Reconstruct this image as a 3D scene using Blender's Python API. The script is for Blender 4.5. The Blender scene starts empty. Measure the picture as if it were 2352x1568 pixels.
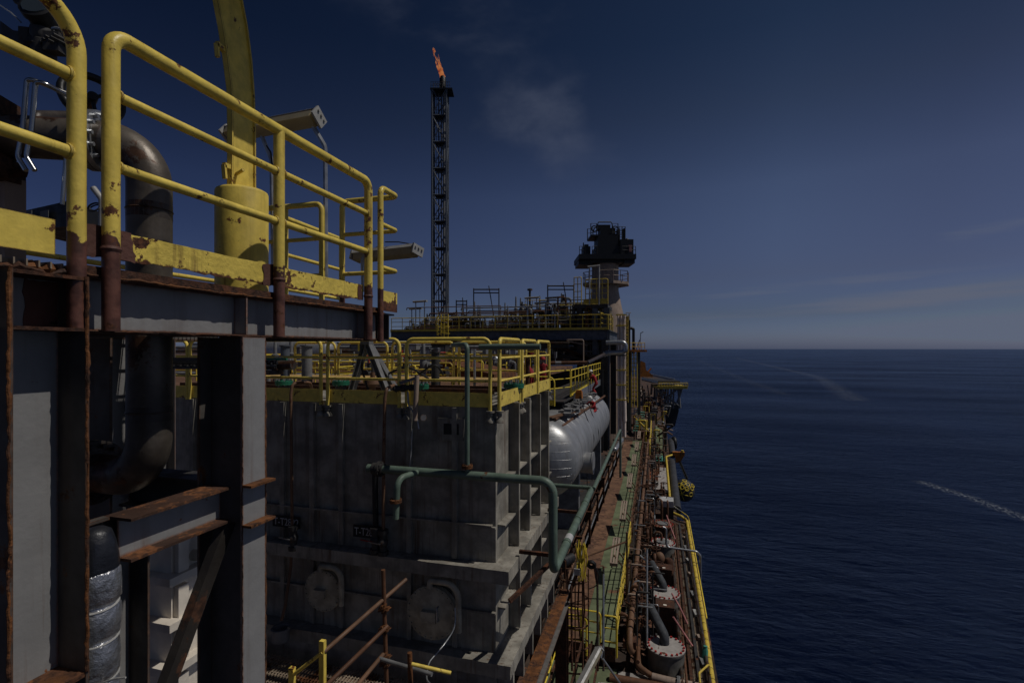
import bpy, math, random
from math import sin, cos, radians, pi, sqrt
from mathutils import Vector, Matrix, noise
R = random.Random(7)
V = Vector
S = bpy.context.scene
C = S.collection
# ------------------------------------------------------------------ camera, sky, sun, exposure
A = radians(15.8)
F, CX, HY = 1176.0, 1176.0, 801.0          # focal length, centre and horizon in units of a 2352-wide frame
cd = bpy.data.cameras.new('camera'); cam = bpy.data.objects.new('camera', cd); C.objects.link(cam)
cam.location = (0, 0, 0); cam.rotation_euler = (pi/2, 0, A)
cd.sensor_width = 36; cd.lens = 18.0; cd.shift_y = 0.0071; cd.clip_start = 0.05; cd.clip_end = 90000
S.camera = cam
SUN_EL, SUN_AZ = radians(58), radians(80)   # azimuth clockwise from +Y
sd = V((sin(SUN_AZ)*cos(SUN_EL), cos(SUN_AZ)*cos(SUN_EL), sin(SUN_EL)))
ld = bpy.data.lights.new('sun', 'SUN'); ld.energy = 5.0; ld.angle = radians(.5); ld.color = (1, .955, .89)
sun = bpy.data.objects.new('sun', ld); C.objects.link(sun)
sun.rotation_euler = (-sd).to_track_quat('-Z', 'Y').to_euler(); sun.location = (40, 10, 60)
S.view_settings.view_transform = 'Standard'; S.view_settings.look = 'None'
S.view_settings.exposure = -1.38; S.view_settings.gamma = 1
S.cycles.max_bounces = 6; S.cycles.diffuse_bounces = 2; S.cycles.glossy_bounces = 3
W = bpy.data.worlds.new('World'); S.world = W; W.use_nodes = True
wn, wl = W.node_tree.nodes, W.node_tree.links
wn.clear()
def N(tree, t, **kw):
    n = tree.nodes.new(t)
    for k, v in kw.items(): setattr(n, k, v)
    return n
T = W.node_tree
out = N(T, 'ShaderNodeOutputWorld'); bg = N(T, 'ShaderNodeBackground')
sky = N(T, 'ShaderNodeTexSky', sky_type='NISHITA', sun_disc=False)
sky.sun_elevation = SUN_EL; sky.sun_rotation = SUN_AZ; sky.altitude = 10
sky.air_density = 1.0; sky.dust_density = .6; sky.ozone_density = 4
gam = N(T, 'ShaderNodeGamma'); gam.inputs[1].default_value = 1.9
tint = N(T, 'ShaderNodeMix', data_type='RGBA', blend_type='MULTIPLY'); tint.inputs[0].default_value = 1
tint.inputs[7].default_value = (.41, .362, .314, 1)
wl.new(sky.outputs[0], gam.inputs[0]); wl.new(gam.outputs[0], tint.inputs[6])
# correction of the clear-sky colour by elevation (polarised, deep blue noon sky), and a cap on the glare round the sun
geo = N(T, 'ShaderNodeNewGeometry'); tcs = N(T, 'ShaderNodeTexCoord'); sxyz = N(T, 'ShaderNodeSeparateXYZ'); wl.new(tcs.outputs['Generated'], sxyz.inputs[0])
rmp = N(T, 'ShaderNodeValToRGB'); er = rmp.color_ramp; er.elements[0].position = 0; er.elements[0].color = (.27, .375, .98, 1)
er.elements[1].position = 1; er.elements[1].color = (.16, .18, .18, 1)
for p_, c_ in ((.02, (.28, .35, .80)), (.06, (.255, .25, .42)), (.13, (.345, .258, .33)), (.28, (.50, .36, .36)), (.40, (.38, .29, .27)), (.5, (.26, .24, .235))):
    e_ = er.elements.new(p_); e_.color = (*c_, 1)
wl.new(sxyz.outputs[2], rmp.inputs[0])
corr = N(T, 'ShaderNodeMix', data_type='RGBA', blend_type='MULTIPLY'); corr.inputs[0].default_value = 1
wl.new(tint.outputs[2], corr.inputs[6]); wl.new(rmp.outputs[0], corr.inputs[7])
# the polarised band: darkest away from the sun, paler across the view
mxr = N(T, 'ShaderNodeMapRange'); mxr.inputs[1].default_value = -1; mxr.inputs[2].default_value = 1; wl.new(sxyz.outputs[0], mxr.inputs[0])
rm2 = N(T, 'ShaderNodeValToRGB'); er = rm2.color_ramp; er.elements[0].position = .12; er.elements[0].color = (.40, .40, .44, 1); er.elements[1].position = .80; er.elements[1].color = (.58, .52, .47, 1)
for p_, c_ in ((.39, (.70, .65, .60)), (.60, (.80, .74, .63)), (.70, (.64, .57, .50))):
    e_ = er.elements.new(p_); e_.color = (*c_, 1)
wl.new(mxr.outputs[0], rm2.inputs[0])
m2x = N(T, 'ShaderNodeVectorMath', operation='SCALE'); m2x.inputs['Scale'].default_value = 2.0; wl.new(rm2.outputs[0], m2x.inputs[0])
zfr = N(T, 'ShaderNodeMapRange', interpolation_type='SMOOTHSTEP'); zfr.inputs[1].default_value = .03; zfr.inputs[2].default_value = .24; wl.new(sxyz.outputs[2], zfr.inputs[0])
pmx = N(T, 'ShaderNodeMix', data_type='RGBA'); pmx.inputs[6].default_value = (1, 1, 1, 1); wl.new(zfr.outputs[0], pmx.inputs[0]); wl.new(m2x.outputs[0], pmx.inputs[7])
corr2 = N(T, 'ShaderNodeMix', data_type='RGBA', blend_type='MULTIPLY'); corr2.inputs[0].default_value = 1; wl.new(corr.outputs[2], corr2.inputs[6]); wl.new(pmx.outputs[2], corr2.inputs[7]); corr = corr2
cap = N(T, 'ShaderNodeVectorMath', operation='MINIMUM'); cap.inputs[1].default_value = (2.5, 3.0, 4.3); wl.new(corr.outputs[2], cap.inputs[0])
# thin cirrus high in the sky, by direction
tc = N(T, 'ShaderNodeTexCoord')
def cloud(loc, scl, nscale, lo, hi, centre, radius, det=5, rz=0., tilt=0.):
    mp = N(T, 'ShaderNodeMapping'); mp.inputs[1].default_value = loc; mp.inputs[3].default_value = scl; mp.inputs[2].default_value = (0, 0, rz)
    wl.new(tc.outputs['Generated'], mp.inputs[0])
    nz = N(T, 'ShaderNodeTexNoise'); nz.inputs['Scale'].default_value = nscale; nz.inputs['Detail'].default_value = det; nz.inputs['Roughness'].default_value = .58
    nz.inputs['Distortion'].default_value = .15
    wl.new(mp.outputs[0], nz.inputs[0])
    mr = N(T, 'ShaderNodeMapRange', interpolation_type='SMOOTHSTEP'); mr.inputs[1].default_value = lo; mr.inputs[2].default_value = hi
    wl.new(nz.outputs[0], mr.inputs[0])
    m2 = N(T, 'ShaderNodeMapping'); wl.new(tc.outputs['Generated'], m2.inputs[0])
    # elliptical patch round a direction
    sub = N(T, 'ShaderNodeVectorMath', operation='SUBTRACT'); sub.inputs[1].default_value = centre
    wz = N(T, 'ShaderNodeTexNoise'); wz.inputs['Scale'].default_value = nscale*1.3; wz.inputs['Detail'].default_value = 5; wl.new(mp.outputs[0], wz.inputs[0])
    wo = N(T, 'ShaderNodeVectorMath', operation='SUBTRACT'); wo.inputs[1].default_value = (.5, .5, .5); wl.new(wz.outputs['Color'], wo.inputs[0])
    wm = N(T, 'ShaderNodeVectorMath', operation='MULTIPLY'); wm.inputs[1].default_value = [q*1.7 for q in radius]; wl.new(wo.outputs[0], wm.inputs[0])
    wa = N(T, 'ShaderNodeVectorMath', operation='ADD'); wl.new(tc.outputs['Generated'], wa.inputs[0]); wl.new(wm.outputs[0], wa.inputs[1])
    wl.new(wa.outputs[0], sub.inputs[0])
    if tilt:
        sx_ = N(T, 'ShaderNodeSeparateXYZ'); wl.new(sub.outputs[0], sx_.inputs[0])
        tm = N(T, 'ShaderNodeMath', operation='MULTIPLY'); tm.inputs[1].default_value = -tilt; wl.new(sx_.outputs[0], tm.inputs[0])
        ta = N(T, 'ShaderNodeMath', operation='ADD'); wl.new(tm.outputs[0], ta.inputs[0]); wl.new(sx_.outputs[2], ta.inputs[1])
        cx_ = N(T, 'ShaderNodeCombineXYZ'); wl.new(sx_.outputs[0], cx_.inputs[0]); wl.new(sx_.outputs[1], cx_.inputs[1]); wl.new(ta.outputs[0], cx_.inputs[2]); sub = cx_
    dv = N(T, 'ShaderNodeVectorMath', operation='DIVIDE'); dv.inputs[1].default_value = radius
    wl.new(sub.outputs[0], dv.inputs[0])
    ln = N(T, 'ShaderNodeVectorMath', operation='LENGTH'); wl.new(dv.outputs[0], ln.inputs[0])
    fr = N(T, 'ShaderNodeMapRange', interpolation_type='SMOOTHSTEP'); fr.inputs[1].default_value = 1; fr.inputs[2].default_value = .15
    wl.new(ln.outputs['Value'], fr.inputs[0])
    mu = N(T, 'ShaderNodeMath', operation='MULTIPLY'); wl.new(mr.outputs[0], mu.inputs[0]); wl.new(fr.outputs[0], mu.inputs[1])
    return mu
def ray(px, py):
    u = (px-CX)/F; v = (HY-py)/F
    return V((u*cos(A)-sin(A), u*sin(A)+cos(A), v))
def dirn(px, py): return ray(px, py).normalized()
cl = []
for (c, r_, scl, ns, lo, hi, k, tl) in (
    ((1225, 275), (.17, .17, .12), (1, 1, 1.6), 5.5, .28, .74, .34, -.5),
    ((1060, 70), (.24, .24, .12), (1, 1, 2.2), 5.0, .36, .75, .22, -.3),
    ((1870, 657), (.24, .40, .011), (1.2, 1.2, 16), 3.0, .28, .58, .55, .055),
    ((2120, 683), (.38, .60, .017), (1, 1, 16), 2.6, .22, .56, .60, .075),
    ((2330, 665), (.24, .40, .028), (1, 1, 12), 2.2, .22, .60, .42, .06),
    ((1800, 717), (.30, .40, .012), (1.2, 1.2, 16), 3.2, .30, .60, .34, .03),
    ((1500, 680), (.07, .10, .008), (1, 1, 14), 5, .30, .6, .22, .0),
    ((2330, 520), (.12, .18, .016), (1, 1, 10), 5, .36, .7, .3, .15)):
    m = cloud((R.random()*9, R.random()*9, R.random()*9), scl, ns, lo, hi, dirn(*c), r_, tilt=tl)
    mm = N(T, 'ShaderNodeMath', operation='MULTIPLY'); mm.inputs[1].default_value = k; wl.new(m.outputs[0], mm.inputs[0]); cl.append(mm)
acc = cl[0]
for m in cl[1:]:
    ad = N(T, 'ShaderNodeMath', operation='ADD'); wl.new(acc.outputs[0], ad.inputs[0]); wl.new(m.outputs[0], ad.inputs[1]); acc = ad
cmx = N(T, 'ShaderNodeMix', data_type='RGBA'); wl.new(acc.outputs[0], cmx.inputs[0]); wl.new(cap.outputs[0], cmx.inputs[6])
cmx.inputs[7].default_value = (2.5, 2.85, 4.0, 1)
wl.new(cmx.outputs[2], bg.inputs[0]); bg.inputs[1].default_value = .11
wl.new(bg.outputs[0], out.inputs[0])

# ------------------------------------------------------------------ geometry helpers
def onX(px, py, X): r = ray(px, py); return r*(X/r.x)
def onY(px, py, Y): r = ray(px, py); return r*(Y/r.y)
def onZ(px, py, Z): r = ray(px, py); return r*(Z/r.z)
def at(px, py, zc): return ray(px, py)*zc
def fillet(path, r, n=5):
    path = [V(p) for p in path]
    if r <= 0 or len(path) < 3: return path
    o = [path[0]]
    for i in range(1, len(path)-1):
        p0, p, p1 = path[i-1], path[i], path[i+1]
        a = (p0-p); b = (p1-p); la, lb = a.length, b.length
        if la < 1e-6 or lb < 1e-6: continue
        a /= la; b /= lb
        ang = a.angle(b)
        if ang > pi-.02: o.append(p); continue
        d = min(r/math.tan(ang/2), la*.48, lb*.48); rr = d*math.tan(ang/2)
        cdir = (a+b).normalized(); cc = p+cdir*(rr/sin(ang/2))
        s, e = p+a*d-cc, p+b*d-cc
        tot = s.angle(e)
        ax = s.cross(e).normalized()
        for k in range(n+1): o.append(cc+Matrix.Rotation(tot*k/n, 3, ax) @ s)
    o.append(path[-1]); return o
def frame(d):
    d = d.normalized(); up = V((0, 0, 1)) if abs(d.z) < .95 else V((0, 1, 0))
    x = d.cross(up).normalized(); return x, x.cross(d).normalized()
class MB:
    def __init__(s): s.v = []; s.f = []
    def add(s, vs, fs):
        b = len(s.v); s.v += [V(p) for p in vs]; s.f += [tuple(i+b for i in f) for f in fs]; return s
    def box(s, x0, x1, y0, y1, z0, z1):
        return s.add([(x0, y0, z0), (x1, y0, z0), (x1, y1, z0), (x0, y1, z0), (x0, y0, z1), (x1, y0, z1), (x1, y1, z1), (x0, y1, z1)],
                     [(3, 2, 1, 0), (4, 5, 6, 7), (0, 1, 5, 4), (1, 2, 6, 5), (2, 3, 7, 6), (3, 0, 4, 7)])
    def obox(s, c, a, b, d):
        c, a, b, d = V(c), V(a), V(b), V(d)
        if a.cross(b).dot(d) < 0: a = -a
        return s.add([c-a-b-d, c+a-b-d, c+a+b-d, c-a+b-d, c-a-b+d, c+a-b+d, c+a+b+d, c-a+b+d],
                     [(3, 2, 1, 0), (4, 5, 6, 7), (0, 1, 5, 4), (1, 2, 6, 5), (2, 3, 7, 6), (3, 0, 4, 7)])
    def bar(s, p0, p1, w, h, side=None):
        p0, p1 = V(p0), V(p1); d = p1-p0
        x, u = frame(d)
        if side is not None:
            side = V(side); x = (side-d.normalized()*side.dot(d.normalized())).normalized(); u = x.cross(d.normalized())
        return s.obox((p0+p1)/2, x*(w/2), d/2, u*(h/2))
    def ibeam(s, p0, p1, w, h, t=.015, side=None):
        p0, p1 = V(p0), V(p1); d = (p1-p0).normalized()
        x, u = frame(d)
        if side is not None:
            side = V(side); x = (side-d*side.dot(d)).normalized(); u = x.cross(d)
        o = u*(h/2-t/2)
        s.bar(p0+o, p1+o, w, t, x); s.bar(p0-o, p1-o, w, t, x); s.bar(p0, p1, t*.8, h-2*t, x); return s
    def tube(s, path, r, n=10, bend=0, cap=True, seg=5):
        pts = fillet(path, bend, seg)
        if len(pts) < 2: return s
        rs = r if isinstance(r, (list, tuple)) else [r]*len(pts)
        d = (pts[1]-pts[0]).normalized(); x, y = frame(d)
        vs = []; fs = []; m = len(pts)
        for i, p in enumerate(pts):
            if 0 < i < m-1: nd = ((pts[i+1]-p).normalized()+(p-pts[i-1]).normalized())
            elif i == 0: nd = pts[1]-p
            else: nd = p-pts[i-1]
            if nd.length < 1e-9: nd = d
            nd = nd.normalized(); q = d.rotation_difference(nd); x = q @ x; y = q @ y; d = nd
            k = 1.
            if 0 < i < m-1:
                a = (p-pts[i-1]).normalized().dot(nd); k = 1/max(.6, a)
            for j in range(n):
                t = 2*pi*j/n; vs.append(p+(x*cos(t)+y*sin(t))*rs[i]*(k if n < 5 else 1))
        for i in range(m-1):
            for j in range(n):
                j2 = (j+1) % n; fs.append((i*n+j, i*n+j2, (i+1)*n+j2, (i+1)*n+j))
        if cap: fs.append(tuple(range(n-1, -1, -1))); fs.append(tuple((m-1)*n+j for j in range(n)))
        return s.add(vs, fs)
    def cyl(s, p0, p1, r, n=16): return s.tube([p0, p1], r, n)
    def lathe(s, o, axis, prof, n=20):
        o = V(o); d = V(axis).normalized(); x, y = frame(d); vs = []; fs = []
        for (r, z) in prof:
            for j in range(n):
                t = 2*pi*j/n; vs.append(o+d*z+(x*cos(t)+y*sin(t))*max(r, 1e-4))
        for i in range(len(prof)-1):
            for j in range(n):
                j2 = (j+1) % n; fs.append((i*n+j, i*n+j2, (i+1)*n+j2, (i+1)*n+j))
        fs.append(tuple(range(n-1, -1, -1))); fs.append(tuple((len(prof)-1)*n+j for j in range(n)))
        return s.add(vs, fs)
    def torus(s, c, axis, Rr, r, n=20, m=8):
        c = V(c); d = V(axis).normalized(); x, y = frame(d); vs = []; fs = []
        for i in range(n):
            a = 2*pi*i/n; q = x*cos(a)+y*sin(a)
            for j in range(m):
                b = 2*pi*j/m; vs.append(c+q*(Rr+r*cos(b))+d*(r*sin(b)))
        for i in range(n):
            for j in range(m):
                i2, j2 = (i+1) % n, (j+1) % m; fs.append((i*m+j, i2*m+j, i2*m+j2, i*m+j2))
        return s.add(vs, fs)
    def prism(s, poly, ex):
        ex = V(ex); poly = [V(p) for p in poly]; n = len(poly)
        nm = V((0, 0, 0))
        for i in range(n): nm += (poly[i]-poly[0]).cross(poly[(i+1) % n]-poly[0])
        if nm.dot(ex) > 0: poly = poly[::-1]
        vs = poly+[p+ex for p in poly]
        fs = [tuple(range(n)), tuple(range(2*n-1, n-1, -1))]+[((i+1) % n, i, i+n, (i+1) % n+n) for i in range(n)]
        return s.add(vs, fs)
    def sphere(s, c, r, n=14, m=8, sq=(1, 1, 1)):
        vs = []; fs = []; c = V(c)
        for i in range(m+1):
            a = pi*i/m
            for j in range(n):
                b = 2*pi*j/n; vs.append(c+V((sin(a)*cos(b)*sq[0], sin(a)*sin(b)*sq[1], cos(a)*sq[2]))*r)
        for i in range(m):
            for j in range(n):
                j2 = (j+1) % n; fs.append((i*n+j, (i+1)*n+j, (i+1)*n+j2, i*n+j2))
        return s.add(vs, fs)
    def build(s, name, mat, parent=None, loc=None, ang=40, jit=0):
        org = V((0, 0, 0))
        if parent is not None: org = V(parent.get('_o', (0, 0, 0)))
        elif loc is not None: org = V(loc)
        else:
            lo = [min(p[i] for p in s.v) for i in range(3)]; hi = [max(p[i] for p in s.v) for i in range(3)]
            org = V(((lo[0]+hi[0])/2, (lo[1]+hi[1])/2, lo[2]))
        vv = [p-org for p in s.v]
        if jit: vv = [p+V(noise.noise_vector(p*9))*jit for p in vv]
        me = bpy.data.meshes.new(name); me.from_pydata([tuple(p) for p in vv], [], s.f); me.update()
        me.shade_smooth(); me.set_sharp_from_angle(angle=radians(ang))
        me.materials.append(MAT[mat] if isinstance(mat, str) else mat)
        o = bpy.data.objects.new(name, me); C.objects.link(o)
        if parent is not None: o.parent = parent
        else: o.location = org
        o['_o'] = tuple(org)
        return o
def tag(o, label=None, cat=None, group=None, kind=None):
    if label: o['label'] = label
    if cat: o['category'] = cat
    if group: o['group'] = group
    if kind: o['kind'] = kind
    return o
def thing(name, label, cat, loc, group=None):
    o = bpy.data.objects.new(name, None); C.objects.link(o); o.location = loc; o['_o'] = tuple(loc); o.empty_display_size = .2
    return tag(o, label, cat, group)
def copy_of(root, loc, rz=0, label=None, scale=1, group=None):
    def cp(o, par):
        c = o.copy(); C.objects.link(c); c.parent = par
        for ch in o.children: cp(ch, c)
        return c
    c = cp(root, None); c.location = loc; c.rotation_euler = (0, 0, rz); c.scale = (scale, scale, scale)
    if label: c['label'] = label
    if group: c['group'] = group
    return c
# ------------------------------------------------------------------ materials
MAT = {}
def paint(name, col, rough=.5, metal=0., rust=0., rscale=3., rcol=(.09, .035, .014), edge=0., dirt=.35, dscale=4., bump=.15, bscale=40., streak=0., zrust=None, zcol=(.15, .062, .042), zn=.12, spec=.4, znoise=7., runs=0., runcol=(.11, .045, .018)):
    m = bpy.data.materials.new(name); m.use_nodes = True; t = m.node_tree; L = t.links
    b = t.nodes['Principled BSDF']; b.inputs['Roughness'].default_value = rough; b.inputs['Metallic'].default_value = metal
    b.inputs['Specular IOR Level'].default_value = spec
    tc = N(t, 'ShaderNodeTexCoord')
    def nz(scale, det=4, vec=None, ro=.6):
        n = N(t, 'ShaderNodeTexNoise'); n.inputs['Scale'].default_value = scale; n.inputs['Detail'].default_value = det; n.inputs['Roughness'].default_value = ro
        L.new(vec if vec else tc.outputs['Object'], n.inputs[0]); return n.outputs[0]
    def mr(src, lo, hi, a=0., c=1.):
        n = N(t, 'ShaderNodeMapRange', interpolation_type='SMOOTHSTEP')
        for i, v in ((1, lo), (2, hi), (3, a), (4, c)): n.inputs[i].default_value = v
        L.new(src, n.inputs[0]); return n.outputs[0]
    def mixc(f, a, c):
        n = N(t, 'ShaderNodeMix', data_type='RGBA')
        if isinstance(f, float): n.inputs[0].default_value = f
        else: L.new(f, n.inputs[0])
        for i, v in ((6, a), (7, c)):
            if isinstance(v, tuple): n.inputs[i].default_value = (*v, 1) if len(v) == 3 else v
            else: L.new(v, n.inputs[i])
        return n.outputs[2]
    def mth(op, a, c):
        n = N(t, 'ShaderNodeMath', operation=op)
        for i, v in ((0, a), (1, c)):
            if isinstance(v, (int, float)): n.inputs[i].default_value = v
            else: L.new(v, n.inputs[i])
        return n.outputs[0]
    dark = tuple(c*(1-dirt) for c in col)
    cur = mixc(mr(nz(dscale, 6), .35, .68), dark, col)
    if streak:
        mp = N(t, 'ShaderNodeMapping'); mp.inputs[3].default_value = (1, 1, .06); L.new(tc.outputs['Object'], mp.inputs[0])
        cur = mixc(mth('MULTIPLY', mr(nz(9, 5, mp.outputs[0]), .5, .72), streak), cur, tuple(c*.35+rcol[i]*.3 for i, c in enumerate(col)))
    if runs:
        mp2 = N(t, 'ShaderNodeMapping'); mp2.inputs[3].default_value = (1, 1, .035); L.new(tc.outputs['Object'], mp2.inputs[0])
        patch = mr(nz(.9, 3), .45, .62); run = mr(nz(11, 6, mp2.outputs[0], .7), .52, .66)
        cur = mixc(mth('MULTIPLY', mth('MULTIPLY', patch, run), runs), cur, runcol)
    masks = []
    if rust: masks.append(mr(nz(rscale, 8, ro=.68), .72-rust*.5, .75-rust*.5))
    if edge:
        bv = N(t, 'ShaderNodeBevel', samples=4); bv.inputs[0].default_value = edge
        ge = N(t, 'ShaderNodeNewGeometry')
        dp = N(t, 'ShaderNodeVectorMath', operation='DOT_PRODUCT'); L.new(bv.outputs[0], dp.inputs[0]); L.new(ge.outputs['Normal'], dp.inputs[1])
        e = mth('SUBTRACT', 1., dp.outputs['Value'])
        e2 = mth('ADD', e, mth('MULTIPLY', mth('SUBTRACT', nz(14, 6), .5), .5))
        masks.append(mth('MULTIPLY', mr(e2, .03, .10), mr(e, .004, .03)))
    if zrust is not None:
        sp = N(t, 'ShaderNodeSeparateXYZ'); L.new(tc.outputs['Object'], sp.inputs[0])
        z = mth('ADD', sp.outputs[2], mth('MULTIPLY', mth('SUBTRACT', nz(znoise, 6), .5), zn*2))
        zm = mr(z, zrust+.006, zrust-.006)
        cur = mixc(zm, cur, mixc(mr(nz(9, 6), .42, .6), tuple(c*.5 for c in zcol), zcol))
    for k in masks:
        rc = mixc(mr(nz(rscale*6, 5), .3, .7), tuple(c*.35 for c in rcol), tuple(min(1, c*1.7) for c in rcol))
        cur = mixc(k, cur, rc)
    L.new(cur, b.inputs['Base Color'])
    if bump:
        bp = N(t, 'ShaderNodeBump'); bp.inputs['Strength'].default_value = bump; bp.inputs['Distance'].default_value = .02
        L.new(nz(bscale, 5), bp.inputs['Height']); L.new(bp.outputs[0], b.inputs['Normal'])
    if metal == 0:
        rr = mr(nz(7, 4), .3, .7, max(.05, rough-.12), min(1, rough+.15)); L.new(rr, b.inputs['Roughness'])
    MAT[name] = m; return m
YEL = (.88, .66, .12)
paint('yellow', YEL, .48, rust=.23, rscale=6, edge=.008, dirt=.22, dscale=9, bump=.10, bscale=55, streak=.3, rcol=(.12, .045, .016), runs=.6)
paint('yellow_post', YEL, .42, rust=.27, rscale=6, rcol=(.12, .045, .016), dirt=.22, dscale=9, bump=.12, bscale=55, streak=.3, runs=.7, zrust=.16, zn=.16)
paint('yellow_toe', YEL, .5, rust=.31, rscale=8, dirt=.25, dscale=8, bump=.4, bscale=26, runs=.8, zrust=.088, zcol=(.14, .05, .018), zn=.045, znoise=16)
paint('yellow_far', (.72, .52, .07), .5, rust=.22, rscale=4, dirt=.35, bump=0)
paint('yellow_bright', (.86, .64, .06), .5, rust=.1, rscale=3, dirt=.2, bump=0)
paint('yellow_rope', (.7, .52, .05), .6, dirt=.3, bump=0)
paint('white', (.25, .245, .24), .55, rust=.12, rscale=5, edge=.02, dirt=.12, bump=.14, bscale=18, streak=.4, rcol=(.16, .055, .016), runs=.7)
paint('white_dirty', (.16, .15, .14), .6, rust=.12, rscale=2.5, edge=.012, dirt=.3, bump=.15, bscale=18, streak=.6, rcol=(.13, .045, .015))
paint('flange_brown', (.095, .085, .075), .6, rust=.2, rscale=4, rcol=(.10, .04, .015), edge=.015, dirt=.35, bump=.12, bscale=20, streak=.6)
paint('brace_dark', (.028, .022, .017), .7, rust=.25, rscale=3, rcol=(.06, .025, .012), dirt=.4, bump=.2)
paint('flange_rust', (.075, .034, .019), .8, rust=.4, rscale=5, rcol=(.13, .05, .018), dirt=.5, bump=.5, bscale=25)
paint('tan_bright', (.85, .70, .61), .55, rust=.02, dirt=.15, bump=0)
paint('drum_grey', (.12, .115, .105), .7, rust=.1, dirt=.4, bump=.2, streak=.4)
paint('manhole_coat', (.46, .41, .31), .85, rust=.04, dirt=.4, dscale=4, bump=.35, bscale=22)
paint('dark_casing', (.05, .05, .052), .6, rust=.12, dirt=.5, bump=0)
paint('rust', (.12, .045, .02), .85, rust=.5, rscale=6, rcol=(.05, .02, .01), dirt=.6, dscale=7, bump=.6, bscale=30)
paint('rust_orange', (.20, .075, .022), .85, rust=.4, rscale=5, rcol=(.07, .028, .012), dirt=.55, dscale=8, bump=.6, bscale=28)
paint('primer', (.12, .05, .036), .7, rust=.2, rscale=8, rcol=(.03, .014, .01), dirt=.3, bump=.3)
paint('grey_coat', (.34, .315, .265), .85, rust=.04, rscale=1.4, rcol=(.13, .07, .04), dirt=.5, dscale=2.2, bump=.35, bscale=22, streak=.85, runs=.75, runcol=(.10, .055, .03))
paint('grey_steel', (.20, .20, .20), .6, rust=.12, rscale=3, dirt=.4, bump=.1)
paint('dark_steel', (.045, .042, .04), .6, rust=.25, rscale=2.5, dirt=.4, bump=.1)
paint('blue_steel', (.10, .115, .14), .55, rust=.08, dirt=.4, bump=0)
paint('elbow_grey', (.055, .06, .068), .75, rust=.06, dirt=.4, bump=.1)
paint('black', (.012, .012, .013), .5, dirt=.3, bump=0)
paint('black_wrap', (.016, .017, .022), .35, dirt=.3, bump=.5, bscale=9, spec=.6)
paint('bare_pipe', (.16, .135, .11), .42, metal=.35, rust=.34, rscale=2.2, rcol=(.07, .035, .02), dirt=.6, dscale=3, bump=.12, bscale=24, streak=.5)
paint('dark_pipe', (.085, .07, .06), .42, metal=.25, rust=.4, rscale=3, rcol=(.06, .028, .014), dirt=.5, bump=.2)
paint('rust_pipe', (.15, .065, .03), .7, rust=.3, rscale=3, rcol=(.07, .03, .014), dirt=.5, dscale=3, bump=.2)
paint('brown_pipe', (.19, .10, .055), .65, rust=.3, rscale=2, rcol=(.09, .035, .015), dirt=.4, dscale=2, bump=.1)
paint('galv', (.45, .46, .47), .38, metal=.7, rust=.05, dirt=.35, dscale=9, bump=.05)
paint('lamp_shell', (.40, .39, .37), .45, rust=.05, dirt=.3, bump=.05)
paint('lamp_diff', (.50, .46, .34), .3, dirt=.25, dscale=3, bump=0)
paint('chrome', (.55, .55, .54), .25, metal=1., dirt=.3, bump=0)
paint('silver', (.40, .405, .41), .42, metal=.5, rust=.06, rscale=.8, rcol=(.25, .17, .10), dirt=.25, dscale=1.3, bump=.5, bscale=2.6, streak=.5, runs=.5, runcol=(.30, .20, .12))
paint('foil', (.62, .62, .63), .28, metal=.8, dirt=.4, dscale=14, bump=.9, bscale=16)
paint('green_pipe', (.125, .175, .135), .5, rust=.14, rscale=4, dirt=.3, bump=.1)
paint('green_flange', (.02, .17, .095), .5, rust=.1, dirt=.4, bump=0)
paint('green_deck', (.16, .19, .10), .75, rust=.26, rscale=.9, rcol=(.13, .065, .035), dirt=.4, dscale=1.2, bump=.1)
paint('teal', (.07, .30, .22), .6, rust=.1, dirt=.3, bump=0)
paint('rust_deck', (.22, .115, .065), .85, rust=.42, rscale=1.1, rcol=(.11, .055, .033), dirt=.5, dscale=2, bump=.3, bscale=10)
paint('main_deck', (.07, .045, .032), .85, rust=.4, rscale=1.2, rcol=(.11, .05, .028), dirt=.6, dscale=2, bump=.3, bscale=8)
paint('tan', (.36, .27, .21), .6, rust=.06, rscale=1, dirt=.25, dscale=1.5, bump=0, streak=.6)
paint('cream', (.78, .70, .59), .6, rust=.06, rscale=3, dirt=.2, bump=.1, streak=.3)
paint('frp', (.60, .40, .15), .7, dirt=.35, dscale=6, bump=.2, bscale=30)
paint('plate_white', (.42, .39, .36), .6, rust=.25, rscale=3, dirt=.35, dscale=3, bump=.1)
paint('red', (.42, .025, .02), .6, dirt=.3, bump=0)
paint('red_cloth', (.33, .016, .02), .85, dirt=.4, dscale=7, bump=.3, bscale=14)
paint('pink_hose', (.50, .20, .19), .55, dirt=.3, bump=0)
paint('skin', (.32, .19, .13), .6, dirt=.2, bump=0)
paint('helmet', (.72, .70, .66), .35, dirt=.15, bump=0)
paint('orange', (.50, .17, .02), .6, rust=.3, rscale=2, dirt=.4, bump=0)
paint('orange_deck', (.40, .12, .05), .8, rust=.3, dirt=.4, bump=0)
paint('rubber', (.045, .045, .048), .6, dirt=.4, dscale=1.5, bump=.2, bscale=6)
paint('grating', (.36, .28, .20), .6, metal=0., rust=.4, rscale=2, dirt=.4, bump=0)
paint('sign_black', (.008, .008, .009), .6, dirt=.2, bump=0)
paint('sign_white', (.5, .5, .5), .6, dirt=.2, bump=0)
paint('blue_cloth', (.03, .06, .14), .8, dirt=.3, bump=0)
m = MAT['lamp_diff']; t = m.node_tree; L = t.links; tl_ = N(t, 'ShaderNodeBsdfTranslucent'); tl_.inputs[0].default_value = (.75, .62, .36, 1); mx = N(t, 'ShaderNodeMixShader'); mx.inputs[0].default_value = .55
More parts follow.
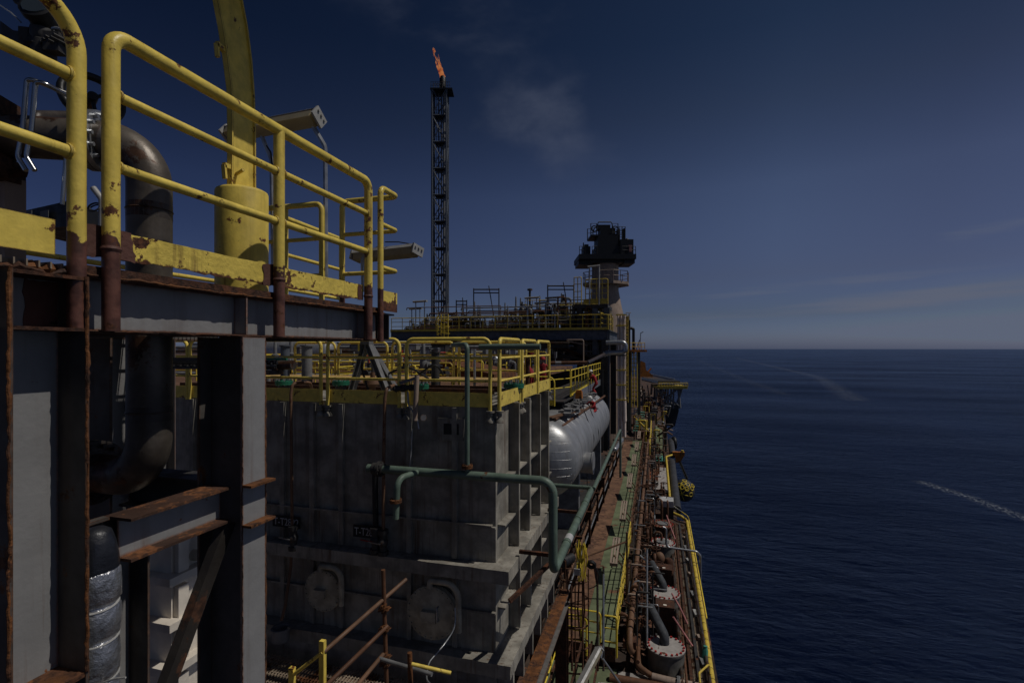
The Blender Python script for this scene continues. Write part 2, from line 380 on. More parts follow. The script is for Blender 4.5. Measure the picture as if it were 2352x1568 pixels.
L.new(t.nodes['Principled BSDF'].outputs[0], mx.inputs[1]); L.new(tl_.outputs[0], mx.inputs[2]); L.new(mx.outputs[0], t.nodes['Material Output'].inputs[0])
m = bpy.data.materials.new('glass'); m.use_nodes = True; b = m.node_tree.nodes['Principled BSDF']
b.inputs['Base Color'].default_value = (.03, .04, .05, 1); b.inputs['Roughness'].default_value = .08; MAT['glass'] = m
# sea
m = bpy.data.materials.new('sea_water'); m.use_nodes = True; t = m.node_tree; L = t.links; b = t.nodes['Principled BSDF']
b.inputs['Roughness'].default_value = .12; b.inputs['IOR'].default_value = 1.33
tcn = N(t, 'ShaderNodeTexCoord')
def seanoise(scl, rz, scale, det, ro=.55, dist=0.):
    mp = N(t, 'ShaderNodeMapping'); mp.inputs[3].default_value = scl; mp.inputs[2].default_value = (0, 0, rz); L.new(tcn.outputs['Object'], mp.inputs[0])
    n = N(t, 'ShaderNodeTexNoise'); n.inputs['Scale'].default_value = scale; n.inputs['Detail'].default_value = det; n.inputs['Roughness'].default_value = ro
    n.inputs['Distortion'].default_value = dist
    L.new(mp.outputs[0], n.inputs[0]); return n.outputs[0]
def smath(op, a, c):
    n = N(t, 'ShaderNodeMath', operation=op)
    for i, v in ((0, a), (1, c)):
        if isinstance(v, (int, float)): n.inputs[i].default_value = v
        else: L.new(v, n.inputs[i])
    return n.outputs[0]
h = smath('ADD', smath('MULTIPLY', seanoise((.45, 1, 1), -.25, .22, 3, .5, .2), 1.5), smath('MULTIPLY', seanoise((.45, 1, 1), -.35, .85, 8, .66, .3), 1.0))
bp = N(t, 'ShaderNodeBump'); bp.inputs['Strength'].default_value = 1; bp.inputs['Distance'].default_value = .40
L.new(h, bp.inputs['Height'])
gl = N(t, 'ShaderNodeBsdfGlossy'); gl.inputs['Roughness'].default_value = .05; gl.inputs['Color'].default_value = (.66, .80, 1, 1); L.new(bp.outputs[0], gl.inputs['Normal'])
df = N(t, 'ShaderNodeBsdfDiffuse'); L.new(bp.outputs[0], df.inputs['Normal'])
fz = N(t, 'ShaderNodeFresnel'); fz.inputs[0].default_value = 1.33; L.new(bp.outputs[0], fz.inputs['Normal'])
# rough seas reflect far less at grazing angles than a flat mirror does
fcap = N(t, 'ShaderNodeMapRange', interpolation_type='SMOOTHSTEP'); fcap.inputs[1].default_value = .13; fcap.inputs[2].default_value = .85; fcap.inputs[3].default_value = .004; fcap.inputs[4].default_value = .50; L.new(fz.outputs[0], fcap.inputs[0])
wp = N(t, 'ShaderNodeMapRange'); wp.inputs[1].default_value = .3; wp.inputs[2].default_value = .7; wp.inputs[3].default_value = .55; wp.inputs[4].default_value = 1.3; L.new(seanoise((.25, 1, 1), -.15, .02, 6, .6), wp.inputs[0])   # wind patches
smx = N(t, 'ShaderNodeMixShader'); L.new(smath('MULTIPLY', fcap.outputs[0], wp.outputs[0]), smx.inputs[0]); L.new(df.outputs[0], smx.inputs[1]); L.new(gl.outputs[0], smx.inputs[2]); L.new(smx.outputs[0], t.nodes['Material Output'].inputs[0])
big = N(t, 'ShaderNodeMapRange'); big.inputs[1].default_value = .35; big.inputs[2].default_value = .65
L.new(seanoise((1, .3, 1), .9, .012, 4), big.inputs[0])
cm = N(t, 'ShaderNodeMix', data_type='RGBA'); cm.inputs[6].default_value = (.001, .0032, .014, 1); cm.inputs[7].default_value = (.0022, .0072, .030, 1)
L.new(big.outputs[0], cm.inputs[0])
# foam: streaks of old foam lying along two curved lanes and a breaking patch
def lane(p0, p1, p2, wd):
    # distance to a bent line through three points on the water, in object space
    def segd(a, bb):
        ab = bb-a
        sb = N(t, 'ShaderNodeVectorMath', operation='SUBTRACT'); L.new(tcn.outputs['Object'], sb.inputs[0]); sb.inputs[1].default_value = a
        dt = N(t, 'ShaderNodeVectorMath', operation='DOT_PRODUCT'); L.new(sb.outputs[0], dt.inputs[0]); dt.inputs[1].default_value = ab/ab.length_squared
        c = N(t, 'ShaderNodeClamp'); L.new(dt.outputs['Value'], c.inputs[0])
        sc = N(t, 'ShaderNodeVectorMath', operation='SCALE'); sc.inputs[0].default_value = ab; L.new(c.outputs[0], sc.inputs['Scale'])
        d2 = N(t, 'ShaderNodeVectorMath', operation='SUBTRACT'); L.new(sb.outputs[0], d2.inputs[0]); L.new(sc.outputs[0], d2.inputs[1])
        ln = N(t, 'ShaderNodeVectorMath', operation='LENGTH'); L.new(d2.outputs[0], ln.inputs[0]); return ln.outputs['Value']
    d = smath('MINIMUM', segd(p0, p1), segd(p1, p2))
    r = N(t, 'ShaderNodeMapRange', interpolation_type='SMOOTHSTEP'); r.inputs[1].default_value = wd; r.inputs[2].default_value = 0.; L.new(d, r.inputs[0]); return r.outputs[0]
SEA = -26.0
def sp_(px, py): p = onZ(px, py, SEA); return V((p.x, p.y, 0))
f1 = lane(sp_(1690, 822), sp_(1880, 866), sp_(1965, 918), 9)
f2 = lane(sp_(1600, 826), sp_(1700, 868), sp_(1800, 905), 7)
f3 = lane(sp_(2120, 1108), sp_(2240, 1146), sp_(2420, 1215), 2.0)
fn = N(t, 'ShaderNodeMapRange'); fn.inputs[1].default_value = .42; fn.inputs[2].default_value = .62; L.new(seanoise((1, .5, 1), .3, .5, 8, .7), fn.inputs[0])
fn3 = N(t, 'ShaderNodeMapRange'); fn3.inputs[1].default_value = .50; fn3.inputs[2].default_value = .60; L.new(seanoise((1, .6, 1), .3, 2.2, 6, .7), fn3.inputs[0])
sparse = N(t, 'ShaderNodeMapRange'); sparse.inputs[1].default_value = .765; sparse.inputs[2].default_value = .80; L.new(seanoise((1, .6, 1), .2, .9, 5, .75), sparse.inputs[0])
fo = smath('ADD', smath('ADD', smath('MULTIPLY', smath('MULTIPLY', f1, .11), fn.outputs[0]), smath('MULTIPLY', smath('MULTIPLY', f2, .05), fn.outputs[0])),
           smath('ADD', smath('MULTIPLY', smath('MULTIPLY', f3, .45), fn3.outputs[0]), smath('MULTIPLY', sparse.outputs[0], .5)))
cm2 = N(t, 'ShaderNodeMix', data_type='RGBA'); L.new(fo, cm2.inputs[0]); L.new(cm.outputs[2], cm2.inputs[6]); cm2.inputs[7].default_value = (.55, .58, .6, 1)
L.new(cm2.outputs[2], df.inputs[0]); MAT['sea_water'] = m
# flame
m = bpy.data.materials.new('flame'); m.use_nodes = True; t = m.node_tree; L = t.links; t.nodes.clear()
o_ = N(t, 'ShaderNodeOutputMaterial'); em = N(t, 'ShaderNodeEmission'); tr = N(t, 'ShaderNodeBsdfTransparent'); mx = N(t, 'ShaderNodeMixShader')
tcn = N(t, 'ShaderNodeTexCoord'); nn = N(t, 'ShaderNodeTexNoise'); nn.inputs['Scale'].default_value = .8; nn.inputs['Detail'].default_value = 4; L.new(tcn.outputs['Object'], nn.inputs[0])
rp = N(t, 'ShaderNodeValToRGB'); rp.color_ramp.elements[0].position = .35; rp.color_ramp.elements[0].color = (.55, .08, .015, 1)
rp.color_ramp.elements[1].position = .7; rp.color_ramp.elements[1].color = (1, .42, .16, 1); L.new(nn.outputs[0], rp.inputs[0])
L.new(rp.outputs[0], em.inputs[0]); em.inputs[1].default_value = 1.15
fm = N(t, 'ShaderNodeMapRange'); fm.inputs[1].default_value = .38; fm.inputs[2].default_value = .55; fm.inputs[3].default_value = .15; fm.inputs[4].default_value = .95; L.new(nn.outputs[0], fm.inputs[0])
L.new(fm.outputs[0], mx.inputs[0]); L.new(tr.outputs[0], mx.inputs[1]); L.new(em.outputs[0], mx.inputs[2]); L.new(mx.outputs[0], o_.inputs[0]); MAT['flame'] = m

# ------------------------------------------------------------------ builders
Z1 = V((0, 0, 1))
def rail_panel(label, p0, p1, h=1.1, r=.026, rm=.02, mids=(.39, .74), bend=.09, toe=0., posts=0, mat='yellow_far', group=None, foot=0., toemat=None, n=8, toe_off=0., closed=True, toe_z=.02):
    p0, p1 = V(p0), V(p1); t = thing('guard_rail', label, 'railing', (p0+p1)/2, group)
    b = MB().tube([p0-Z1*foot, p0+Z1*(h-r), p1+Z1*(h-r), p1-Z1*foot] if closed else [p0+Z1*(h-r), p1+Z1*(h-r), p1-Z1*foot], r, n, bend); b.build('hoop', mat, t)
    for k in mids: MB().tube([p0+Z1*h*k, p1+Z1*h*k], rm, n).build('mid_rail', mat, t)
    for i in range(posts):
        q = p0.lerp(p1, (i+1)/(posts+1)); MB().tube([q-Z1*foot, q+Z1*(h-r)], r*.95, n).build('post', mat, t)
    if toe:
        d = (p1-p0).normalized(); nrm = V((d.y, -d.x, 0))
        MB().obox((p0+p1)/2+Z1*(toe/2+toe_z)+nrm*toe_off, (p1-p0)/2*.985, Z1*toe/2, nrm*.006).build('toe_board', toemat or mat, t)
    return t
def luminaire(label, p0, p1, wd=.16, dp=.1, up=(0, 0, 1), poles=(), bare=False, group=None, pr=.022, mat='lamp_shell'):
    p0, p1 = V(p0), V(p1); t = thing('luminaire', label, 'lamp', (p0+p1)/2, group)
    d = (p1-p0).normalized(); x = d.cross(V(up)).normalized(); u = x.cross(d)
    c = (p0+p1)/2; Ln = (p1-p0).length/2
    b = MB(); w = wd/2
    prof = [(-w, dp*.12), (-w*.8, dp*.5), (w*.8, dp*.5), (w, dp*.12)]
    b.prism([c-d*Ln+x*a+u*k for a, k in prof], d*2*Ln); b.build('housing', mat, t)
    b = MB(); prof = [(-w*.93, dp*.12), (w*.93, dp*.12), (w*.7, -dp*.55), (-w*.7, -dp*.55)]
    b.prism([c-d*Ln*.94+x*a+u*(k-.002) for a, k in prof], d*2*Ln*.94); b.build('diffuser', 'lamp_diff', t)
    for s in (-1, 1):
        e = MB().obox(c+d*s*(Ln+.008), x*w*.98, d*.012, u*dp*.5)
        for q in (-.5, 0, .5): e.cyl(c+d*s*(Ln+.02)+x*w*q*1.2+u*dp*.2, c+d*s*(Ln+.035)+x*w*q*1.2+u*dp*.2, .012, 8)
        e.build('end_cap', mat, t)
    for pth in poles: MB().tube(pth, pr, 8, .12).build('pole', 'galv', t)
    return t
def valve(mb, p, s=1., ax=(1, 0, 0)):
    """globe valve body with flanges, bonnet, stem and handwheel into separate builders"""
    p = V(p); ax = V(ax).normalized()
    mb['body'].sphere(p, .10*s, 10, 6).cyl(p-ax*.2*s, p+ax*.2*s, .06*s, 10).cyl(p, p+Z1*.26*s, .045*s, 8).lathe(p+Z1*.12*s, Z1, [(.09*s, 0), (.09*s, .03*s)], 10)
    for k in (-1, 1): mb['body'].cyl(p+ax*k*.17*s, p+ax*k*.21*s, .12*s, 12)
    mb['wheel'].torus(p+Z1*.42*s, Z1, .14*s, .016*s, 14, 6).cyl(p+Z1*.25*s, p+Z1*.45*s, .014*s, 6)
    for k in range(3):
        a = k*pi*2/3; mb['wheel'].tube([p+Z1*.42*s, p+Z1*.42*s+V((cos(a), sin(a), 0))*.14*s], .01*s, 5)
def flange_pair(mb, p, d, r, t=.03, bolts=10):
    d = V(d).normalized(); p = V(p); x, y = frame(d)
    mb.cyl(p-d*t*1.15, p-d*t*.1, r, 22).cyl(p+d*t*.1, p+d*t*1.15, r, 22)
    for k in range(bolts):
        a = 2*pi*k/bolts; q = p+(x*cos(a)+y*sin(a))*r*.84; mb.cyl(q-d*t*1.9, q+d*t*1.9, r*.055+.003, 6)
exec_sections = []
# ------------------------------------------------------------------ the setting
b = MB(); n_ = 48; Rr = 45000.
b.add([(0, 0, 0)]+[(Rr*cos(2*pi*k/n_), Rr*sin(2*pi*k/n_), 0) for k in range(n_)], [(0, k+1, (k+1) % n_+1) for k in range(n_)])
o = b.build('sea', 'sea_water', loc=(0, 0, 0)); o.location = (0, 0, SEA); tag(o, kind='structure')
DK = -10.05; WK = -9.4
b = MB().box(-46, 1.78, -14, 31.5, DK-.3, DK).box(-46, 1.15, 31.5, 190, DK-.3, DK)
o = b.build('deck', 'main_deck'); tag(o, kind='structure')
b = MB().box(-46, 1.74, -14, 31.46, SEA-4, DK-.304).box(-46, 1.1, 31.46, 190, SEA-4, DK-.304)
o = b.build('ship_hull', 'black'); tag(o, 'black steel hull side of the vessel standing in the sea', 'ship hull')

# ------------------------------------------------------------------ near steel frame carrying the upper platform
XW, XF, XR = -2.465, .165, -2.34
fr_ = thing('support_frame', 'white painted steel frame with rusty flange edges carrying the near platform', 'steel frame', (XW, 2, -1))
def column(y0, y1, z0, z1, xw=XW, xf=XF, t=.014):
    return MB().box(xw-xf, xw+xf, y0, y0+t, z0, z1).box(xw-xf, xw+xf, y1-t, y1, z0, z1).box(xw-.005, xw+.005, y0+t, y1-t, z0, z1)
def column_parts(y0, y1, z0, z1, xw, wm):
    c = MB().box(xw-.005, xw+.005, y0+.014, y1-.014, z0, z1).build('column_web', wm, fr_)
    for ya in (y0, y1-.014): MB().box(xw-XF, xw+XF, ya, ya+.014, z0, z1).build('column_flange', 'flange_brown', fr_)
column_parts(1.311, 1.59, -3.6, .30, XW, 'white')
MB().box(XW+.006, XW+XF-.004, 1.326, 1.575, -1.372, -1.352).box(XW-XF+.004, XW-.006, 1.326, 1.575, -1.372, -1.352).build('stiffener_plate', 'rust_orange', fr_)
for z in (.072, .285): MB().box(XW+.006, XW+XF-.004, 1.326, 1.575, z, z+.014).build('stiffener_plate', 'rust', fr_)
# red primer patch on the node web: ragged outline, 3 mm proud
def ragged(pts, amp, n=7):
    o = []
    for i in range(len(pts)):
        a, c = V(pts[i]), V(pts[(i+1) % len(pts)])
        for k in range(n):
            q = a.lerp(c, k/n); o.append(q+V((0, R.uniform(-amp, amp), R.uniform(-amp, amp))))
    return o
MB().prism(ragged([(XW+.0055, 1.455, .09), (XW+.0055, 1.572, .09), (XW+.0055, 1.572, .28), (XW+.0055, 1.45, .28)], .006), (.003, 0, 0)).build('primer_patch', 'primer', fr_)
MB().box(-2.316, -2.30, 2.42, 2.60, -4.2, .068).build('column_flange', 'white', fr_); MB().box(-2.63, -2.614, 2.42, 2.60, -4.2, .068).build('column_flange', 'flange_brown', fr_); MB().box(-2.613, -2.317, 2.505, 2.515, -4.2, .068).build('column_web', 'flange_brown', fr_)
for z in (-1.03, -.80): MB().box(-2.299, -2.235, 2.415, 2.61, z, z+.014).build('stiffener_plate', 'rust_orange', fr_)
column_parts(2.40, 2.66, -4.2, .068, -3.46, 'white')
# main edge beam under the railing
def beam_y(x, y0, y1, z0, z1, nm, wm, fm, wf=.1, t=.014):
    MB().box(x-.005, x+.005, y0, y1, z0+t, z1-t).build(nm, wm, fr_)
    for z in (z0, z1-t): MB().box(x-wf, x+wf, y0, y1, z, z+t).build('beam_flange', fm, fr_)
def beam_x(y, x0, x1, z0, z1, wf=.1, t=.014):
    return MB().box(x0, x1, y-wf, y+wf, z1-t, z1).box(x0, x1, y-wf, y+wf, z0, z0+t).box(x0, x1, y-.005, y+.005, z0+t, z1-t)
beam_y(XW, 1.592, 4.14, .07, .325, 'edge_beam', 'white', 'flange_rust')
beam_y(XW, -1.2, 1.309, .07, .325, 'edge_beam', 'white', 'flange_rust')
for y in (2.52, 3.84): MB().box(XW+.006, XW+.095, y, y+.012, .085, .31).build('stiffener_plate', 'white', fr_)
beam_x(4.22, -4.3, -2.37, .072, .322).build('end_beam', 'dark_steel', fr_)
beam_y(-4.2, -1.2, 4.1, .072, .322, 'edge_beam', 'white_dirty', 'flange_brown')
for y in (.4, 2.53): beam_x(y, -4.09, -2.57, .074, .32, .07).build('cross_beam', 'white_dirty', fr_)
# rust scale along the beam flange edges: thin broken strips
def scale_strip(p0, p1, w, hh, n=60, seed=1, gap=.25):
    rr = random.Random(seed); p0, p1 = V(p0), V(p1); m = max(8, int((p1-p0).length/.018)); pts = []; rs = []; z = 0
    for k in range(m+1):
        z = z*.7+rr.uniform(-1, 1); q = p0.lerp(p1, k/m); pts.append(q+V((rr.uniform(-.3, .3)*w, 0, z*hh*.25))); rs.append(max(.0015, hh*(.55+.5*rr.random()+.25*z)))
    return MB().tube(pts, rs, 6)
sc_ = scale_strip((XW+.1, 1.62, .318), (XW+.1, 4.12, .318), .006, .008, seed=2); sc_.build('rust_scale', 'rust_orange', fr_, jit=.003)
sc_ = scale_strip((XW+.1, 1.62, .077), (XW+.1, 4.12, .077), .006, .007, seed=3); sc_.build('rust_scale', 'rust', fr_, jit=.003)
def vscale(x, y, z0, z1, seed, amp=.007):
    rr = random.Random(seed); m = int((z1-z0)/.02); pts = []; rs = []; z = 0
    for k in range(m+1):
        z = z*.75+rr.uniform(-1, 1); pts.append(V((x+rr.uniform(-.002, .002), y+.007+rr.uniform(-.003, .003), z0+(z1-z0)*k/m))); rs.append(max(.003, amp*(.75+.35*rr.random()+.2*z)))
    return MB().tube(pts, rs, 7)
vscale(XW+XF, 1.575, -1.35, .30, 5).build('rust_scale', 'rust_orange', fr_, jit=.004)
vscale(XW+XF, 1.305, -1.6, .30, 6).build('rust_scale', 'rust_orange', fr_, jit=.004)
vscale(-2.302, 2.412, -3, .05, 7, .004).build('rust_scale', 'rust', fr_, jit=.002); vscale(-2.302, 2.594, -3, .05, 8, .005).build('rust_scale', 'rust_orange', fr_, jit=.002)
scale_strip((XW+.10, 1.28, .312), (XW+.11, 1.6, .318), .02, .022, seed=12).build('rust_scale', 'rust', fr_, jit=.008)
scale_strip((XW+.03, 1.28, .322), (XW+.05, 1.6, .322), .02, .024, seed=13).build('rust_scale', 'rust_orange', fr_, jit=.008)
# cross beam between the columns and the diagonal brace
MB().box(-2.57, -2.555, 1.592, 1.90, -.99, -.82).box(-2.555, -2.512, 1.592, 1.828, -.815, -.80).box(-2.555, -2.512, 1.592, 1.828, -1.005, -.991).build('splice_plate', 'flange_brown', fr_)
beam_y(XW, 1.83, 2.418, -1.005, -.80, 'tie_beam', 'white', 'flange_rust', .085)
beam_x(2.54, -3.29, -2.632, -1.0, -.79, .09).build('tie_beam', 'dark_steel', fr_)
pa, pb = onX(523, 1196, -2.43), onX(372, 1600, -2.43)
MB().bar(pa, pb, .055, .075, (1, 0, 0)).build('brace', 'brace_dark', fr_)
# grating floor of the platform and thin kick angle
g = MB()
y = -.6
while y < 4.1: g.box(-4.1, -2.385, y, y+.006, .328, .355); y += .042
for k in range(17): g.box(-4.1+k*.105, -4.094+k*.105, -.6, 4.1, .334, .350)
g.build('grating', 'grating', fr_)
MB().box(-2.384, -2.37, 1.62, 4.12, .327, .362).build('kick_angle', 'rust', fr_)

# ------------------------------------------------------------------ yellow railing of the near platform
def ypx(px): return onX(px, 801.0001, XR).y
Y1, Y2, Y3 = ypx(255), ypx(641), ypx(846)
t = thing('guard_rail', 'long yellow railing with brown primed post feet beside the yellow davit', 'railing', (XR, 2.7, .33), 'railings of the near platform')
MB().tube([(XR, Y1, .078), (XR, Y1, 1.405), (XR, Y3, 1.405), (XR, Y3, .078)], .0345, 20, .075, seg=8).build('hoop', 'yellow_post', t)
MB().tube([(XR, Y2, .078), (XR, Y2, 1.40)], .0345, 20).build('post', 'yellow_post', t)
for z in (1.135, .815):
    MB().tube([(XR, Y1, z), (XR, Y3, z)], .0235, 16).build('mid_rail', 'yellow', t)
    wl_ = MB()
    for yy in (Y1+.034, Y2-.034, Y2+.034, Y3-.034): wl_.torus((XR, yy, z), (0, 1, 0), .026, .006, 16, 6)
    wl_.build('weld_collar', 'yellow', t)
for yy in (Y1, Y2, Y3): MB().lathe((XR, yy, .43), Z1, [(.036, 0), (.041, .012), (.036, .024)], 18).build('weld_collar', 'primer', t)
def toe_strip(x, y0, y1, z0, z1, amp, seed, th=.006):
    rr = random.Random(seed); n = max(6, int((y1-y0)/.03)); lo = []; z = 0.
    for k in range(n+1):
        z = z*.6+rr.uniform(-amp, amp)
        if rr.random() < .12: z += amp*1.5
        lo.append((x, y0+(y1-y0)*k/n, z0+max(-amp, z)))
    poly = lo+[(x, y1, z1), (x, y0, z1)]
    b = MB(); vs = []; fs = []
    for k, p in enumerate(lo):
        vs += [p, (x, p[1], z1), (x-th, p[1], p[2]), (x-th, p[1], z1)]
    for k in range(n):
        a = 4*k; c = 4*(k+1); fs += [(a, c, c+1, a+1), (a+3, c+3, c+2, a+2), (a+1, c+1, c+3, a+3), (a+2, c+2, c, a)]
    e = 4*n; fs += [(0, 1, 3, 2), (e+2, e+3, e+1, e)]
    return b.add(vs, fs)
XT = -2.378
toe_strip(XT, Y1-.13, Y3-.02, .405, .535, .0045, 4).build('toe_board', 'yellow_toe', t, jit=.003)
for (ya, yb, zt) in ((Y1-.125, Y1+.14, .54), (Y2-.10, Y2+.08, .535), (Y3-.1, Y3-.03, .53)):
    MB().prism(ragged([(XT+.002, ya, .403), (XT+.002, yb, .403), (XT+.002, yb-.02, zt), (XT+.002, ya, zt)], .008), (.003, 0, 0)).build('primer_patch', 'primer', t)
Y0 = ypx(176)
t = thing('guard_rail', 'yellow railing panel with wide curved corner in front of the steel pipe', 'railing', (XR, .9, .33), 'railings of the near platform')
MB().tube([(XR, -1.1, 1.42), (XR, Y0, 1.42), (XR, Y0, .078)], .033, 20, .19, seg=10).build('hoop', 'yellow_post', t)
for z in (1.135, .815):
    MB().tube([(XR, -1.1, z), (XR, Y0, z)], .0255, 16).build('mid_rail', 'yellow', t)
    MB().torus((XR, Y0-.034, z), (0, 1, 0), .027, .007, 16, 6).build('weld_collar', 'yellow', t)
MB().box(XT-.006, XT, -1.1, Y0-.055, .385, .53).build('toe_board', 'yellow', t)
# end rail beyond the davit: outer corner returning across the platform
t = thing('guard_rail', 'rusty yellow end railing turning the far corner of the platform', 'railing', (-2.34, 4.1, .33), 'railings of the near platform')
Yc, Ye = 4.02, 4.32
MB().tube([(XR, Yc, .06), (XR, Yc, 1.42), (XR, Ye, 1.42), (-2.93, Ye, 1.42), (-2.93, Ye, .34)], .026, 14, .06, seg=6).build('hoop', 'yellow_post', t)
for z in (1.1, .72): MB().tube([(XR, Yc, z), (XR, Ye, z), (-2.93, Ye, z)], .02, 12, .05).build('mid_rail', 'yellow', t)
MB().box(-2.36, -2.35, 4.06, 4.34, .34, .52).build('toe_board', 'yellow_toe', t)
t = thing('guard_rail', 'yellow railing across the platform end behind the lamp post', 'railing', (-3.5, 4.32, .33), 'railings of the near platform')
MB().tube([(-3.16, 4.32, .34), (-3.16, 4.32, 1.42), (-4.1, 4.32, 1.42)], .027, 14, .07).build('hoop', 'yellow', t)
MB().tube([(-3.58, 4.32, .34), (-3.58, 4.32, 1.40)], .025, 12).build('post', 'yellow', t)
for z in (1.08, .72): MB().tube([(-3.16, 4.32, z), (-4.1, 4.32, z)], .02, 12).build('mid_rail', 'yellow', t)
t = thing('guard_rail', 'yellow railing of the stair head stepping away beyond the platform end', 'railing', (-3.7, 5, .33), 'railings of the near platform')
MB().tube([(-3.72, 4.40, .3), (-3.72, 4.40, 1.36), (-3.78, 5.55, 1.36), (-3.78, 5.55, .2)], .026, 12, .09).build('hoop', 'yellow', t)
for z in (.98, .62): MB().tube([(-3.72, 4.40, z), (-3.78, 5.55, z)], .02, 10).build('mid_rail', 'yellow', t)
t = thing('guard_rail', 'thin yellow rail low behind the davit foot', 'railing', (-3.9, 3, .33), 'railings of the near platform')
MB().tube([(-4.15, 1.4, .34), (-4.15, 1.4, .66), (-4.15, 4.25, .66), (-4.15, 4.25, .34)], .02, 10, .05).build('hoop', 'yellow', t)

# ------------------------------------------------------------------ yellow davit
XD = -2.95
pc = onX(556, 801.0001, XD); rad = .178
t = thing('davit', 'yellow davit crane with round pedestal and curved channel arm', 'davit', (XD, pc.y, .357))
MB().lathe((XD, pc.y, .357), Z1, [(rad, 0), (rad, .785), (rad-.006, .80), (rad-.02, .808), (.001, .808)], 40).build('pedestal', 'yellow', t, ang=50)
Lp = [(530, 436), (531, 300), (529, 205), (520, 135), (509, 62), (497, 0), (480, -75), (455, -150), (420, -230)]
Rp = [(580, 436), (579.5, 300), (577, 220), (571, 140), (561, 62), (549, 0), (533, -75), (512, -150), (482, -240)]
pl = [onX(x, y, XD) for x, y in Lp]; pr = [onX(x, y, XD) for x, y in Rp]
b = MB(); vs = []; fs = []
for a, c in zip(pl, pr): vs += [a+V((.008, 0, 0)), c+V((.008, 0, 0)), a-V((.008, 0, 0)), c-V((.008, 0, 0))]
for k in range(len(pl)-1):
    a = 4*k; c = a+4; fs += [(a, a+1, c+1, c), (c+2, c+3, a+3, a+2)]
b.add(vs, fs).build('arm_web', 'yellow', t, ang=60)
for pts, s in ((pl, -1), (pr, 1)):
    b = MB(); vs = []; fs = []
    for k, p in enumerate(pts):
        d = (pts[min(k+1, len(pts)-1)]-pts[max(k-1, 0)]).normalized(); nn_ = V((0, d.z, -d.y))*(-s if s > 0 else 1)
        nn_ = V((0, d.z, -d.y)).normalized()*(1 if s > 0 else -1)
        for xx in (.022, -.022): vs += [p+V((xx, 0, 0)), p+V((xx, 0, 0))+nn_*.014]
    for k in range(len(pts)-1):
        a = 4*k; c = a+4; fs += [(a, c, c+2, a+2), (a+1, a+3, c+3, c+1), (a, a+1, c+1, c), (a+2, c+2, c+3, a+3)]
    b.add(vs, fs).build('arm_flange', 'yellow', t, ang=60)
q = pl[-1]; MB().box(XD-.03, XD+.82, q.y-.12, q.y+.85, q.z-.05, q.z+.10).build('boom', 'yellow', t)  # not a known boom: unseen slab added overhead to shade the upper arm
for (x0, y0, x1, y1) in ((497, 100, 517, 118), (514, 379, 531, 386)):
    b = MB(); q0, q1 = onX(x0, y0, XD), onX(x1, y1, XD); b.bar(q0, q1, .03, .035); b.bar(q0, onX(x0+3, y0+32, XD), .03, .02); b.build('lug', 'yellow', t)
q = onX(543, 400, XD+.012); MB().cyl(q, q+V((.07, -.01, .02)), .012, 8).build('peg', 'yellow', t)

# ------------------------------------------------------------------ luminaires of the near platform
p0 = at(524, 309, 5.4); p1 = at(731, 270, 5.0); dz = (p1-p0)
pA = p0.lerp(p1, .38); pB = p0.lerp(p1, .93)
luminaire('long weathered tube luminaire on two bent poles behind the davit', p0, p1, .17, .13, (-.62, .68, .75),
          poles=([pA-Z1*.05, pA+V((.09, .05, -.32)), pA+V((.11, .05, -1.45))], [pB-Z1*.05, pB+V((.12, .05, -.27)), pB+V((.13, .05, -1.7))]))
p0 = at(818, 590, 6.4); p1 = at(958, 575, 5.8); pm = p0.lerp(p1, .45)
luminaire('small tube luminaire on a crooked grey arm past the platform corner', p0, p1, .17, .11, (-.25, .35, 1),
          poles=([pm+V((0, 0, .05)), pm+V((-.02, 0, .09)), at(832, 592, 6.2)+Z1*.02, at(834, 670, 6.2)],))
o = MB().tube([at(884, 556, 6), at(915, 556, 6), at(950, 562, 5.9), at(960, 571, 5.8), at(952, 575, 5.8)], .007, 6, .05).build('cable', 'black'); tag(o, 'thin black cable looping over the small corner luminaire', 'cable')
o = MB().tube([at(612, 335, 5.2), at(622, 350, 5.2), at(626, 385, 5.2), at(618, 395, 5.2)], .008, 6, .05).build('cable', 'black'); tag(o, 'short black cable hanging from the long luminaire behind the davit', 'cable')
# ------------------------------------------------------------------ big bare steel pipe through the platform
PX, PY = -2.80, 2.26
t = thing('process_pipe', 'thick bare steel pipe bending down through the near platform', 'pipe', (PX, PY, 0))
d2 = V((-.90, -.43, 0)).normalized()
pth = [V((PX, PY, 1.17))+d2*2.6, (PX, PY, 1.17), (PX, PY, -.74), (PX-1.6, PY+.02, -.74)]
MB().tube(pth, .112, 30, .24, seg=12).build('pipe_run', 'bare_pipe', t, ang=50)
b = MB()
for z in (.79, -.36):
    MB().torus((PX, PY, z), Z1, .111, .006, 30, 6).build('weld_seam', 'dark_pipe', t); MB().tube([(PX, PY, z-.05), (PX, PY, z+.035)], .1125, 30).build('heat_band', 'dark_pipe', t)
fp = V((PX, PY, 1.17))+d2*.27
flange_pair(MBf := MB(), fp, d2, .165, .03, 14); MBf.build('flange', 'galv', t)
fp2 = V((PX-.46, PY+.01, -.74)); flange_pair(MBf := MB(), fp2, (1, 0, 0), .19, .03, 14); MBf.build('flange', 'dark_pipe', t)
b = MB()
for k in (.72, .79): 
    q = V((PX, PY, 1.17))+d2*k; b.torus(q, d2, .122, .016, 26, 8)
b.obox(V((PX, PY, 1.17))+d2*.755+Z1*.15, d2*.05, Z1*.05, d2.cross(Z1)*.09).obox(V((PX, PY, .99))+d2*.755, d2*.05, Z1*.06, d2.cross(Z1)*.13)
b.build('pipe_clamp', 'rust', t)
bend_ = [p for p in fillet(pth, .24, 12)[1:14]]; MB().tube(bend_[1:4], .1140, 30).build('tape_wrap', 'white_dirty', t)
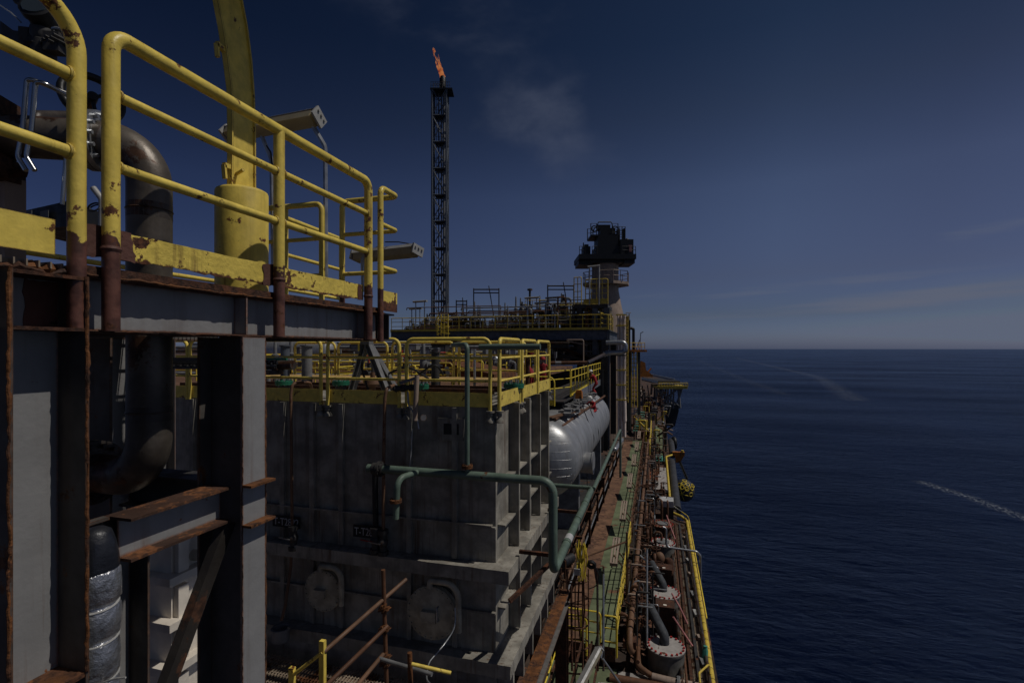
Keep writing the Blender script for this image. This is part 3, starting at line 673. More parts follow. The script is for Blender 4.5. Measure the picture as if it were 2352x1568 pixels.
# hand wheel with its stem
hw = at(212, 226, 3.3)
t = thing('hand_wheel', 'black valve hand wheel standing above the flanged pipe between two railings', 'hand wheel', hw)
ax = V((.75, -.35, .2)).normalized()
MB().torus(hw, ax, .155, .024, 32, 10).build('rim', 'black', t)
xx, yy = frame(ax); b = MB()
for k in range(3):
    a = k*2*pi/3+.4; b.tube([hw, hw+(xx*cos(a)+yy*sin(a))*.155], .011, 8)
b.lathe(hw-ax*.03, ax, [(.03, 0), (.03, .06)], 12).build('spoke', 'black', t)
MB().tube([hw, hw-ax*.22, fp+Z1*.12+d2*.3, fp+d2*.3], .03, 10, .05).build('stem', 'dark_pipe', t)
# tubing loops
t = thing('instrument_tubing', 'two bent stainless impulse tubes looping in front of the pipe clamp', 'tubing', at(90, 300, 2.5))
for (xa, xb, dy) in ((48, 70, 0), (68, 92, 6)):
    MB().tube([at(xa+12, 392, 2.6), at(xa-8, 360, 2.6), at(xa+4, 300, 2.6), at(xa+14, 182+dy, 2.6), at(xb+10, 186+dy, 2.6), at(170, 222+dy, 2.75)], .0115, 10, .05, seg=6).build('tube', 'chrome', t)
MB().tube([at(143, 470, 2.7), at(152, 360, 2.7), at(155, 330, 2.7)], .010, 8).build('tube', 'chrome', t)
# transmitter
tp = at(98, 40, 2.75)
t = thing('pressure_transmitter', 'dark round pressure transmitter with glass dial above the railing', 'transmitter', tp)
ax = V((.42, -.8, .42)).normalized(); xx, yy = frame(ax)
MB().lathe(tp-ax*.09, ax, [(.05, 0), (.068, .01), (.068, .11), (.078, .115), (.078, .15), (.066, .155)], 26).build('housing', 'black', t)
MB().lathe(tp+ax*.066, ax, [(.062, 0), (.06, .004)], 24).build('dial', 'glass', t)
MB().lathe(tp-Z1*.07, -Z1, [(.05, 0), (.055, .03), (.045, .06), (.05, .065), (.05, .12), (.06, .125), (.06, .16)], 18).build('neck', 'dark_steel', t)
q = at(100, 95, 2.75)
b = MB().obox(q, xx*.055, yy*.05, ax*.03).obox(q+V((.09, 0, -.03)), V((.035, .015, 0)), V((-.01, .03, 0)), Z1*.05).obox(q+V((-.09, 0, .0)), V((.02, .01, 0)), V((0, .04, 0)), Z1*.07)
for k in range(6): b.cyl(q+V((.05+.02*k, -.05, -.04+.012*(k % 3))), q+V((.05+.02*k, .05, -.04+.012*(k % 3))), .008, 6)
b.build('manifold', 'dark_steel', t)
MB().tube([at(40, 2, 2.8), at(75, 18, 2.78)], .022, 10).build('conduit', 'dark_steel', t)
MB().prism([at(0, 48, 2.9), at(30, 70, 2.85), at(62, 75, 2.8), at(70, 52, 2.8), at(76, 54, 2.8), at(70, 95, 2.8), at(30, 110, 2.85), at(0, 105, 2.9)], ray(40, 80).normalized()*.06).build('bracket', 'dark_steel', t)
MB().tube([at(-5, 10, 2.9), at(25, 30, 2.85), at(48, 52, 2.8)], .004, 6, .05).build('wire', 'galv', t)
MB().tube([at(120, 90, 2.75), at(140, 88, 2.75), at(158, 78, 2.75)], .012, 8).torus(at(140, 78, 2.74), (0, .3, 1), .035, .008, 14, 6).build('needle_valve', 'galv', t)
# steel support and dark box behind the left railing
t = thing('pipe_support', 'rusty angle bracket holding the steel pipe behind the curved railing', 'bracket', at(20, 450, 2.9))
MB().prism([at(-30, 330, 2.85), at(35, 350, 2.85), at(30, 385, 2.85), at(66, 395, 2.85), at(62, 408, 2.85), at(-30, 412, 2.85)], ray(20, 380).normalized()*.12).build('plate', 'rust', t)
MB().box(at(22, 480, 2.9).x-.05, at(22, 480, 2.9).x+.05, at(22, 480, 2.9).y-.05, at(22, 480, 2.9).y+.05, .36, at(22, 412, 2.9).z).build('stub_column', 'tan', t)
p = at(110, 470, 9)
t = thing('equipment_skid', 'dark boxy equipment skid far behind the curved yellow railing', 'equipment', p)
b = MB(); d = ray(110, 470).normalized(); q0, q1, q2, q3 = at(48, 486, 9), at(155, 462, 8.6), at(155, 520, 8.6), at(48, 530, 9)
b.prism([q0, q1, q2, q3], V((-.3, 1, 0))).build('casing', 'black', t)
for (a, c) in ((60, 74), (94, 112)): MB().prism([at(a, 488, 8.75), at(c, 484, 8.72), at(c, 504, 8.72), at(a, 506, 8.75)], V((.05, -.04, 0))).build('panel', 'grey_steel', t)
t = thing('pole', 'bent grey pole with a coiled wire between the two railings', 'pole', at(232, 500, 5))
MB().tube([at(214, 432, 5), at(234, 458, 5), at(234, 560, 5)], .028, 10, .06).build('shaft', 'lamp_shell', t)
MB().torus(at(216, 476, 5), (.3, -1, .6), .055, .008, 20, 6).torus(at(218, 478, 4.98), (.2, -1, .8), .05, .007, 20, 6).build('wire_coil', 'black', t)
# foil wrapped pipe below
t = thing('insulated_pipe', 'silver foil wrapped riser with black sleeve tied by bands beside the near column', 'pipe', (-2.42, 1.70, -2))
prof = []; z = -3.2
zz = [-3.2, -2.95, -2.7, -2.47, -2.25, -2.04, -1.84, -1.65, -1.46, -1.29, -1.14, -.975]
rr = random.Random(3)
for k in range(len(zz)-1):
    a, c = zz[k], zz[k+1]
    for q, r_ in ((.0, .078), (.1, .088), (.5, .092), (.85, .089), (.98, .078)): prof.append((r_+rr.uniform(-.003, .003), a+(c-a)*q))
MB().lathe((-2.42, 1.70, 0), Z1, prof, 30).build('foil_jacket', 'foil', t, ang=70, jit=.008)
MB().lathe((-2.42, 1.70, 0), Z1, [(.088, -.985), (.084, -.93), (.075, -.87), (.06, -.82), (.035, -.80)], 26).build('sleeve', 'black_wrap', t, ang=70, jit=.008)
b = MB()
for k, q in enumerate(zz[1:-1]): b.torus((-2.42, 1.70, q), V((.12, -.1, 1)), .083, .005, 26, 6)
q = V((-2.333, 1.67, -1.46)); b.tube([q, q+V((.07, 0, .03)), q+V((.13, 0, .045))], .004, 6)
b.build('tie_band', 'lamp_shell', t)
# cream stiffened tank below the frame
XC = -3.6; YC = 3.08
t = thing('cream_tank', 'cream steel tank with ledge stiffeners below the near frame', 'tank', (XC-1.5, 4.5, -3))
YCE = 3.74
MB().box(XC-3, XC, YC, YCE, -4.2, -1.32).build('shell', 'cream', t)
for k in range(6):
    z = -1.76-.345*k
    MB().box(XC-3.1, XC+.085, YC-.085, YCE, z-.03, z+.03).build('ledge', 'cream', t)
for k in range(2): 
    y = YC+.02+.40*k
    for j in range(7):
        z1 = -1.35 if j == 0 else -1.76-.345*(j-1)-.08
        MB().box(XC+.001, XC+.05, y, y+.09, max(-4.19, -1.76-.345*j+.031), z1).build('rib', 'cream', t)
q = V((XC+.02, YC+.2, -1.50))
MB().tube([q+V((-.02, 0, -.16)), q+V((.1, 0, -.16)), q+V((.12, .0, 0)), q+V((.30, .25, .03))], .045, 14, .08).build('nozzle', 'cream', t)
flange_pair(MBf := MB(), q+V((.27, .21, .03)), (.7, .7, .1), .085, .02, 8); MBf.build('flange', 'rust', t)
for (x0, x1, y, z0, z1, mt, nm, lb) in ((-4.8, -4.45, 3.4, -3.6, -.1, 'dark_steel', 'steel_column', 'dark inner column half hidden behind the bent steel pipe'),
                                       (-7.4, -7.1, 6.0, -6, .4, 'white_dirty', 'steel_column', 'pale column seen through the gap behind the bent pipe')):
    o = MB().ibeam(((x0+x1)/2, y, z0), ((x0+x1)/2, y, z1), .3, .3, .016, (1, 0, 0)).build(nm, mt); tag(o, lb, 'column')
# cable tray across behind the columns
t = thing('cable_tray', 'dark rusty cable tray running behind the frame columns', 'cable tray', (-5.5, 4.6, -.2))
b = MB()
for zz_ in (-.10, -.2): b.box(-9, -4.2, 4.6, 4.625, zz_-.03, zz_+.0)
for k in range(48): b.box(-9+k*.1, -8.97+k*.1, 4.6, 5.0, -.205, -.19)
b.build('tray', 'dark_steel', t); b = MB()
for k in range(7): b.tube([(-9, 4.66+k*.045, -.165+.02*(k % 2)), (-4.2, 4.66+k*.045, -.165+.02*(k % 2))], .016, 6)
b.build('cable_bundle', 'black', t)
# ------------------------------------------------------------------ main grey tank
YT, XK, ZT = 8.2, -2.61, -.95
t = thing('process_tank', 'large grey coated rectangular tank with ribs, ledges and two round manholes', 'tank', (-6, 10, -5.3)); TANK = t
MB().box(-11.5, XK, YT+.02, 12.3, -5.95, ZT-.01).build('shell', 'grey_coat', t, jit=0)
def soft(b, nm, jit=.006): return b.build(nm, 'grey_coat', t, jit=jit)
def sub(x0, x1, y0, y1, z0, z1, n=1.0):
    """a box cut into cells so that its coat can be uneven"""
    b = MB(); 
    nx, ny, nz = [max(1, int(round(abs(q)/.14))) for q in (x1-x0, y1-y0, z1-z0)]
    nx, ny, nz = min(nx, 40), min(ny, 40), min(nz, 40)
    def grid(o, a, c, na, nc):
        base = len(b.v); o, a, c = V(o), V(a), V(c)
        for i in range(na+1):
            for j in range(nc+1): b.v.append(o+a*(i/na)+c*(j/nc))
        for i in range(na):
            for j in range(nc):
                k = base+i*(nc+1)+j; b.f.append((k, k+nc+1, k+nc+2, k+1))
    dx, dy, dz = V((x1-x0, 0, 0)), V((0, y1-y0, 0)), V((0, 0, z1-z0)); o = V((x0, y0, z0)); e = V((x1, y1, z1))
    grid(o, dy, dx, ny, nx); grid(o+dz, dx, dy, nx, ny); grid(o, dx, dz, nx, nz); grid(o+dy, dz, dx, nz, nx); grid(o, dz, dy, nz, ny); grid(o+dx, dy, dz, ny, nz)
    return b
for y in (9.02, 9.86, 10.80, 11.68): soft(sub(XK, -2.46, y, y+.05, -3.58, ZT-.03).box(-2.50, -2.42, y-.012, y+.062, -3.58, ZT-.03), 'rib')
for z in (-2.26, -3.02): soft(sub(XK, -2.47, 8.32, 12.28, z, z+.03), 'stiffener')
soft(sub(-11.5, -2.30, 7.94, 12.32, -3.82, -3.60), 'ledge', .010)
for y in (9.02, 9.86, 10.80, 11.68): soft(sub(XK, -2.40, y, y+.05, -5.08, -3.83), 'rib')
soft(sub(XK, -2.47, 8.32, 12.28, -4.42, -4.39), 'stiffener')
soft(sub(-11.5, -2.27, 7.93, 12.32, -5.34, -5.12), 'ledge', .010)
for y in (8.3, 9.0, 9.7, 10.4, 11.1, 11.8): soft(sub(-2.6, -2.33, y, y+.08, -5.95, -5.35), 'rib')
for px in (652, 720, 786, 942, 1046):
    x = onY(px, 1000, YT).x
    soft(sub(x-.045, x+.045, YT-.06, YT+.01, -3.58, ZT-.06), 'rib'); soft(sub(x-.04, x+.04, YT-.05, YT+.01, -5.1, -3.83), 'rib')
for x in (-8.2, -9.0, -10, -11): soft(sub(x-.045, x+.045, YT-.06, YT+.01, -3.58, ZT-.06), 'rib')
for (z) in (-2.98,): soft(sub(-11.5, -2.66, YT-.07, YT+.01, z, z+.025), 'stiffener')
soft(sub(-3.55, -2.60, YT-.05, YT+.01, -3.02, -2.99), 'stiffener'); soft(sub(-11, -2.6, YT-.05, YT+.01, -4.45, -4.42), 'stiffener')
# square lifting frame pocket near the top
p0, p1 = onY(1022, 970, YT), onY(1064, 998, YT)
soft(sub(p0.x-.12, p1.x+.03, YT-.05, YT+.01, p1.z-.10, p0.z+.08), 'pocket'); MB().box(p0.x, p1.x-.06, YT-.056, YT-.051, p1.z, p0.z-.01).build('pocket', 'black', t)
for (px, py, rr_, flip) in ((740, 1357, .375, 0), (990, 1408, .455, 1)):
    c = onY(px, py, YT-.16)
    mh = MB().lathe(c, (0, 1, 0), [(.001, 0), (rr_*.97, 0), (rr_, .01), (rr_, .05), (rr_*.985, .055), (rr_*.985, .06), (rr_, .065), (rr_, .11), (rr_*.8, .112), (rr_*.8, .2)], 40)
    for k in range(24):
        a = 2*pi*k/24; q = c+V((cos(a), 0, sin(a)))*rr_*.93; mh.cyl(q+V((0, -.025, 0)), q, .016, 6)
    mh.box(c.x-rr_*.35, c.x+rr_*.25, c.y-.09, c.y, c.z-rr_*.28, c.z+rr_*.12)
    m_ = mh.build('manhole_cover', 'manhole_coat', t)
    MB().tube([c+V((0, -.05, rr_*1.02)), c+V((0, -.05, rr_*1.28)), c+V((rr_*1.14, -.05, rr_*1.28)), c+V((rr_*1.14, -.03, -rr_*.5))], .05, 14, .3, seg=8).build('swing_arm', 'manhole_coat', m_)
    hb = MB()
    if flip:
        hb.tube([c+V((.14, -.01, -.1)), c+V((.14, -.07, -.1)), c+V((.14, -.07, .14)), c+V((.14, -.01, .14))], .014, 8, .02)
        hb.build('handle', 'galv', m_)
def letters(txt, org, ex, h, par, mat='sign_white', depth=.004, nudge=V((0, -.004, 0))):
    cu = bpy.data.curves.new('lettering', 'FONT'); cu.body = txt; cu.size = 1; cu.extrude = .5
    o = bpy.data.objects.new('lettering', cu); C.objects.link(o)
    dg = bpy.context.evaluated_depsgraph_get(); me = bpy.data.meshes.new_from_object(o.evaluated_get(dg)); bpy.data.objects.remove(o)
    xs = [v.co.x for v in me.vertices]; ys = [v.co.y for v in me.vertices]; x0, x1, y0, y1 = min(xs), max(xs), min(ys), max(ys)
    ex = V(ex); up = V((0, 0, 1)); nm = ex.normalized().cross(up); po = V(par['_o'])
    for v in me.vertices:
        v.co = V(org)+ex*((v.co.x-x0)/(x1-x0))+up*(h*(v.co.y-y0)/(y1-y0))+nm*(depth*v.co.z)+nudge-po
    me.materials.clear(); me.materials.append(MAT[mat]); q = bpy.data.objects.new('lettering', me); C.objects.link(q); q.parent = par; q['_o'] = tuple(po); return q
for (xa, xb, ya, yb) in ((627, 690, 1188, 1213), (812, 877, 1213, 1237)):
    a, c = onY(xa, ya, YT-.075), onY(xb, yb, YT-.075); z0 = min(a.z, c.z)-.01; z1 = z0+.215
    s_ = MB().box(a.x, c.x, YT-.085, YT-.075, z0, z1).build('sign_plate', 'sign_black', t)
    letters('T-T2822', (a.x+.03, YT-.087, z0+.04), (c.x-a.x-.06, 0, 0), .135, s_)
# roof plate kerb
soft(sub(-11.5, -2.62, 8.26, 12.3, ZT-.06, ZT-.012), 'roof_plate', .003)
# skid beam and legs carrying the tank
t2 = thing('support_frame', 'rusty grey skid frame with legs carrying the big coated tank', 'steel frame', (-6, 10, -10))
MB().ibeam((-2.2, 7.6, -6.12), (-2.2, 12.6, -6.12), .26, .3, .02).build('skid_beam', 'white_dirty', t2)
MB().ibeam((-11.5, 7.75, -6.12), (-2.34, 7.75, -6.12), .26, .3, .02).build('skid_beam', 'dark_steel', t2)
MB().box(-2.325, -2.075, 7.62, 12.58, -5.968, -5.955).build('rust_scale', 'rust_orange', t2, jit=.004)
for x in (-2.2, -6, -10): 
    for y in (8.0, 12.2): MB().ibeam((x, y, DK), (x, y, -6.275), .28, .28, .02, (1, 0, 0)).build('leg', 'rust', t2)
MB().ibeam((-2.2, 8.2, -6.5), (-2.2, 11.9, -9.4), .18, .18, .015).build('brace', 'rust', t2)
# concrete-coloured bolted feet of the rail posts are part of each rail panel (pads below)
def pad(p, par):
    p = V(p); MB().lathe(p, -Z1, [(.075, 0), (.075, .03), (.035, .035), (.05, .08), (.03, .11), (.08, .17), (.08, .20)], 12).build('foot_pad', 'grey_coat', par, jit=.008)
XS = -2.545; ZB = ZT+.03
fx = lambda px: onY(px, 801.01, 8.17).x
sy = lambda px: onX(px, 801.01, XS).y
tops = 1.10
names = ['yellow tank-top railing panel just right of the first frame column', 'wide yellow tank-top railing panel in front of the grey A-frame', 'yellow tank-top railing panel at the front corner behind the tall green pipe']
for k, (xa, xb) in enumerate(((fx(560), fx(737)), (fx(753), fx(917)), (fx(934), fx(1126)))):
    t = rail_panel(['yellow tank-top railing panel beside the frame column with a copper pipe loop', 'wide yellow tank-top railing panel in front of the grey A-frame bracket', 'yellow tank-top railing panel at the tank corner behind the green standpipe'][k],
        (xa, 8.17, ZB), (xb, 8.17, ZB), 1.12, .034, .024, (.335, .68), .13, .24, mat='yellow', group='railings on the grey tank', foot=.18, n=14, toe_off=-.03, toe_z=-.07)
    for x in (xa, xb): pad((x, 8.17, ZB-.12), t)
for k, (ya, yb) in enumerate(((sy(1147), sy(1193)), (sy(1199), sy(1230)), (sy(1235), sy(1261)))):
    t = rail_panel(['first yellow railing panel on the sunlit tank side next to the corner', 'second yellow railing panel on the sunlit side of the tank', 'third yellow railing panel at the far end of the sunlit tank side'][k],
        (XS, ya, ZB), (XS, yb, ZB), 1.12, .034, .024, (.335, .68), .10, .25, mat='yellow', group='railings on the grey tank', foot=.16, n=14, toe_off=.01, toe_z=-.06)
    for y in (ya, yb): pad((XS, y, ZB-.12), t)
for k, (xa, xb) in enumerate(((-9.8, -8.5), (-8.4, -6.9), (-6.75, -5.0), (-4.85, -3.1))):
    rail_panel(['yellow back railing of the tank roof seen through the gap between columns', 'yellow back railing of the tank roof behind the first frame column', 'yellow back railing of the tank roof behind the A-frame', 'yellow back railing of the tank roof behind the corner panel'][k],
        (xa, 12.2, ZB), (xb, 12.2, ZB), 1.12, .034, .024, (.335, .68), .13, mat='yellow', group='railings on the grey tank', n=10)
rail_panel('yellow tank-top railing panel seen between the bent pipe and the column', (fx(250), 8.17, ZB), (fx(430), 8.17, ZB), 1.12, .034, .024, (.335, .68), .13, .24, mat='yellow', group='railings on the grey tank', foot=.1, n=12, toe_off=-.03, toe_z=-.07)
rail_panel('yellow tank-top railing panel mostly hidden behind the frame column', (fx(436), 8.17, ZB), (fx(552), 8.17, ZB), 1.12, .034, .024, (.335, .68), .13, .24, mat='yellow', group='railings on the grey tank', foot=.1, n=12, toe_off=-.03, toe_z=-.07)
# ------------------------------------------------------------------ on the tank roof
b = MB(); x = -11.3
b.box(-11.3, -3.0, 10.9, 11.9, ZT+.20, ZT+.23)
for k in range(210): b.box(-11.3+k*.0395, -11.285+k*.0395, 10.88, 11.92, ZT+.231, ZT+.246)
o = b.build('walkway_grating', 'frp'); tag(o, 'tan fibreglass grating walkway laid across the tank roof', 'grating')
o = MB().box(-11.3, -3.2, 9.9, 10.0, ZT+.02, ZT+.12).box(-11.3, -3.2, 10.4, 10.46, ZT+.02, ZT+.15).build('roof_beam', 'rust'); tag(o, 'rust brown low beam lying on the tank roof before the grating', 'beam')
def nozzle(px, py, Y, s, label):
    p = onY(px, py, Y); p.z = ZT
    t = thing('tank_nozzle', label, 'nozzle', p, 'green flanged nozzles on the tank roof')
    MB().cyl(p, p+Z1*.22*s, .13*s, 16).build('neck', 'dark_steel', t)
    b = MB(); flange_pair(b, p+Z1*.24*s, Z1, .20*s, .035, 10); b.build('flange', 'green_flange', t)
    b = MB()
    for k in range(8): 
        a = 2*pi*k/8; q = p+V((cos(a), sin(a), 0))*.16*s; b.cyl(q+Z1*.18*s, q+Z1*.36*s, .016, 6)
    b.build('stud_bolts', 'galv', t)
nozzle(652, 895, 9.3, .9, 'green flanged roof nozzle beside the copper pipe loop')
nozzle(783, 880, 9.6, .9, 'green flanged roof nozzle left of the A-frame foot')
nozzle(967, 880, 9.4, .8, 'green flanged roof nozzle behind the rusty stub pipe')
nozzle(1180, 895, 9.5, 1., 'green flanged roof nozzle with tall studs by the tank corner')
p = onY(856, 880, 9.5)
t = thing('relief_valve', 'bronze bell shaped vent under the grey A-frame', 'vent', (p.x, 9.5, ZT))
MB().lathe((p.x, 9.5, ZT), Z1, [(.10, 0), (.10, .05), (.06, .07), (.06, .14), (.18, .22), (.15, .34), (.05, .36), (.05, .46)], 22).build('bell', 'brown_pipe', t)
MB().cyl((p.x, 9.5, ZT+.46), (p.x, 9.5, ZT+.95), .03, 10).build('stem', 'dark_steel', t)
ap, f1_, f2_ = onY(842, 782, 8.7), onY(806, 905, 8.55), onY(890, 905, 8.55)
t = thing('lifting_frame', 'grey steel A-frame bracket standing at the tank roof edge', 'frame', (ap.x, 8.7, ZT))
for q, s_ in ((f1_, 1), (f2_, 1), (V((ap.x+.25, 9.5, ZT)), 1)): MB().ibeam(ap, q, .13, .10, .014, (0, 1, 0)).build('leg', 'grey_steel', t)
MB().box(ap.x-.09, ap.x+.10, 8.62, 8.78, ap.z-.08, ap.z+.35).build('head_plate', 'grey_steel', t)
o = MB().tube([onY(828, 790, 8.6), onY(832, 850, 8.62), onY(845, 895, 8.6)], .02, 8, .1).build('cable', 'black'); tag(o, 'thick black cable hanging down along the A-frame', 'cable')
for (x0, y0, x1, y1, x2, y2, lb) in ((885, 862, 935, 838, 985, 870, 'black hose arching on the tank roof near the rusty stub'), (960, 862, 1000, 832, 1018, 860, 'second black hose looping behind the green standpipe')):
    o = MB().tube([onY(x0, y0, 9.2), onY(x1, y1, 9.1), onY(x2, y2, 9.3)], .022, 8, .5).build('hose', 'black'); tag(o, lb, 'hose')
# vents and posts on the roof
for k, (px, py, Y, h_, r_, mt, lb) in enumerate(((1000, 850, 10.5, .85, .09, 'dark_steel', 'dark steel post behind the green standpipe on the tank roof'), (1090, 850, 11.2, .9, .03, 'galv', 'slim galvanized post standing on the tank roof'),
        (655, 830, 10.8, 1.0, .11, 'blue_steel', 'dark round post behind the copper loop'), (705, 830, 11.0, 1.0, .13, 'grey_steel', 'grey round post on the tank roof left of the A-frame'),
        (1212, 850, 11.5, .75, .05, 'rust', 'rusty short post behind the corner railing'))):
    p = onY(px, py, Y)
    o = MB().lathe((p.x, Y, ZT), Z1, [(r_*1.5, 0), (r_*1.5, .03), (r_, .031), (r_, h_), (r_*1.3, h_+.01), (r_*1.3, h_+.04)], 14).build('post', mt); tag(o, lb, 'post')
# dark round plate header (handrail level dark disc left)
p = onY(645, 838, 8.0)
t = thing('flanged_header', 'dark flanged header with green joint hanging at the frame column', 'pipe', p)
b = MB(); b.cyl(p+V((-.45, 0, 0)), p+V((.28, 0, 0)), .09, 14).cyl(p+V((-.2, 0, -.1)), p+V((-.2, 0, -.18)), .2, 16); b.build('body', 'dark_pipe', t)
b = MB(); flange_pair(b, p+V((-.05, 0, 0)), (1, 0, 0), .16, .03); b.build('flange', 'dark_steel', t); MB().box(p.x-.3, p.x+.22, p.y-.12, p.y-.09, p.z+.09, p.z+.13).build('joint', 'green_flange', t)

# ------------------------------------------------------------------ green pipework in front of the tank
YP = 7.7; gr = .07
e1 = onY(845, 1075, YP); zz0 = e1.z
xr_ = onY(1270, 1107, YP).x; zlow = onY(1272, 1315, YP).z
t = thing('green_pipe', 'long dark green pipe across the tank front turning down at the corner', 'pipe', (-3, YP, zz0))
MB().tube([(e1.x, YP, zz0), (xr_, YP, zz0), (xr_, YP, zlow), (xr_, 12.35, zlow)], gr, 18, .20, seg=8).build('pipe_run', 'green_pipe', t)
b = MB(); flange_pair(b, (e1.x+.22, YP, zz0), (1, 0, 0), .13, .025, 8); b.cyl((e1.x+.1, YP, zz0), (e1.x+.3, YP, zz0), .10, 14); b.build('flange', 'dark_steel', t)
bx = onY(962, 1080, YP).x; bz = zz0
MB().tube([(bx, YP, bz), (bx-.12, YP-.5, bz), (bx-.14, YP-.52, bz-.62)], .05, 14, .16, seg=8).build('branch', 'green_pipe', t)
q = V((bx-.14, YP-.52, bz-.34)); b = MB(); flange_pair(b, q, Z1, .095, .02, 6); b.build('flange', 'rust_orange', t)
for y in (8.9, 10.2, 11.3): MB().torus((xr_, y, zlow), (0, 1, 0), .074, .012, 18, 8).build('coupling', 'green_pipe', t)
MB().tube([(xr_, 9.0, zlow), (xr_, 9.24, zlow)], .0735, 18).build('label_band', 'sign_white', t)
for a_, c_ in (((xr_, 8.6, zlow-.1), (-2.3, 8.6, zlow-.1)), ((xr_, 11, zlow-.1), (-2.3, 11, zlow-.1)), ((-2.28, 7.9, -4.05), (-1.5, 9.2, zlow-.12))): MB().bar(a_, c_, .06, .06).build('support_arm', 'rust', t)
sx = onY(1072, 900, YP-.02).x; stz = onY(1072, 792, YP).z
t = thing('green_pipe', 'green standpipe rising past the tank railing and bending over its top rail', 'pipe', (sx, YP, zz0))
MB().tube([(sx, YP, zz0+.04), (sx, YP, stz), (sx-.45, YP+.5, stz+.0)], .04, 14, .09).build('pipe_run', 'green_pipe', t)
MB().tube([(sx+.05, YP+.45, stz-.03), (sx+1.1, YP+.45, stz-.03)], .05, 12).build('branch', 'green_pipe', t)
b = MB(); flange_pair(b, (sx, YP, zz0+.14), Z1, .09, .022, 8); b.build('flange', 'rust_orange', t)
zf, yf = zlow, 12.35
t = thing('green_pipe', 'grey green crossing pipe joining a riser in front of the silver vessel', 'pipe', (xr_, yf, zf))
MB().tube([(xr_, yf+.01, zf), (xr_, yf+.3, zf), (xr_-.8, yf+.3, zf), (xr_-1.15, yf+.3, zf), (xr_-1.15, yf+.3, onY(1284, 925, yf+.3).z), (xr_-2, yf+.3, onY(1284, 925, yf+.3).z)], .05, 14, .14).build('pipe_run', 'green_pipe', t)
b = MB(); flange_pair(b, (xr_-1.15, yf+.3, zf+.25), Z1, .11, .03, 8); b.build('flange', 'dark_steel', t)
o = MB().tube([(xr_+.05, 12.5, zf+.02), (xr_+.05, 22, zf+.02), (xr_+.05, 22, zf-2)], .05, 12, .2).build('service_pipe', 'green_pipe'); tag(o, 'grey green service pipe running on beside the silver vessel', 'pipe')
# copper coloured drain loops on the tank front
def drop(label, pts, r, mat='brown_pipe', bend=.09, cat='pipe', name='drain_pipe'):
    o = MB().tube(pts, r, 10, bend).build(name, mat); return tag(o, label, cat)
drop('copper coloured drain pipe looping over the tank edge beside the frame column', [onY(716, 892, 8.45), onY(712, 878, 8.3), onY(672, 880, 8.02), onY(668, 905, 8.0), onY(671, 1205, 8.0), onY(668, 1300, 8.0), onY(655, 1390, 7.8), onY(646, 1425, 7.7)], .028)
drop('brown drain pipe dropping down the tank front beside the second sign', [onY(905, 885, 8.4), onY(888, 892, 8.02), onY(884, 915, 8.0), onY(881, 1060, 8.0), onY(880, 1330, 8.0)], .030)
drop('dark thin pipe on the tank front crossing the second sign', [onY(861, 1075, 8.05), onY(864, 1275, 8.05)], .05, 'black')
for (px, py, lb) in ((674, 1235, 'dark ball valve on the drain pipe under the first tank sign'), (880, 1245, 'dark ball valve on the brown drain pipe by the second tank sign'), (862, 1240, 'red handled valve between the second sign and its drain pipe')):
    p = onY(px, py, 7.98); t = thing('ball_valve', lb, 'valve', p)
    MB().sphere(p, .09, 12, 8).cyl(p-Z1*.22, p-Z1*.15, .09, 12).cyl(p+Z1*.15, p+Z1*.22, .09, 12).cyl(p-Z1*.2, p+Z1*.2, .06, 12).build('body', 'dark_steel', t)
    MB().bar(p+V((0, -.1, 0)), p+V((-.22, -.12, .03)), .025, .012).build('handle', 'galv' if 'red' not in lb else 'red', t)
p = onY(645, 1448, 7.7)
t = thing('drain_pot', 'round grey drain pot on the grating under the first sign pipe', 'pot', p)
MB().lathe(p-Z1*.16, Z1, [(.15, 0), (.15, .2), (.165, .2), (.165, .22), (.13, .22), (.12, .12), (.001, .12)], 20).build('pot', 'grey_steel', t)
# stub pipes at the tank edge
drop('rusty cream stub pipe leaning on the tank edge', [onY(958, 862, 8.05), onY(953, 966, 7.95)], .042, 'tan', 0)
p = onY(975, 957, YT-.02)
o = MB().tube([p+V((-.05, .05, -.02)), p+V((.10, -.25, .02))], .05, 14).cyl(p+V((.1, -.25, .02)), p+V((.105, -.26, .02)), .056, 14).build('spout', 'white'); tag(o, 'short white spout with a rusty rim sticking out of the tank front', 'spout')
t = thing('drain_valve', 'grey clamp coupling with lever on the brown drain pipe top', 'valve', onY(925, 890, 8.1))
b = MB(); p = onY(905, 893, 8.1); q = onY(955, 889, 8.1); b.tube([p, q], .045, 14)
for k in (.1, .35, .5, .8): b.torus(p.lerp(q, k), q-p, .05, .016, 16, 6)
b.build('coupling', 'dark_steel', t); MB().bar(onY(918, 880, 8.05), onY(962, 866, 8.05), .02, .05).build('lever', 'grey_steel', t)
drop('pale flexible hose drooping from the clamp coupling down the tank', [onY(937, 900, 8.05), onY(938, 930, 8.0), onY(958, 960, 7.98), onY(962, 985, 7.98)], .014, 'galv', .2, 'hose', 'hose')
drop('twin pale cables hanging down beside the manhole with the handle', [onY(1045, 1395, 7.9), onY(1047, 1440, 7.85), onY(1020, 1480, 7.6), onY(985, 1520, 7.2), onY(978, 1560, 6.9), onY(1010, 1590, 6.6)], .012, 'galv', .3, 'cable', 'cable')
drop('pale paint run like rope hanging in front of the tank', [onY(947, 985, 8.1), onY(945, 1030, 8.12), onY(940, 1082, 8.12)], .008, 'sign_white', 0, 'rope', 'rope')

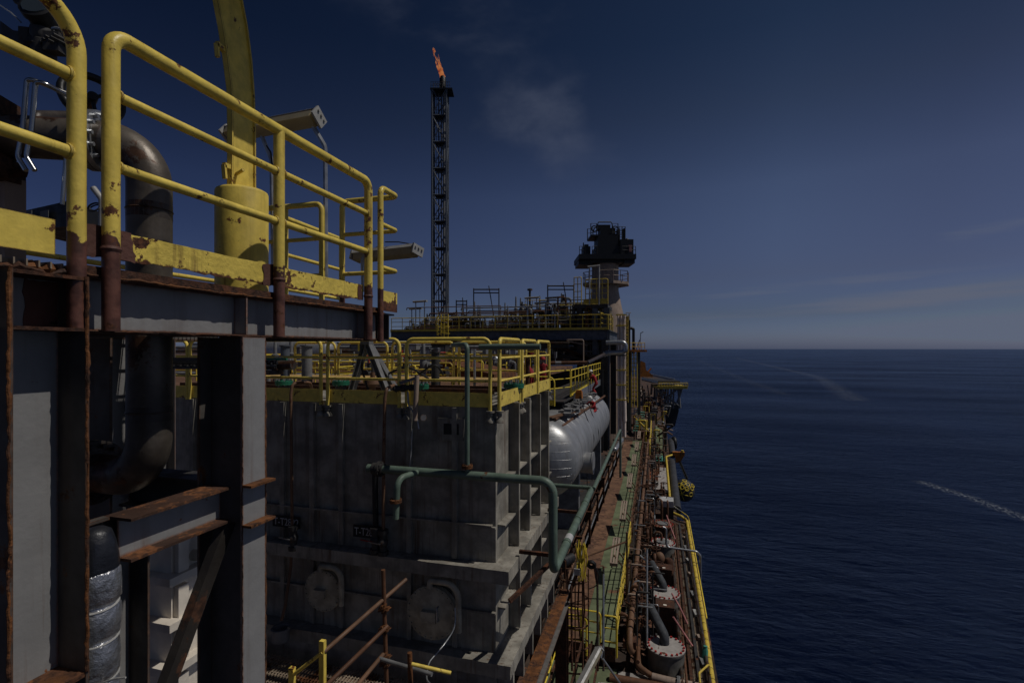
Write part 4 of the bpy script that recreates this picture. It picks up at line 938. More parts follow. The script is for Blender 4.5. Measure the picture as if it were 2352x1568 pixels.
# ------------------------------------------------------------------ grating floor and scaffold in front of the tank
g = MB(); ZG = -5.62
x = -10.5
while x < -2.25: g.box(x, x+.016, 3.6, 7.9, ZG-.03, ZG); x += .06
y = 3.6
while y < 7.9: g.box(-10.5, -2.25, y, y+.012, ZG-.02, ZG+.002); y += .12
for x in (-10, -8.6, -7.2, -5.8, -4.4, -3.0): g.box(x, x+.06, 3.6, 7.9, ZG-.14, ZG-.032)
for y in (3.7, 4.9, 6.1, 7.3): g.box(-10.5, -2.25, y, y+.05, ZG-.15, ZG-.034)
o = g.build('floor_grating', 'grating'); tag(o, 'dark open steel grating floor in front of the grey tank', 'grating')
YS_ = 6.5
pole = [onY(880, 1308, YS_), onY(889, 1600, YS_)]
t = thing('scaffold', 'rusty scaffold tubes clamped to a pole in front of the tank', 'scaffold', pole[1])
MB().tube(pole, .030, 10).build('standard', 'rust_pipe', t)
for (a, c, mt) in (((933, 1330, 6.9), (744, 1496, 5.6), 'brown_pipe'), ((890, 1437, 6.5), (748, 1575, 5.5), 'rust_pipe'), ((880, 1502, 6.4), (815, 1580, 5.7), 'brown_pipe'), ((872, 1512, 6.3), (992, 1548, 6.2), 'grey_steel')):
    MB().tube([onY(*a), onY(*c)], .029, 10).build('tube', mt, t)
for (px, py) in ((884, 1395), (884, 1442), (886, 1505), (887, 1520)):
    p = onY(px, py, YS_); b = MB()
    for k in range(4):
        a = k*1.7; b.obox(p+V((cos(a)*.04, -.03, sin(a)*.03)), V((.035, 0, .01)), V((0, .03, 0)), V((0, .01, .025))); b.cyl(p+V((cos(a)*.05, -.07, sin(a)*.04)), p+V((cos(a)*.08, .03, sin(a)*.05)), .009, 6)
    b.build('clamp', 'rust_orange', t)
t = thing('barrier', 'yellow and brown barrier posts with rail on the grating', 'barrier', onY(740, 1560, 5.6))
for (px, py) in ((741, 1470), (671, 1532)):
    p = onY(px, py, 5.6); MB().box(p.x-.035, p.x+.035, 5.57, 5.63, ZG, p.z).build('post', 'yellow', t)
MB().tube([onY(741, 1497, 5.58), onY(675, 1548, 5.58)], .024, 10).build('rail', 'yellow', t)
t = thing('barrier', 'short rusty post with yellow tube lying on the grating near the hanging cables', 'barrier', onY(945, 1560, 6.0))
MB().tube([onY(941, 1498, 6), onY(944, 1600, 6)], .032, 10).build('post', 'rust_orange', t); MB().tube([onY(945, 1524, 5.95), onY(1036, 1545, 6.1)], .024, 10).build('rail', 'yellow', t)
# ------------------------------------------------------------------ horizontal silver vessel
VX, VZ, VR, VY0, VY1 = -4.39, -4.27, 1.55, 19.4, 32.5
t = thing('pressure_vessel', 'large horizontal silver clad vessel with a domed end behind the tank', 'vessel', (VX, 26, VZ-VR))
MB().lathe((VX, VY0, VZ), (0, 1, 0), [(VR, 0), (VR, VY1-VY0)], 64).build('shell', 'silver', t, ang=60)
MB().lathe((VX, VY0-1e-3, VZ), (0, -1, 0), [(VR*cos(a*pi/2/10), .95*sin(a*pi/2/10)) for a in range(11)], 64).build('head', 'silver', t, ang=60)
b = MB()
for k in range(1, 14): b.torus((VX, VY0+.95*k, VZ), (0, 1, 0), VR+.002, .007, 64, 4)
for k in range(16):
    a = -pi/2+k*pi/15
    zz_ = VR*.96*sin(a); hw_ = VR*.97*cos(a)
    if hw_ < .2: continue
    b.tube([(VX+hw_*s_, VY0-.004-.95*sqrt(max(0, 1-(hw_*s_/VR)**2-(zz_/VR)**2)), VZ+zz_) for s_ in [q/8-1 for q in range(17)]], .004, 4)
b.build('cladding_seam', 'silver', t)
np_ = V((VX+VR*.93, 21.3, VZ-.45))
m_ = MB().cyl(np_-V((.4, 0, 0)), np_+V((.38, 0, 0)), .42, 28).cyl(np_+V((.38, 0, 0)), np_+V((.44, 0, 0)), .46, 28).build('nozzle', 'silver', t)
for y in (21.5, 30): MB().box(VX-1.3, VX+1.25, y-.2, y+.2, -7.6, VZ-.8).build('saddle', 'grey_steel', t)
b = MB()
for y in (24.1, 26.0): b.tube([(VX+1.0, y, VZ+1.6), (VX+VR+.03, y, VZ+.1), (VX+VR*.8, y, VZ-1.3), (VX+VR*.8, y, VZ-2.4)], .02, 6, .5)
b.build('tie_wire', 'black', t)
o = MB().box(-30, -3.25, 14.0, 36.5, -7.75, -7.55).build('lower_floor', 'dark_steel'); tag(o, kind='structure')
for k, y in enumerate((14.4, 20, 26, 32)):
    o = MB().ibeam((-3.35, y, DK), (-3.35, y, -7.55), .3, .3, .02).build('steel_column', 'rust'); tag(o, 'rusty support column under the silver vessel floor', 'column', 'columns under the vessel floor')
# platform with railing over the vessel
YR0, YR1 = 22.6, 39.2
t = thing('service_platform', 'pale edged service platform along the top of the silver vessel', 'platform', (-4.6, 30, -2.4))
MB().box(-5.8, -3.98, YR0, YR1, -2.42, -2.36).build('deck', 'dark_steel', t)
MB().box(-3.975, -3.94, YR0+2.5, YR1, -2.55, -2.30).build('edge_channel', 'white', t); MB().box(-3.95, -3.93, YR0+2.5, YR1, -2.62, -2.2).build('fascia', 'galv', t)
for y in (23, 28, 33, 38): MB().ibeam((-5.4, y, -7.5), (-5.4, y, -2.43), .2, .2, .015).build('leg', 'dark_steel', t)
rail_panel('bright yellow grid railing on the near half of the vessel platform', (-3.98, 24.6, -2.3), (-3.98, 30.4, -2.3), 1.3, .028, .022, (.36, .68), .06, .24, 4, 'yellow_bright', 'railings along the vessel platform')
rail_panel('bright yellow grid railing on the far half of the vessel platform', (-3.98, 31.0, -2.3), (-3.98, 39.0, -2.3), 1.3, .028, .022, (.36, .68), .06, 0, 5, 'yellow_bright', 'railings along the vessel platform')
rail_panel('short bright yellow railing turning off the vessel platform end', (-4.7, 22.8, -2.3), (-4.0, 24.4, -2.3), 1.3, .028, .022, (.36, .68), .12, 0, 0, 'yellow_bright', 'railings along the vessel platform')
rail_panel('bright yellow hoop railing beside the tank end', (-5.3, 20.2, -2.3), (-3.95, 20.2, -2.3), 1.2, .03, .022, (.4,), .25, .22, 0, 'yellow_bright', 'railings along the vessel platform')
b = MB()
for k in range(46):
    y = 20.6+k*.22+R.uniform(-.05, .05); b.obox((-3.7+R.uniform(-.3, .25), y, VZ+VR+.02+R.uniform(0, .12)), V((R.uniform(.05, .25), R.uniform(-.1, .1), 0)), V((R.uniform(-.06, .06), R.uniform(.05, .2), 0)), V((0, 0, R.uniform(.03, .08))))
o = b.build('equipment_heap', 'grey_steel', jit=.02); tag(o, 'jumble of grey tools and bags lying along the vessel top by the workers', 'equipment')
o = MB().tube([(-3.55, 19.6, -3.02), (-3.2, 33, -3.0)], .06, 8).tube([(-3.8, 19.6, -2.75), (-3.5, 30, -2.75)], .045, 8).build('scaffold_tube', 'rust_pipe'); tag(o, 'brown scaffold tubes lying along the vessel shoulder', 'scaffold tube')
o = MB().bar((-4.0, 19.4, -2.66), (-3.25, 23.2, -2.75), .25, .05).build('plank', 'brown_pipe'); tag(o, 'brown scaffold plank resting on the near end of the vessel', 'plank')
o = MB().obox((-3.72, 25.4, -2.3), V((.16, 0, 0)), V((0, .16, 0)), V((0, 0, .17))).obox((-3.72, 25.4, -2.1), V((.12, 0, 0)), V((0, .12, 0)), V((0, 0, .04))).build('tool_bucket', 'orange', jit=.02); tag(o, 'orange brown bucket standing by the worker on the vessel', 'bucket')

# ------------------------------------------------------------------ people
def person(label, org, az, J, suit='red_cloth', hat='helmet', sc=1.0):
    """J: joints in the figure's own axes (x right, y forward, z up), metres, org = seat or feet point"""
    org = V(org); rot = Matrix.Rotation(az, 3, 'Z')
    t = thing('person', label, 'person', org)
    names = list(J); vs = [org+rot @ (V(J[n][0])*sc) for n in names]
    edges = []
    def chain(*a):
        for i in range(len(a)-1): edges.append((names.index(a[i]), names.index(a[i+1])))
    chain('pelvis', 'belly', 'chest', 'neck', 'head', 'crown')
    for s_ in 'LR':
        chain('chest', 'sh'+s_, 'el'+s_, 'wr'+s_, 'palm'+s_); chain('pelvis', 'hip'+s_, 'kn'+s_, 'an'+s_, 'toe'+s_)
        rad_ = (J['palm'+s_][0][0]-J['wr'+s_][0][0], J['palm'+s_][0][1]-J['wr'+s_][0][1], J['palm'+s_][0][2]-J['wr'+s_][0][2]); dd = V(rad_).normalized(); sd_, _ = frame(dd)
        for k in range(5):
            base = V(J['palm'+s_][0])+sd_*(.03*(k-1.5)/1.5 if k < 4 else -.045); ln = (.07, .08, .075, .06, .05)[k]
            i0 = len(vs); mid = base+dd*ln*.55+V((0, 0, -.006)); tip = base+dd*ln*.85+V((0, 0, -.025)) if k < 4 else base+dd*ln*.8-sd_*.03
            for q in (base, mid, tip): vs.append(org+rot @ (q*sc)); names.append('f')
            edges.append((names.index('palm'+s_), i0)); edges.append((i0, i0+1)); edges.append((i0+1, i0+2))
    me = bpy.data.meshes.new('body'); me.from_pydata([tuple(v-org) for v in vs], edges, []); me.update()
    o = bpy.data.objects.new('body', me); C.objects.link(o)
    sk = o.modifiers.new('skin', 'SKIN'); sk.use_smooth_shade = True
    su = o.modifiers.new('sub', 'SUBSURF'); su.levels = 1; su.render_levels = 1
    for i, v in enumerate(me.skin_vertices[0].data):
        r_ = J[names[i]][1] if names[i] in J else .009
        if not isinstance(r_, tuple): r_ = (r_, r_)
        v.radius = (r_[0]*sc, r_[1]*sc); v.use_root = (i == 0)
    dg = bpy.context.evaluated_depsgraph_get(); m2 = bpy.data.meshes.new_from_object(o.evaluated_get(dg)); bpy.data.objects.remove(o)
    m2.materials.clear(); m2.materials.append(MAT[suit]); m2.materials.append(MAT['skin']); m2.materials.append(MAT['black'])
    hd = rot @ (V(J['head'][0])*sc)
    hands = [rot @ (V(J['palm'+q][0])*sc) for q in 'LR']; feet = [rot @ (V(J['toe'+q][0])*sc) for q in 'LR']
    for p in m2.polygons:
        c = p.center
        if (c-hd).length < .15*sc or min((c-h_).length for h_ in hands) < .12*sc: p.material_index = 1
        elif min((c-h_).length for h_ in feet) < .14*sc: p.material_index = 2
    m2.shade_smooth(); o = bpy.data.objects.new('body', m2); C.objects.link(o); o.parent = t
    cr = org+rot @ (V(J['crown'][0])*sc); nk = org+rot @ (V(J['head'][0])*sc); up = (cr-nk).normalized(); fw = rot @ V((0, 1, 0))
    MB().lathe(nk+up*.045*sc, up, [(.150*sc, 0), (.150*sc, .012), (.132*sc, .014), (.128*sc, .06*sc), (.105*sc, .11*sc), (.06*sc, .14*sc), (.001, .15*sc)], 20).obox(nk+up*.05*sc+fw*.15*sc, rot @ V((.075, 0, 0)), fw*.05, up*.005).build('helmet', hat, t)
    f0 = nk+fw*.095*sc
    MB().obox(f0, rot @ V((.012, 0, 0)), fw*.022, up*.02).build('nose', 'skin', t)
    return t
base = dict(pelvis=((0, 0, .95), (.15, .11)), belly=((0, .01, 1.1), (.135, .10)), chest=((0, 0, 1.33), (.16, .11)), neck=((0, 0, 1.5), .055), head=((0, .02, 1.62), (.075, .09)), crown=((0, .02, 1.73), .06),
            shL=((-.19, 0, 1.42), .062), elL=((-.25, .02, 1.14), .048), wrL=((-.24, .14, .92), .034), palmL=((-.235, .19, .86), .035),
            shR=((.19, 0, 1.42), .062), elR=((.25, .02, 1.14), .048), wrR=((.24, .14, .92), .034), palmR=((.235, .19, .86), .035),
            hipL=((-.10, 0, .90), .088), knL=((-.11, .02, .49), .062), anL=((-.11, -.03, .09), .046), toeL=((-.12, .13, .04), .042),
            hipR=((.10, 0, .90), .088), knR=((.11, .02, .49), .062), anR=((.11, -.03, .09), .046), toeR=((.12, .13, .04), .042))
def pose(**k): d = dict(base); d.update({n: (v if len(v) == 2 and isinstance(v[0], tuple) else (v, base[n][1])) for n, v in k.items()}); return d
# sitting astride the vessel shoulder, bent over the work, back towards us
sit = pose(pelvis=(0, 0, .12), belly=(0, .08, .27), chest=(0, .22, .46), neck=(0, .32, .60), head=(0, .40, .70), crown=(0, .44, .81),
           shL=(-.19, .22, .52), elL=(-.27, .42, .34), wrL=(-.16, .60, .26), palmL=(-.14, .67, .24), shR=(.19, .22, .52), elR=(.27, .44, .36), wrR=(.16, .62, .28), palmR=(.14, .69, .26),
           hipL=(-.11, .02, .10), knL=(-.25, .40, .06), anL=(-.30, .34, -.36), toeL=(-.31, .46, -.42), hipR=(.11, .02, .10), knR=(.30, .34, -.02), anR=(.36, .22, -.44), toeR=(.38, .34, -.50))
p = onX(1366, 943, -3.2)
ps = person('person in red coverall and white helmet sitting on the vessel shoulder with one leg hanging', (p.x, p.y, p.z-.06), radians(148), sit)
b = MB()
o_ = V(ps['_o']); b.torus(o_+V((0, 0, .17)), Z1, .17, .022, 18, 6); b.build('harness', 'black', ps)
p = onX(1404, 915, -3.55)
lean = pose(pelvis=(0, 0, .80), belly=(0, .08, .95), chest=(0, .22, 1.15), neck=(0, .30, 1.30), head=(0, .36, 1.41), crown=(0, .40, 1.52),
            shL=(-.19, .2, 1.24), elL=(-.26, .40, 1.02), wrL=(-.2, .6, .95), palmL=(-.19, .67, .93), shR=(.19, .2, 1.24), elR=(.26, .40, 1.05), wrR=(.2, .6, 1.0), palmR=(.19, .67, .98),
            hipL=(-.10, 0, .76), knL=(-.12, .22, .42), anL=(-.12, -.05, .08), toeL=(-.12, .1, .03), hipR=(.10, 0, .76), knR=(.12, .28, .45), anR=(.13, .02, .08), toeR=(.13, .17, .03))
person('person in red coverall and white helmet climbing on the vessel beside the tan stacks', (p.x, 31.6, -2.88), radians(80), lean)
pr_ = at(1247, 828, 24)
person('person in red coverall and red helmet standing with back turned behind the tank end', (pr_.x, pr_.y, pr_.z-1.62), radians(30), base, 'red_cloth', 'red')
bend_ = pose(chest=(0, .25, 1.22), neck=(0, .38, 1.33), head=(0, .48, 1.38), crown=(0, .56, 1.45), belly=(0, .1, 1.08), shL=(-.19, .28, 1.27), elL=(-.24, .42, 1.0), wrL=(-.2, .55, .8), palmL=(-.2, .58, .73), shR=(.19, .28, 1.27), elR=(.24, .42, 1.0), wrR=(.2, .55, .8), palmR=(.2, .58, .73))
pr2 = at(1236, 832, 24.6)
person('person in red coverall and white helmet bending forward behind the yellow tank railing', (pr2.x-.3, pr2.y, pr_.z-1.60), radians(70), bend_, 'red_cloth', 'helmet')

# ------------------------------------------------------------------ yard between the tank and the far module
YZ = -1.25
o = MB().box(-42, -5.9, 13.5, 37, YZ-.25, YZ).build('yard_floor', 'rust_deck'); tag(o, kind='structure')
for k, x in enumerate((-6.2, -12, -18, -26, -36)):
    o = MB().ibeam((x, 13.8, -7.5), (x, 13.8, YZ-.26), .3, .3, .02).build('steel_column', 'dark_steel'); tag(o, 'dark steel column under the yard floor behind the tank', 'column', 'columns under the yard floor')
o = MB().lathe((-10.2, 21.2, YZ+.25), (1, 0, 0), [(.44, 0), (.46, .1), (.46, 2.4), (.44, 2.5)], 26).build('rusty_drum', 'rust_orange', jit=.02); tag(o, 'big rust brown drum lying behind the workers and the tank end', 'drum')
o = MB().prism([(-9.2, 18.5, YZ), (-5.95, 18.5, YZ), (-5.95, 18.5, YZ+.30), (-7.2, 18.5, YZ+.52), (-8.6, 18.5, YZ+.85)], (0, 3.2, 0)).build('tarpaulin', 'rust_orange', jit=.05); tag(o, 'rust stained sheet heaped over gear beyond the tank corner', 'tarpaulin')
# railings of the yard: each its own thing, distinguished only by place
yl = [((-9, 15), (-6.2, 15)), ((-12.5, 15.4), (-9.6, 15.4)), ((-16.5, 15.2), (-13, 15.2)), ((-21, 15.6), (-17, 15.6)), ((-7.5, 17.5), (-6.1, 17.5)), ((-13, 18.6), (-10.2, 18.6)), ((-18, 19), (-14, 19)),
      ((-24, 19.2), (-19, 19.2)), ((-12, 23), (-9, 23)), ((-17, 23.5), (-13, 23.5)), ((-24, 24), (-19, 24)), ((-31, 24.5), (-25, 24.5)), ((-14, 28), (-9.5, 28)), ((-20, 28.6), (-15, 28.6)), ((-27, 29), (-21.5, 29)), ((-36, 29), (-28, 29)),
      ((-13, 33), (-7, 33)), ((-20, 33.5), (-14, 33.5)), ((-29, 34), (-21, 34)), ((-40, 34), (-30, 34)), ((-9.6, 15.4), (-9.6, 19)), ((-13, 18.6), (-13, 23)), ((-19, 19.2), (-19, 24)), ((-14.4, 28), (-14.4, 33))]
for k, (a, c) in enumerate(yl):
    rail_panel('yellow railing in the crowded yard behind the grey tank', (*a, YZ+.02), (*c, YZ+.02), (1.05, .7, .95, .55)[k % 4] if k > 3 else .8, .024, .019, (.5,), .12, 0, 1+k % 3, 'yellow_bright' if k % 3 else 'yellow_far', 'railings in the yard behind the tank', n=6)
# pipes of the yard
def grp_pipe(pts, r, mat, label, group, bend=.2, n=10, nm='yard_pipe'):
    o = MB().tube(pts, r, n, bend).build(nm, mat); return tag(o, label, 'pipe', group)
for k, (x0, x1, y, z, r_, mt) in enumerate(((-34, -8, 16.4, -1.62, .10, 'grey_steel'), (-30, -7, 17, -1.5, .07, 'rust_pipe'), (-36, -9, 20.2, -1.25, .14, 'galv'), (-38, -10, 22, -1.0, .09, 'brown_pipe'),
        (-38, -8, 25.5, -1.1, .16, 'galv'), (-40, -10, 26.6, -.75, .10, 'dark_pipe'), (-40, -8, 30.5, -.9, .18, 'silver'), (-40, -9, 31.4, -.5, .12, 'grey_steel'), (-40, -8, 35, -.55, .2, 'galv'), (-22, -6, 24.2, -1.7, .08, 'green_pipe'))):
    z += .6
    grp_pipe([(x0, y, z-.5), (x0, y, z), (x1, y, z), (x1, y, z-.9)], r_, mt, ['grey', 'rust brown', 'galvanized', 'brown', 'thick galvanized', 'dark', 'silver', 'upper grey', 'rear galvanized', 'low green'][k]+' pipe running crosswise over the yard behind the tank', 'cross pipes of the yard')
# prototypes of small yard gear
def valve_stand(label, mat_b='dark_steel', mat_w='red', s=1.6, group=None, loc=(0, 0, 0)):
    t = thing('valve', label, 'valve', loc, group); mb = dict(body=MB(), wheel=MB())
    valve(mb, V(loc)+Z1*.45, s); mb['body'].cyl(V(loc), V(loc)+Z1*.45, .07, 8)
    mb['body'].build('valve_body', mat_b, t); mb['wheel'].build('hand_wheel', mat_w, t); return t
def gooseneck(label, mat, loc, h=1.1, group=None, r_=.05):
    p = V(loc); o = MB().tube([p, p+Z1*h, p+V((.28, 0, h)), p+V((.28, 0, h-.35))], r_, 8, .13, seg=6).build('vent_pipe', mat, loc=p); return tag(o, label, 'vent pipe', group)
def relief_stack(label, loc, group=None, h=1.6, mat='grey_steel'):
    t = thing('relief_valve', label, 'valve', loc, group); p = V(loc)
    MB().lathe(p, Z1, [(.09, 0), (.09, h*.35), (.16, h*.36), (.16, h*.4), (.11, h*.42), (.14, h*.55), (.10, h*.62), (.14, h*.63), (.14, h*.66), (.07, h*.68), (.06, h*.95), (.03, h)], 12).build('valve_body', mat, t)
    MB().tube([p+V((.0, 0, h*.5)), p+V((.36, 0, h*.5)), p+V((.36, 0, 0))], .075, 8, .12).cyl(p+V((.16, 0, h*.5)), p+V((.2, 0, h*.5)), .13, 10).build('outlet', mat, t)
    return t
def instrument_box(label, loc, group=None):
    t = thing('junction_box', label, 'box', loc, group); p = V(loc)
    MB().cyl(p, p+Z1*.9, .03, 8).build('stand', 'galv', t)
    bb = MB().box(p.x-.2, p.x+.2, p.y-.1, p.y+.1, p.z+.8, p.z+1.3).box(p.x-.22, p.x+.22, p.y-.12, p.y+.12, p.z+1.3, p.z+1.33).build('box', 'grey_steel', t)
    MB().box(p.x-.16, p.x+.16, p.y-.112, p.y-.101, p.z+.84, p.z+1.26).build('door', 'galv', t); return t
pr1 = valve_stand('hand wheel valve among the yard pipes behind the tank', group='valves in the yard', loc=(-7.2, 16.2, YZ))
pr2_ = gooseneck('yellow gooseneck vent among the yard railings', 'yellow_bright', (-8.2, 17.8, YZ), .75, 'gooseneck vents in the yard', .035)
pr3 = relief_stack('grey relief valve stack in the yard behind the tank', (-11.2, 20.7, YZ), 'relief valves in the yard')
pr4 = instrument_box('grey junction box on a post in the yard behind the tank', (-10.3, 16.8, YZ), 'junction boxes in the yard')
rr = random.Random(11)
for k in range(75):
    y = rr.uniform(14.6, 36); x = rr.uniform(-6.5-(y-14)*.8, -6.3); x = min(x, -6.3)
    copy_of((pr1, pr2_, pr3, pr4, pr2_)[k % 5], (x, y, YZ), rr.choice((0, pi/2, pi, -pi/2)), scale=rr.uniform(.7, 1.05))
for k in range(40):
    y = rr.uniform(14.6, 34); x = rr.uniform(-16-(y-14)*.8, -9)
    copy_of((pr1, pr2_, pr3, pr2_)[k % 4], (x, y, YZ), rr.choice((0, pi/2, pi, -pi/2)), scale=rr.uniform(.7, 1.05))
for k in range(34):
    y = 14.4+rr.random()*21; x = -6.4-rr.random()*(3+(y-13)*.75); w_ = rr.uniform(1.2, 3); h_ = rr.uniform(.35, .9)
    if k % 3 == 0: a_, c_ = (x, y), (x, y+w_)
    else: a_, c_ = (x-w_, y), (x, y)
    rail_panel('yellow railing in the crowded yard behind the grey tank', (*a_, YZ+.02), (*c_, YZ+.02), h_, .026, .019, (.5,), .12, 0, k % 3, 'yellow_bright', 'railings in the yard behind the tank', n=6)
for k in range(30):
    y = 37.2+rr.random()*2.5; x = rr.uniform(-20, -3.9); mt = rr.choice(('tan', 'galv', 'lamp_shell', 'brown_pipe', 'tan', 'grey_steel')); zt_ = rr.uniform(-.4, 1.0)
    o = MB().tube([(x, y, YZ-(5 if x > -5.9 else 0)), (x, y, zt_), (x+rr.uniform(-1.6, 1.6), y, zt_), (x+.2, y+1, zt_-.4)], rr.uniform(.03, .09), 7, .12).build('riser_pipe', mt); tag(o, 'bent riser pipe in the shade below the far module deck', 'pipe', 'risers below the module deck')
for k in range(9):
    y = 37.6+.25*k; z = -1.7+.3*k; x0_ = rr.uniform(-20, -12); x1_ = rr.uniform(-9, -4)
    o = MB().tube([(x0_, y, z), (x1_, y, z)], rr.uniform(.05, .12), 8).build('yard_pipe', ('rust_pipe', 'galv', 'grey_steel')[k % 3]); tag(o, 'level pipe in the shade below the far module deck', 'pipe', 'level pipes below the module deck')
# posts and beams of a pipe rack standing in the yard
t = thing('pipe_rack', 'dark steel pipe rack with two tiers spanning the yard below the far module', 'pipe rack', (-18, 36, YZ))
for x in (-40, -34, -28, -22, -16, -10): MB().ibeam((x, 36, YZ), (x, 36, 1.0), .3, .3, .02).build('post', 'dark_steel', t)
for z in (-.9, .2): MB().ibeam((-40, 36, z), (-6, 36, z), .25, .3, .02).build('beam', 'dark_steel', t)
b = MB()
for k in range(9): b.tube([(-40, 35.6+.09*k, .42+.02*(k % 3)), (-6, 35.6+.09*k, .42+.02*(k % 3))], .05, 6)
b.build('pipe_bundle', 'dark_pipe', t)
# white silver vessel and blocks at the far left gap
o = MB().lathe((-24, 27, -.2), (1, 0, 0), [(.3, -.2), (.7, 0), (.8, .2), (.8, 4.8), (.7, 5), (.3, 5.2)], 26).build('storage_drum', 'silver'); tag(o, 'small silver drum seen through the gap beyond the bent pipe', 'drum')
for k, (x, y, h_, w_, mt) in enumerate(((-13, 20.8, 1.1, .5, 'grey_steel'), (-17.5, 22, 1.3, .7, 'white_dirty'), (-22, 21, 1.2, .6, 'blue_steel'), (-11.6, 26.4, 1.4, .8, 'dark_steel'), (-15.2, 30, 1.5, .9, 'grey_steel'), (-9.3, 30.4, 1.6, .7, 'dark_steel'), (-20, 31.5, 1.6, 1, 'dark_steel'), (-7.6, 34, 1.2, .8, 'blue_steel'))):
    t = thing('control_cabinet', ['small grey', 'pale stained', 'blue grey', 'dark squat', 'wide grey', 'tall dark', 'rear dark', 'far blue grey'][k]+' control cabinet standing among the yard pipes', 'cabinet', (x, y, YZ))
    MB().box(x-w_/2, x+w_/2, y-.3, y+.3, YZ+.1, YZ+h_).box(x-w_/2-.03, x+w_/2+.03, y-.33, y+.33, YZ+h_, YZ+h_+.04).box(x-w_/2+.05, x+w_/2-.05, y-.25, y+.25, YZ, YZ+.1).build('casing', mt, t)
    MB().box(x-w_/2+.06, x+w_/2-.06, y-.315, y-.301, YZ+.18, YZ+h_-.08).build('door', 'grey_steel' if mt != 'grey_steel' else 'galv', t)
p = onY(838, 812, 26)
t = thing('jib_crane', 'tiny yellow jib crane far behind the A-frame', 'crane', (p.x, 26, YZ)); MB().bar((p.x-.3, 26, YZ), (p.x-.3, 26, YZ+1.6), .2, .2).build('mast', 'yellow_bright', t); MB().bar((p.x-.3, 26, YZ+1.6), (p.x+.9, 26, YZ+.7), .16, .2).build('boom', 'yellow_bright', t)
# the long rust pipe and silver U-bend in front of the stacks
t = thing('process_pipe', 'rust brown pipe rising to a silver U-bend in front of the tan stacks', 'pipe', onY(1310, 834, 24))
a0, a1, a2 = onY(1262, 834, 24), onY(1349, 833, 24), onY(1388, 814, 31)
MB().tube([a0, a1], .085, 12).build('pipe_run', 'rust_pipe', t); MB().tube([onY(1276, 834, 23.98), onY(1290, 834, 23.98)], .0875, 12).build('pale_band', 'white', t)
MB().tube([a1, a2], [.085, .11], 12).build('pipe_run', 'dark_pipe', t)
u = [a2, onY(1400, 810, 31), onY(1436, 809, 31), onY(1438, 786, 31), onY(1392, 787, 31)]
MB().tube(u, .135, 14, .25, seg=8).build('u_bend', 'galv', t)
b = MB(); dd = (u[1]-u[0]).normalized()
for k in (.0, .16, .3): b.torus(u[0]+dd*k, dd, .15, .03, 16, 6)
b.build('clamp', 'galv', t)
# ------------------------------------------------------------------ far process module
MY, MZ = 38.0, 1.42
t = thing('process_module', 'far dark module deck on steel columns crowded with process gear', 'module', (-12, 46, YZ)); MOD = t
MB().box(-21.2, -3.4, MY+.05, 60, MZ-.06, MZ).build('deck_plate', 'dark_steel', t)
MB().ibeam((-21.2, MY+.1, MZ-.42), (-3.4, MY+.1, MZ-.42), .35, .7, .03).build('girder', 'blue_steel', t)
MB().ibeam((-3.5, MY, MZ-.42), (-3.5, 60, MZ-.42), .35, .7, .03).build('girder', 'blue_steel', t)
for x in (-20.8, -17, -12.6, -8.4, -3.7):
    for y in (MY+.2, 46, 55): MB().ibeam((x, y, -7.5 if x > -6 else YZ), (x, y, MZ-.78), .45, .45, .03, (1, 0, 0)).build('column', 'dark_steel', t)
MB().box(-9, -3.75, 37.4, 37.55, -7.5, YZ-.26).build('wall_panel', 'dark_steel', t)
for (xa, xb) in ((-12.6, -8.4), (-8.4, -3.7)):
    MB().ibeam((xa, MY+.2, MZ-.8), (xb, MY+.2, YZ), .3, .3, .02).build('brace', 'rust', t)
MB().ibeam((-20.8, MY+.2, -.6), (-3.7, MY+.2, -.6), .25, .3, .02).build('beam', 'dark_steel', t)
MB().box(-21.2, -3.4, MY-.02, MY, MZ-.02, MZ+.16).build('toe_plate', 'yellow_far', t)
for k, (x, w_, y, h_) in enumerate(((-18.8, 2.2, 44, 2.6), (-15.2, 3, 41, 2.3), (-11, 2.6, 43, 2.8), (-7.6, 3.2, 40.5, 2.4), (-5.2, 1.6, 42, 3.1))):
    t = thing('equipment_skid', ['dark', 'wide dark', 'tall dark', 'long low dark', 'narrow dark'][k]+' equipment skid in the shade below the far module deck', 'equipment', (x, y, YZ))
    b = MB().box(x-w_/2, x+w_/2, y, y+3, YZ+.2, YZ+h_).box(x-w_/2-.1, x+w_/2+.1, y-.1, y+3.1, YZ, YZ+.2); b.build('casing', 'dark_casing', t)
    b = MB()
    for j in range(5): b.tube([(x-w_/2+.2+j*w_/5.5, y-.2, YZ), (x-w_/2+.2+j*w_/5.5, y-.2, YZ+h_*(.6+.3*(j % 2))), (x-w_/2+.2+j*w_/5.5, y+.3, YZ+h_*(.6+.3*(j % 2)))], .07, 6, .1)
    b.build('piping', 'grey_steel', t)
GR = 'railings round the far module deck'
xs_ = [-21.1, -18.1, -15.1, -12.1, -9.1, -6.2, -3.45]
nm_ = ['yellow railing at the far left end of the module deck below the flare tower', 'yellow railing of the module deck beside its caged ladder', 'yellow railing of the module deck right after the caged ladder', 'yellow railing of the module deck in front of twin relief valves',
       'yellow railing of the module deck under the tall portal frame', 'yellow railing of the module deck next to the crane pedestal']
for k in range(6): rail_panel(nm_[k], (xs_[k], MY, MZ), (xs_[k+1]-.05, MY, MZ), 1.12, .032, .025, (.36, .68), .04, 0, 2, 'yellow_far', GR, n=6)
rail_panel('yellow side railing of the module deck facing the sea', (-3.42, MY, MZ), (-3.42, 42, MZ), 1.12, .032, .025, (.36, .68), .04, 0, 2, 'yellow_far', GR, n=6)
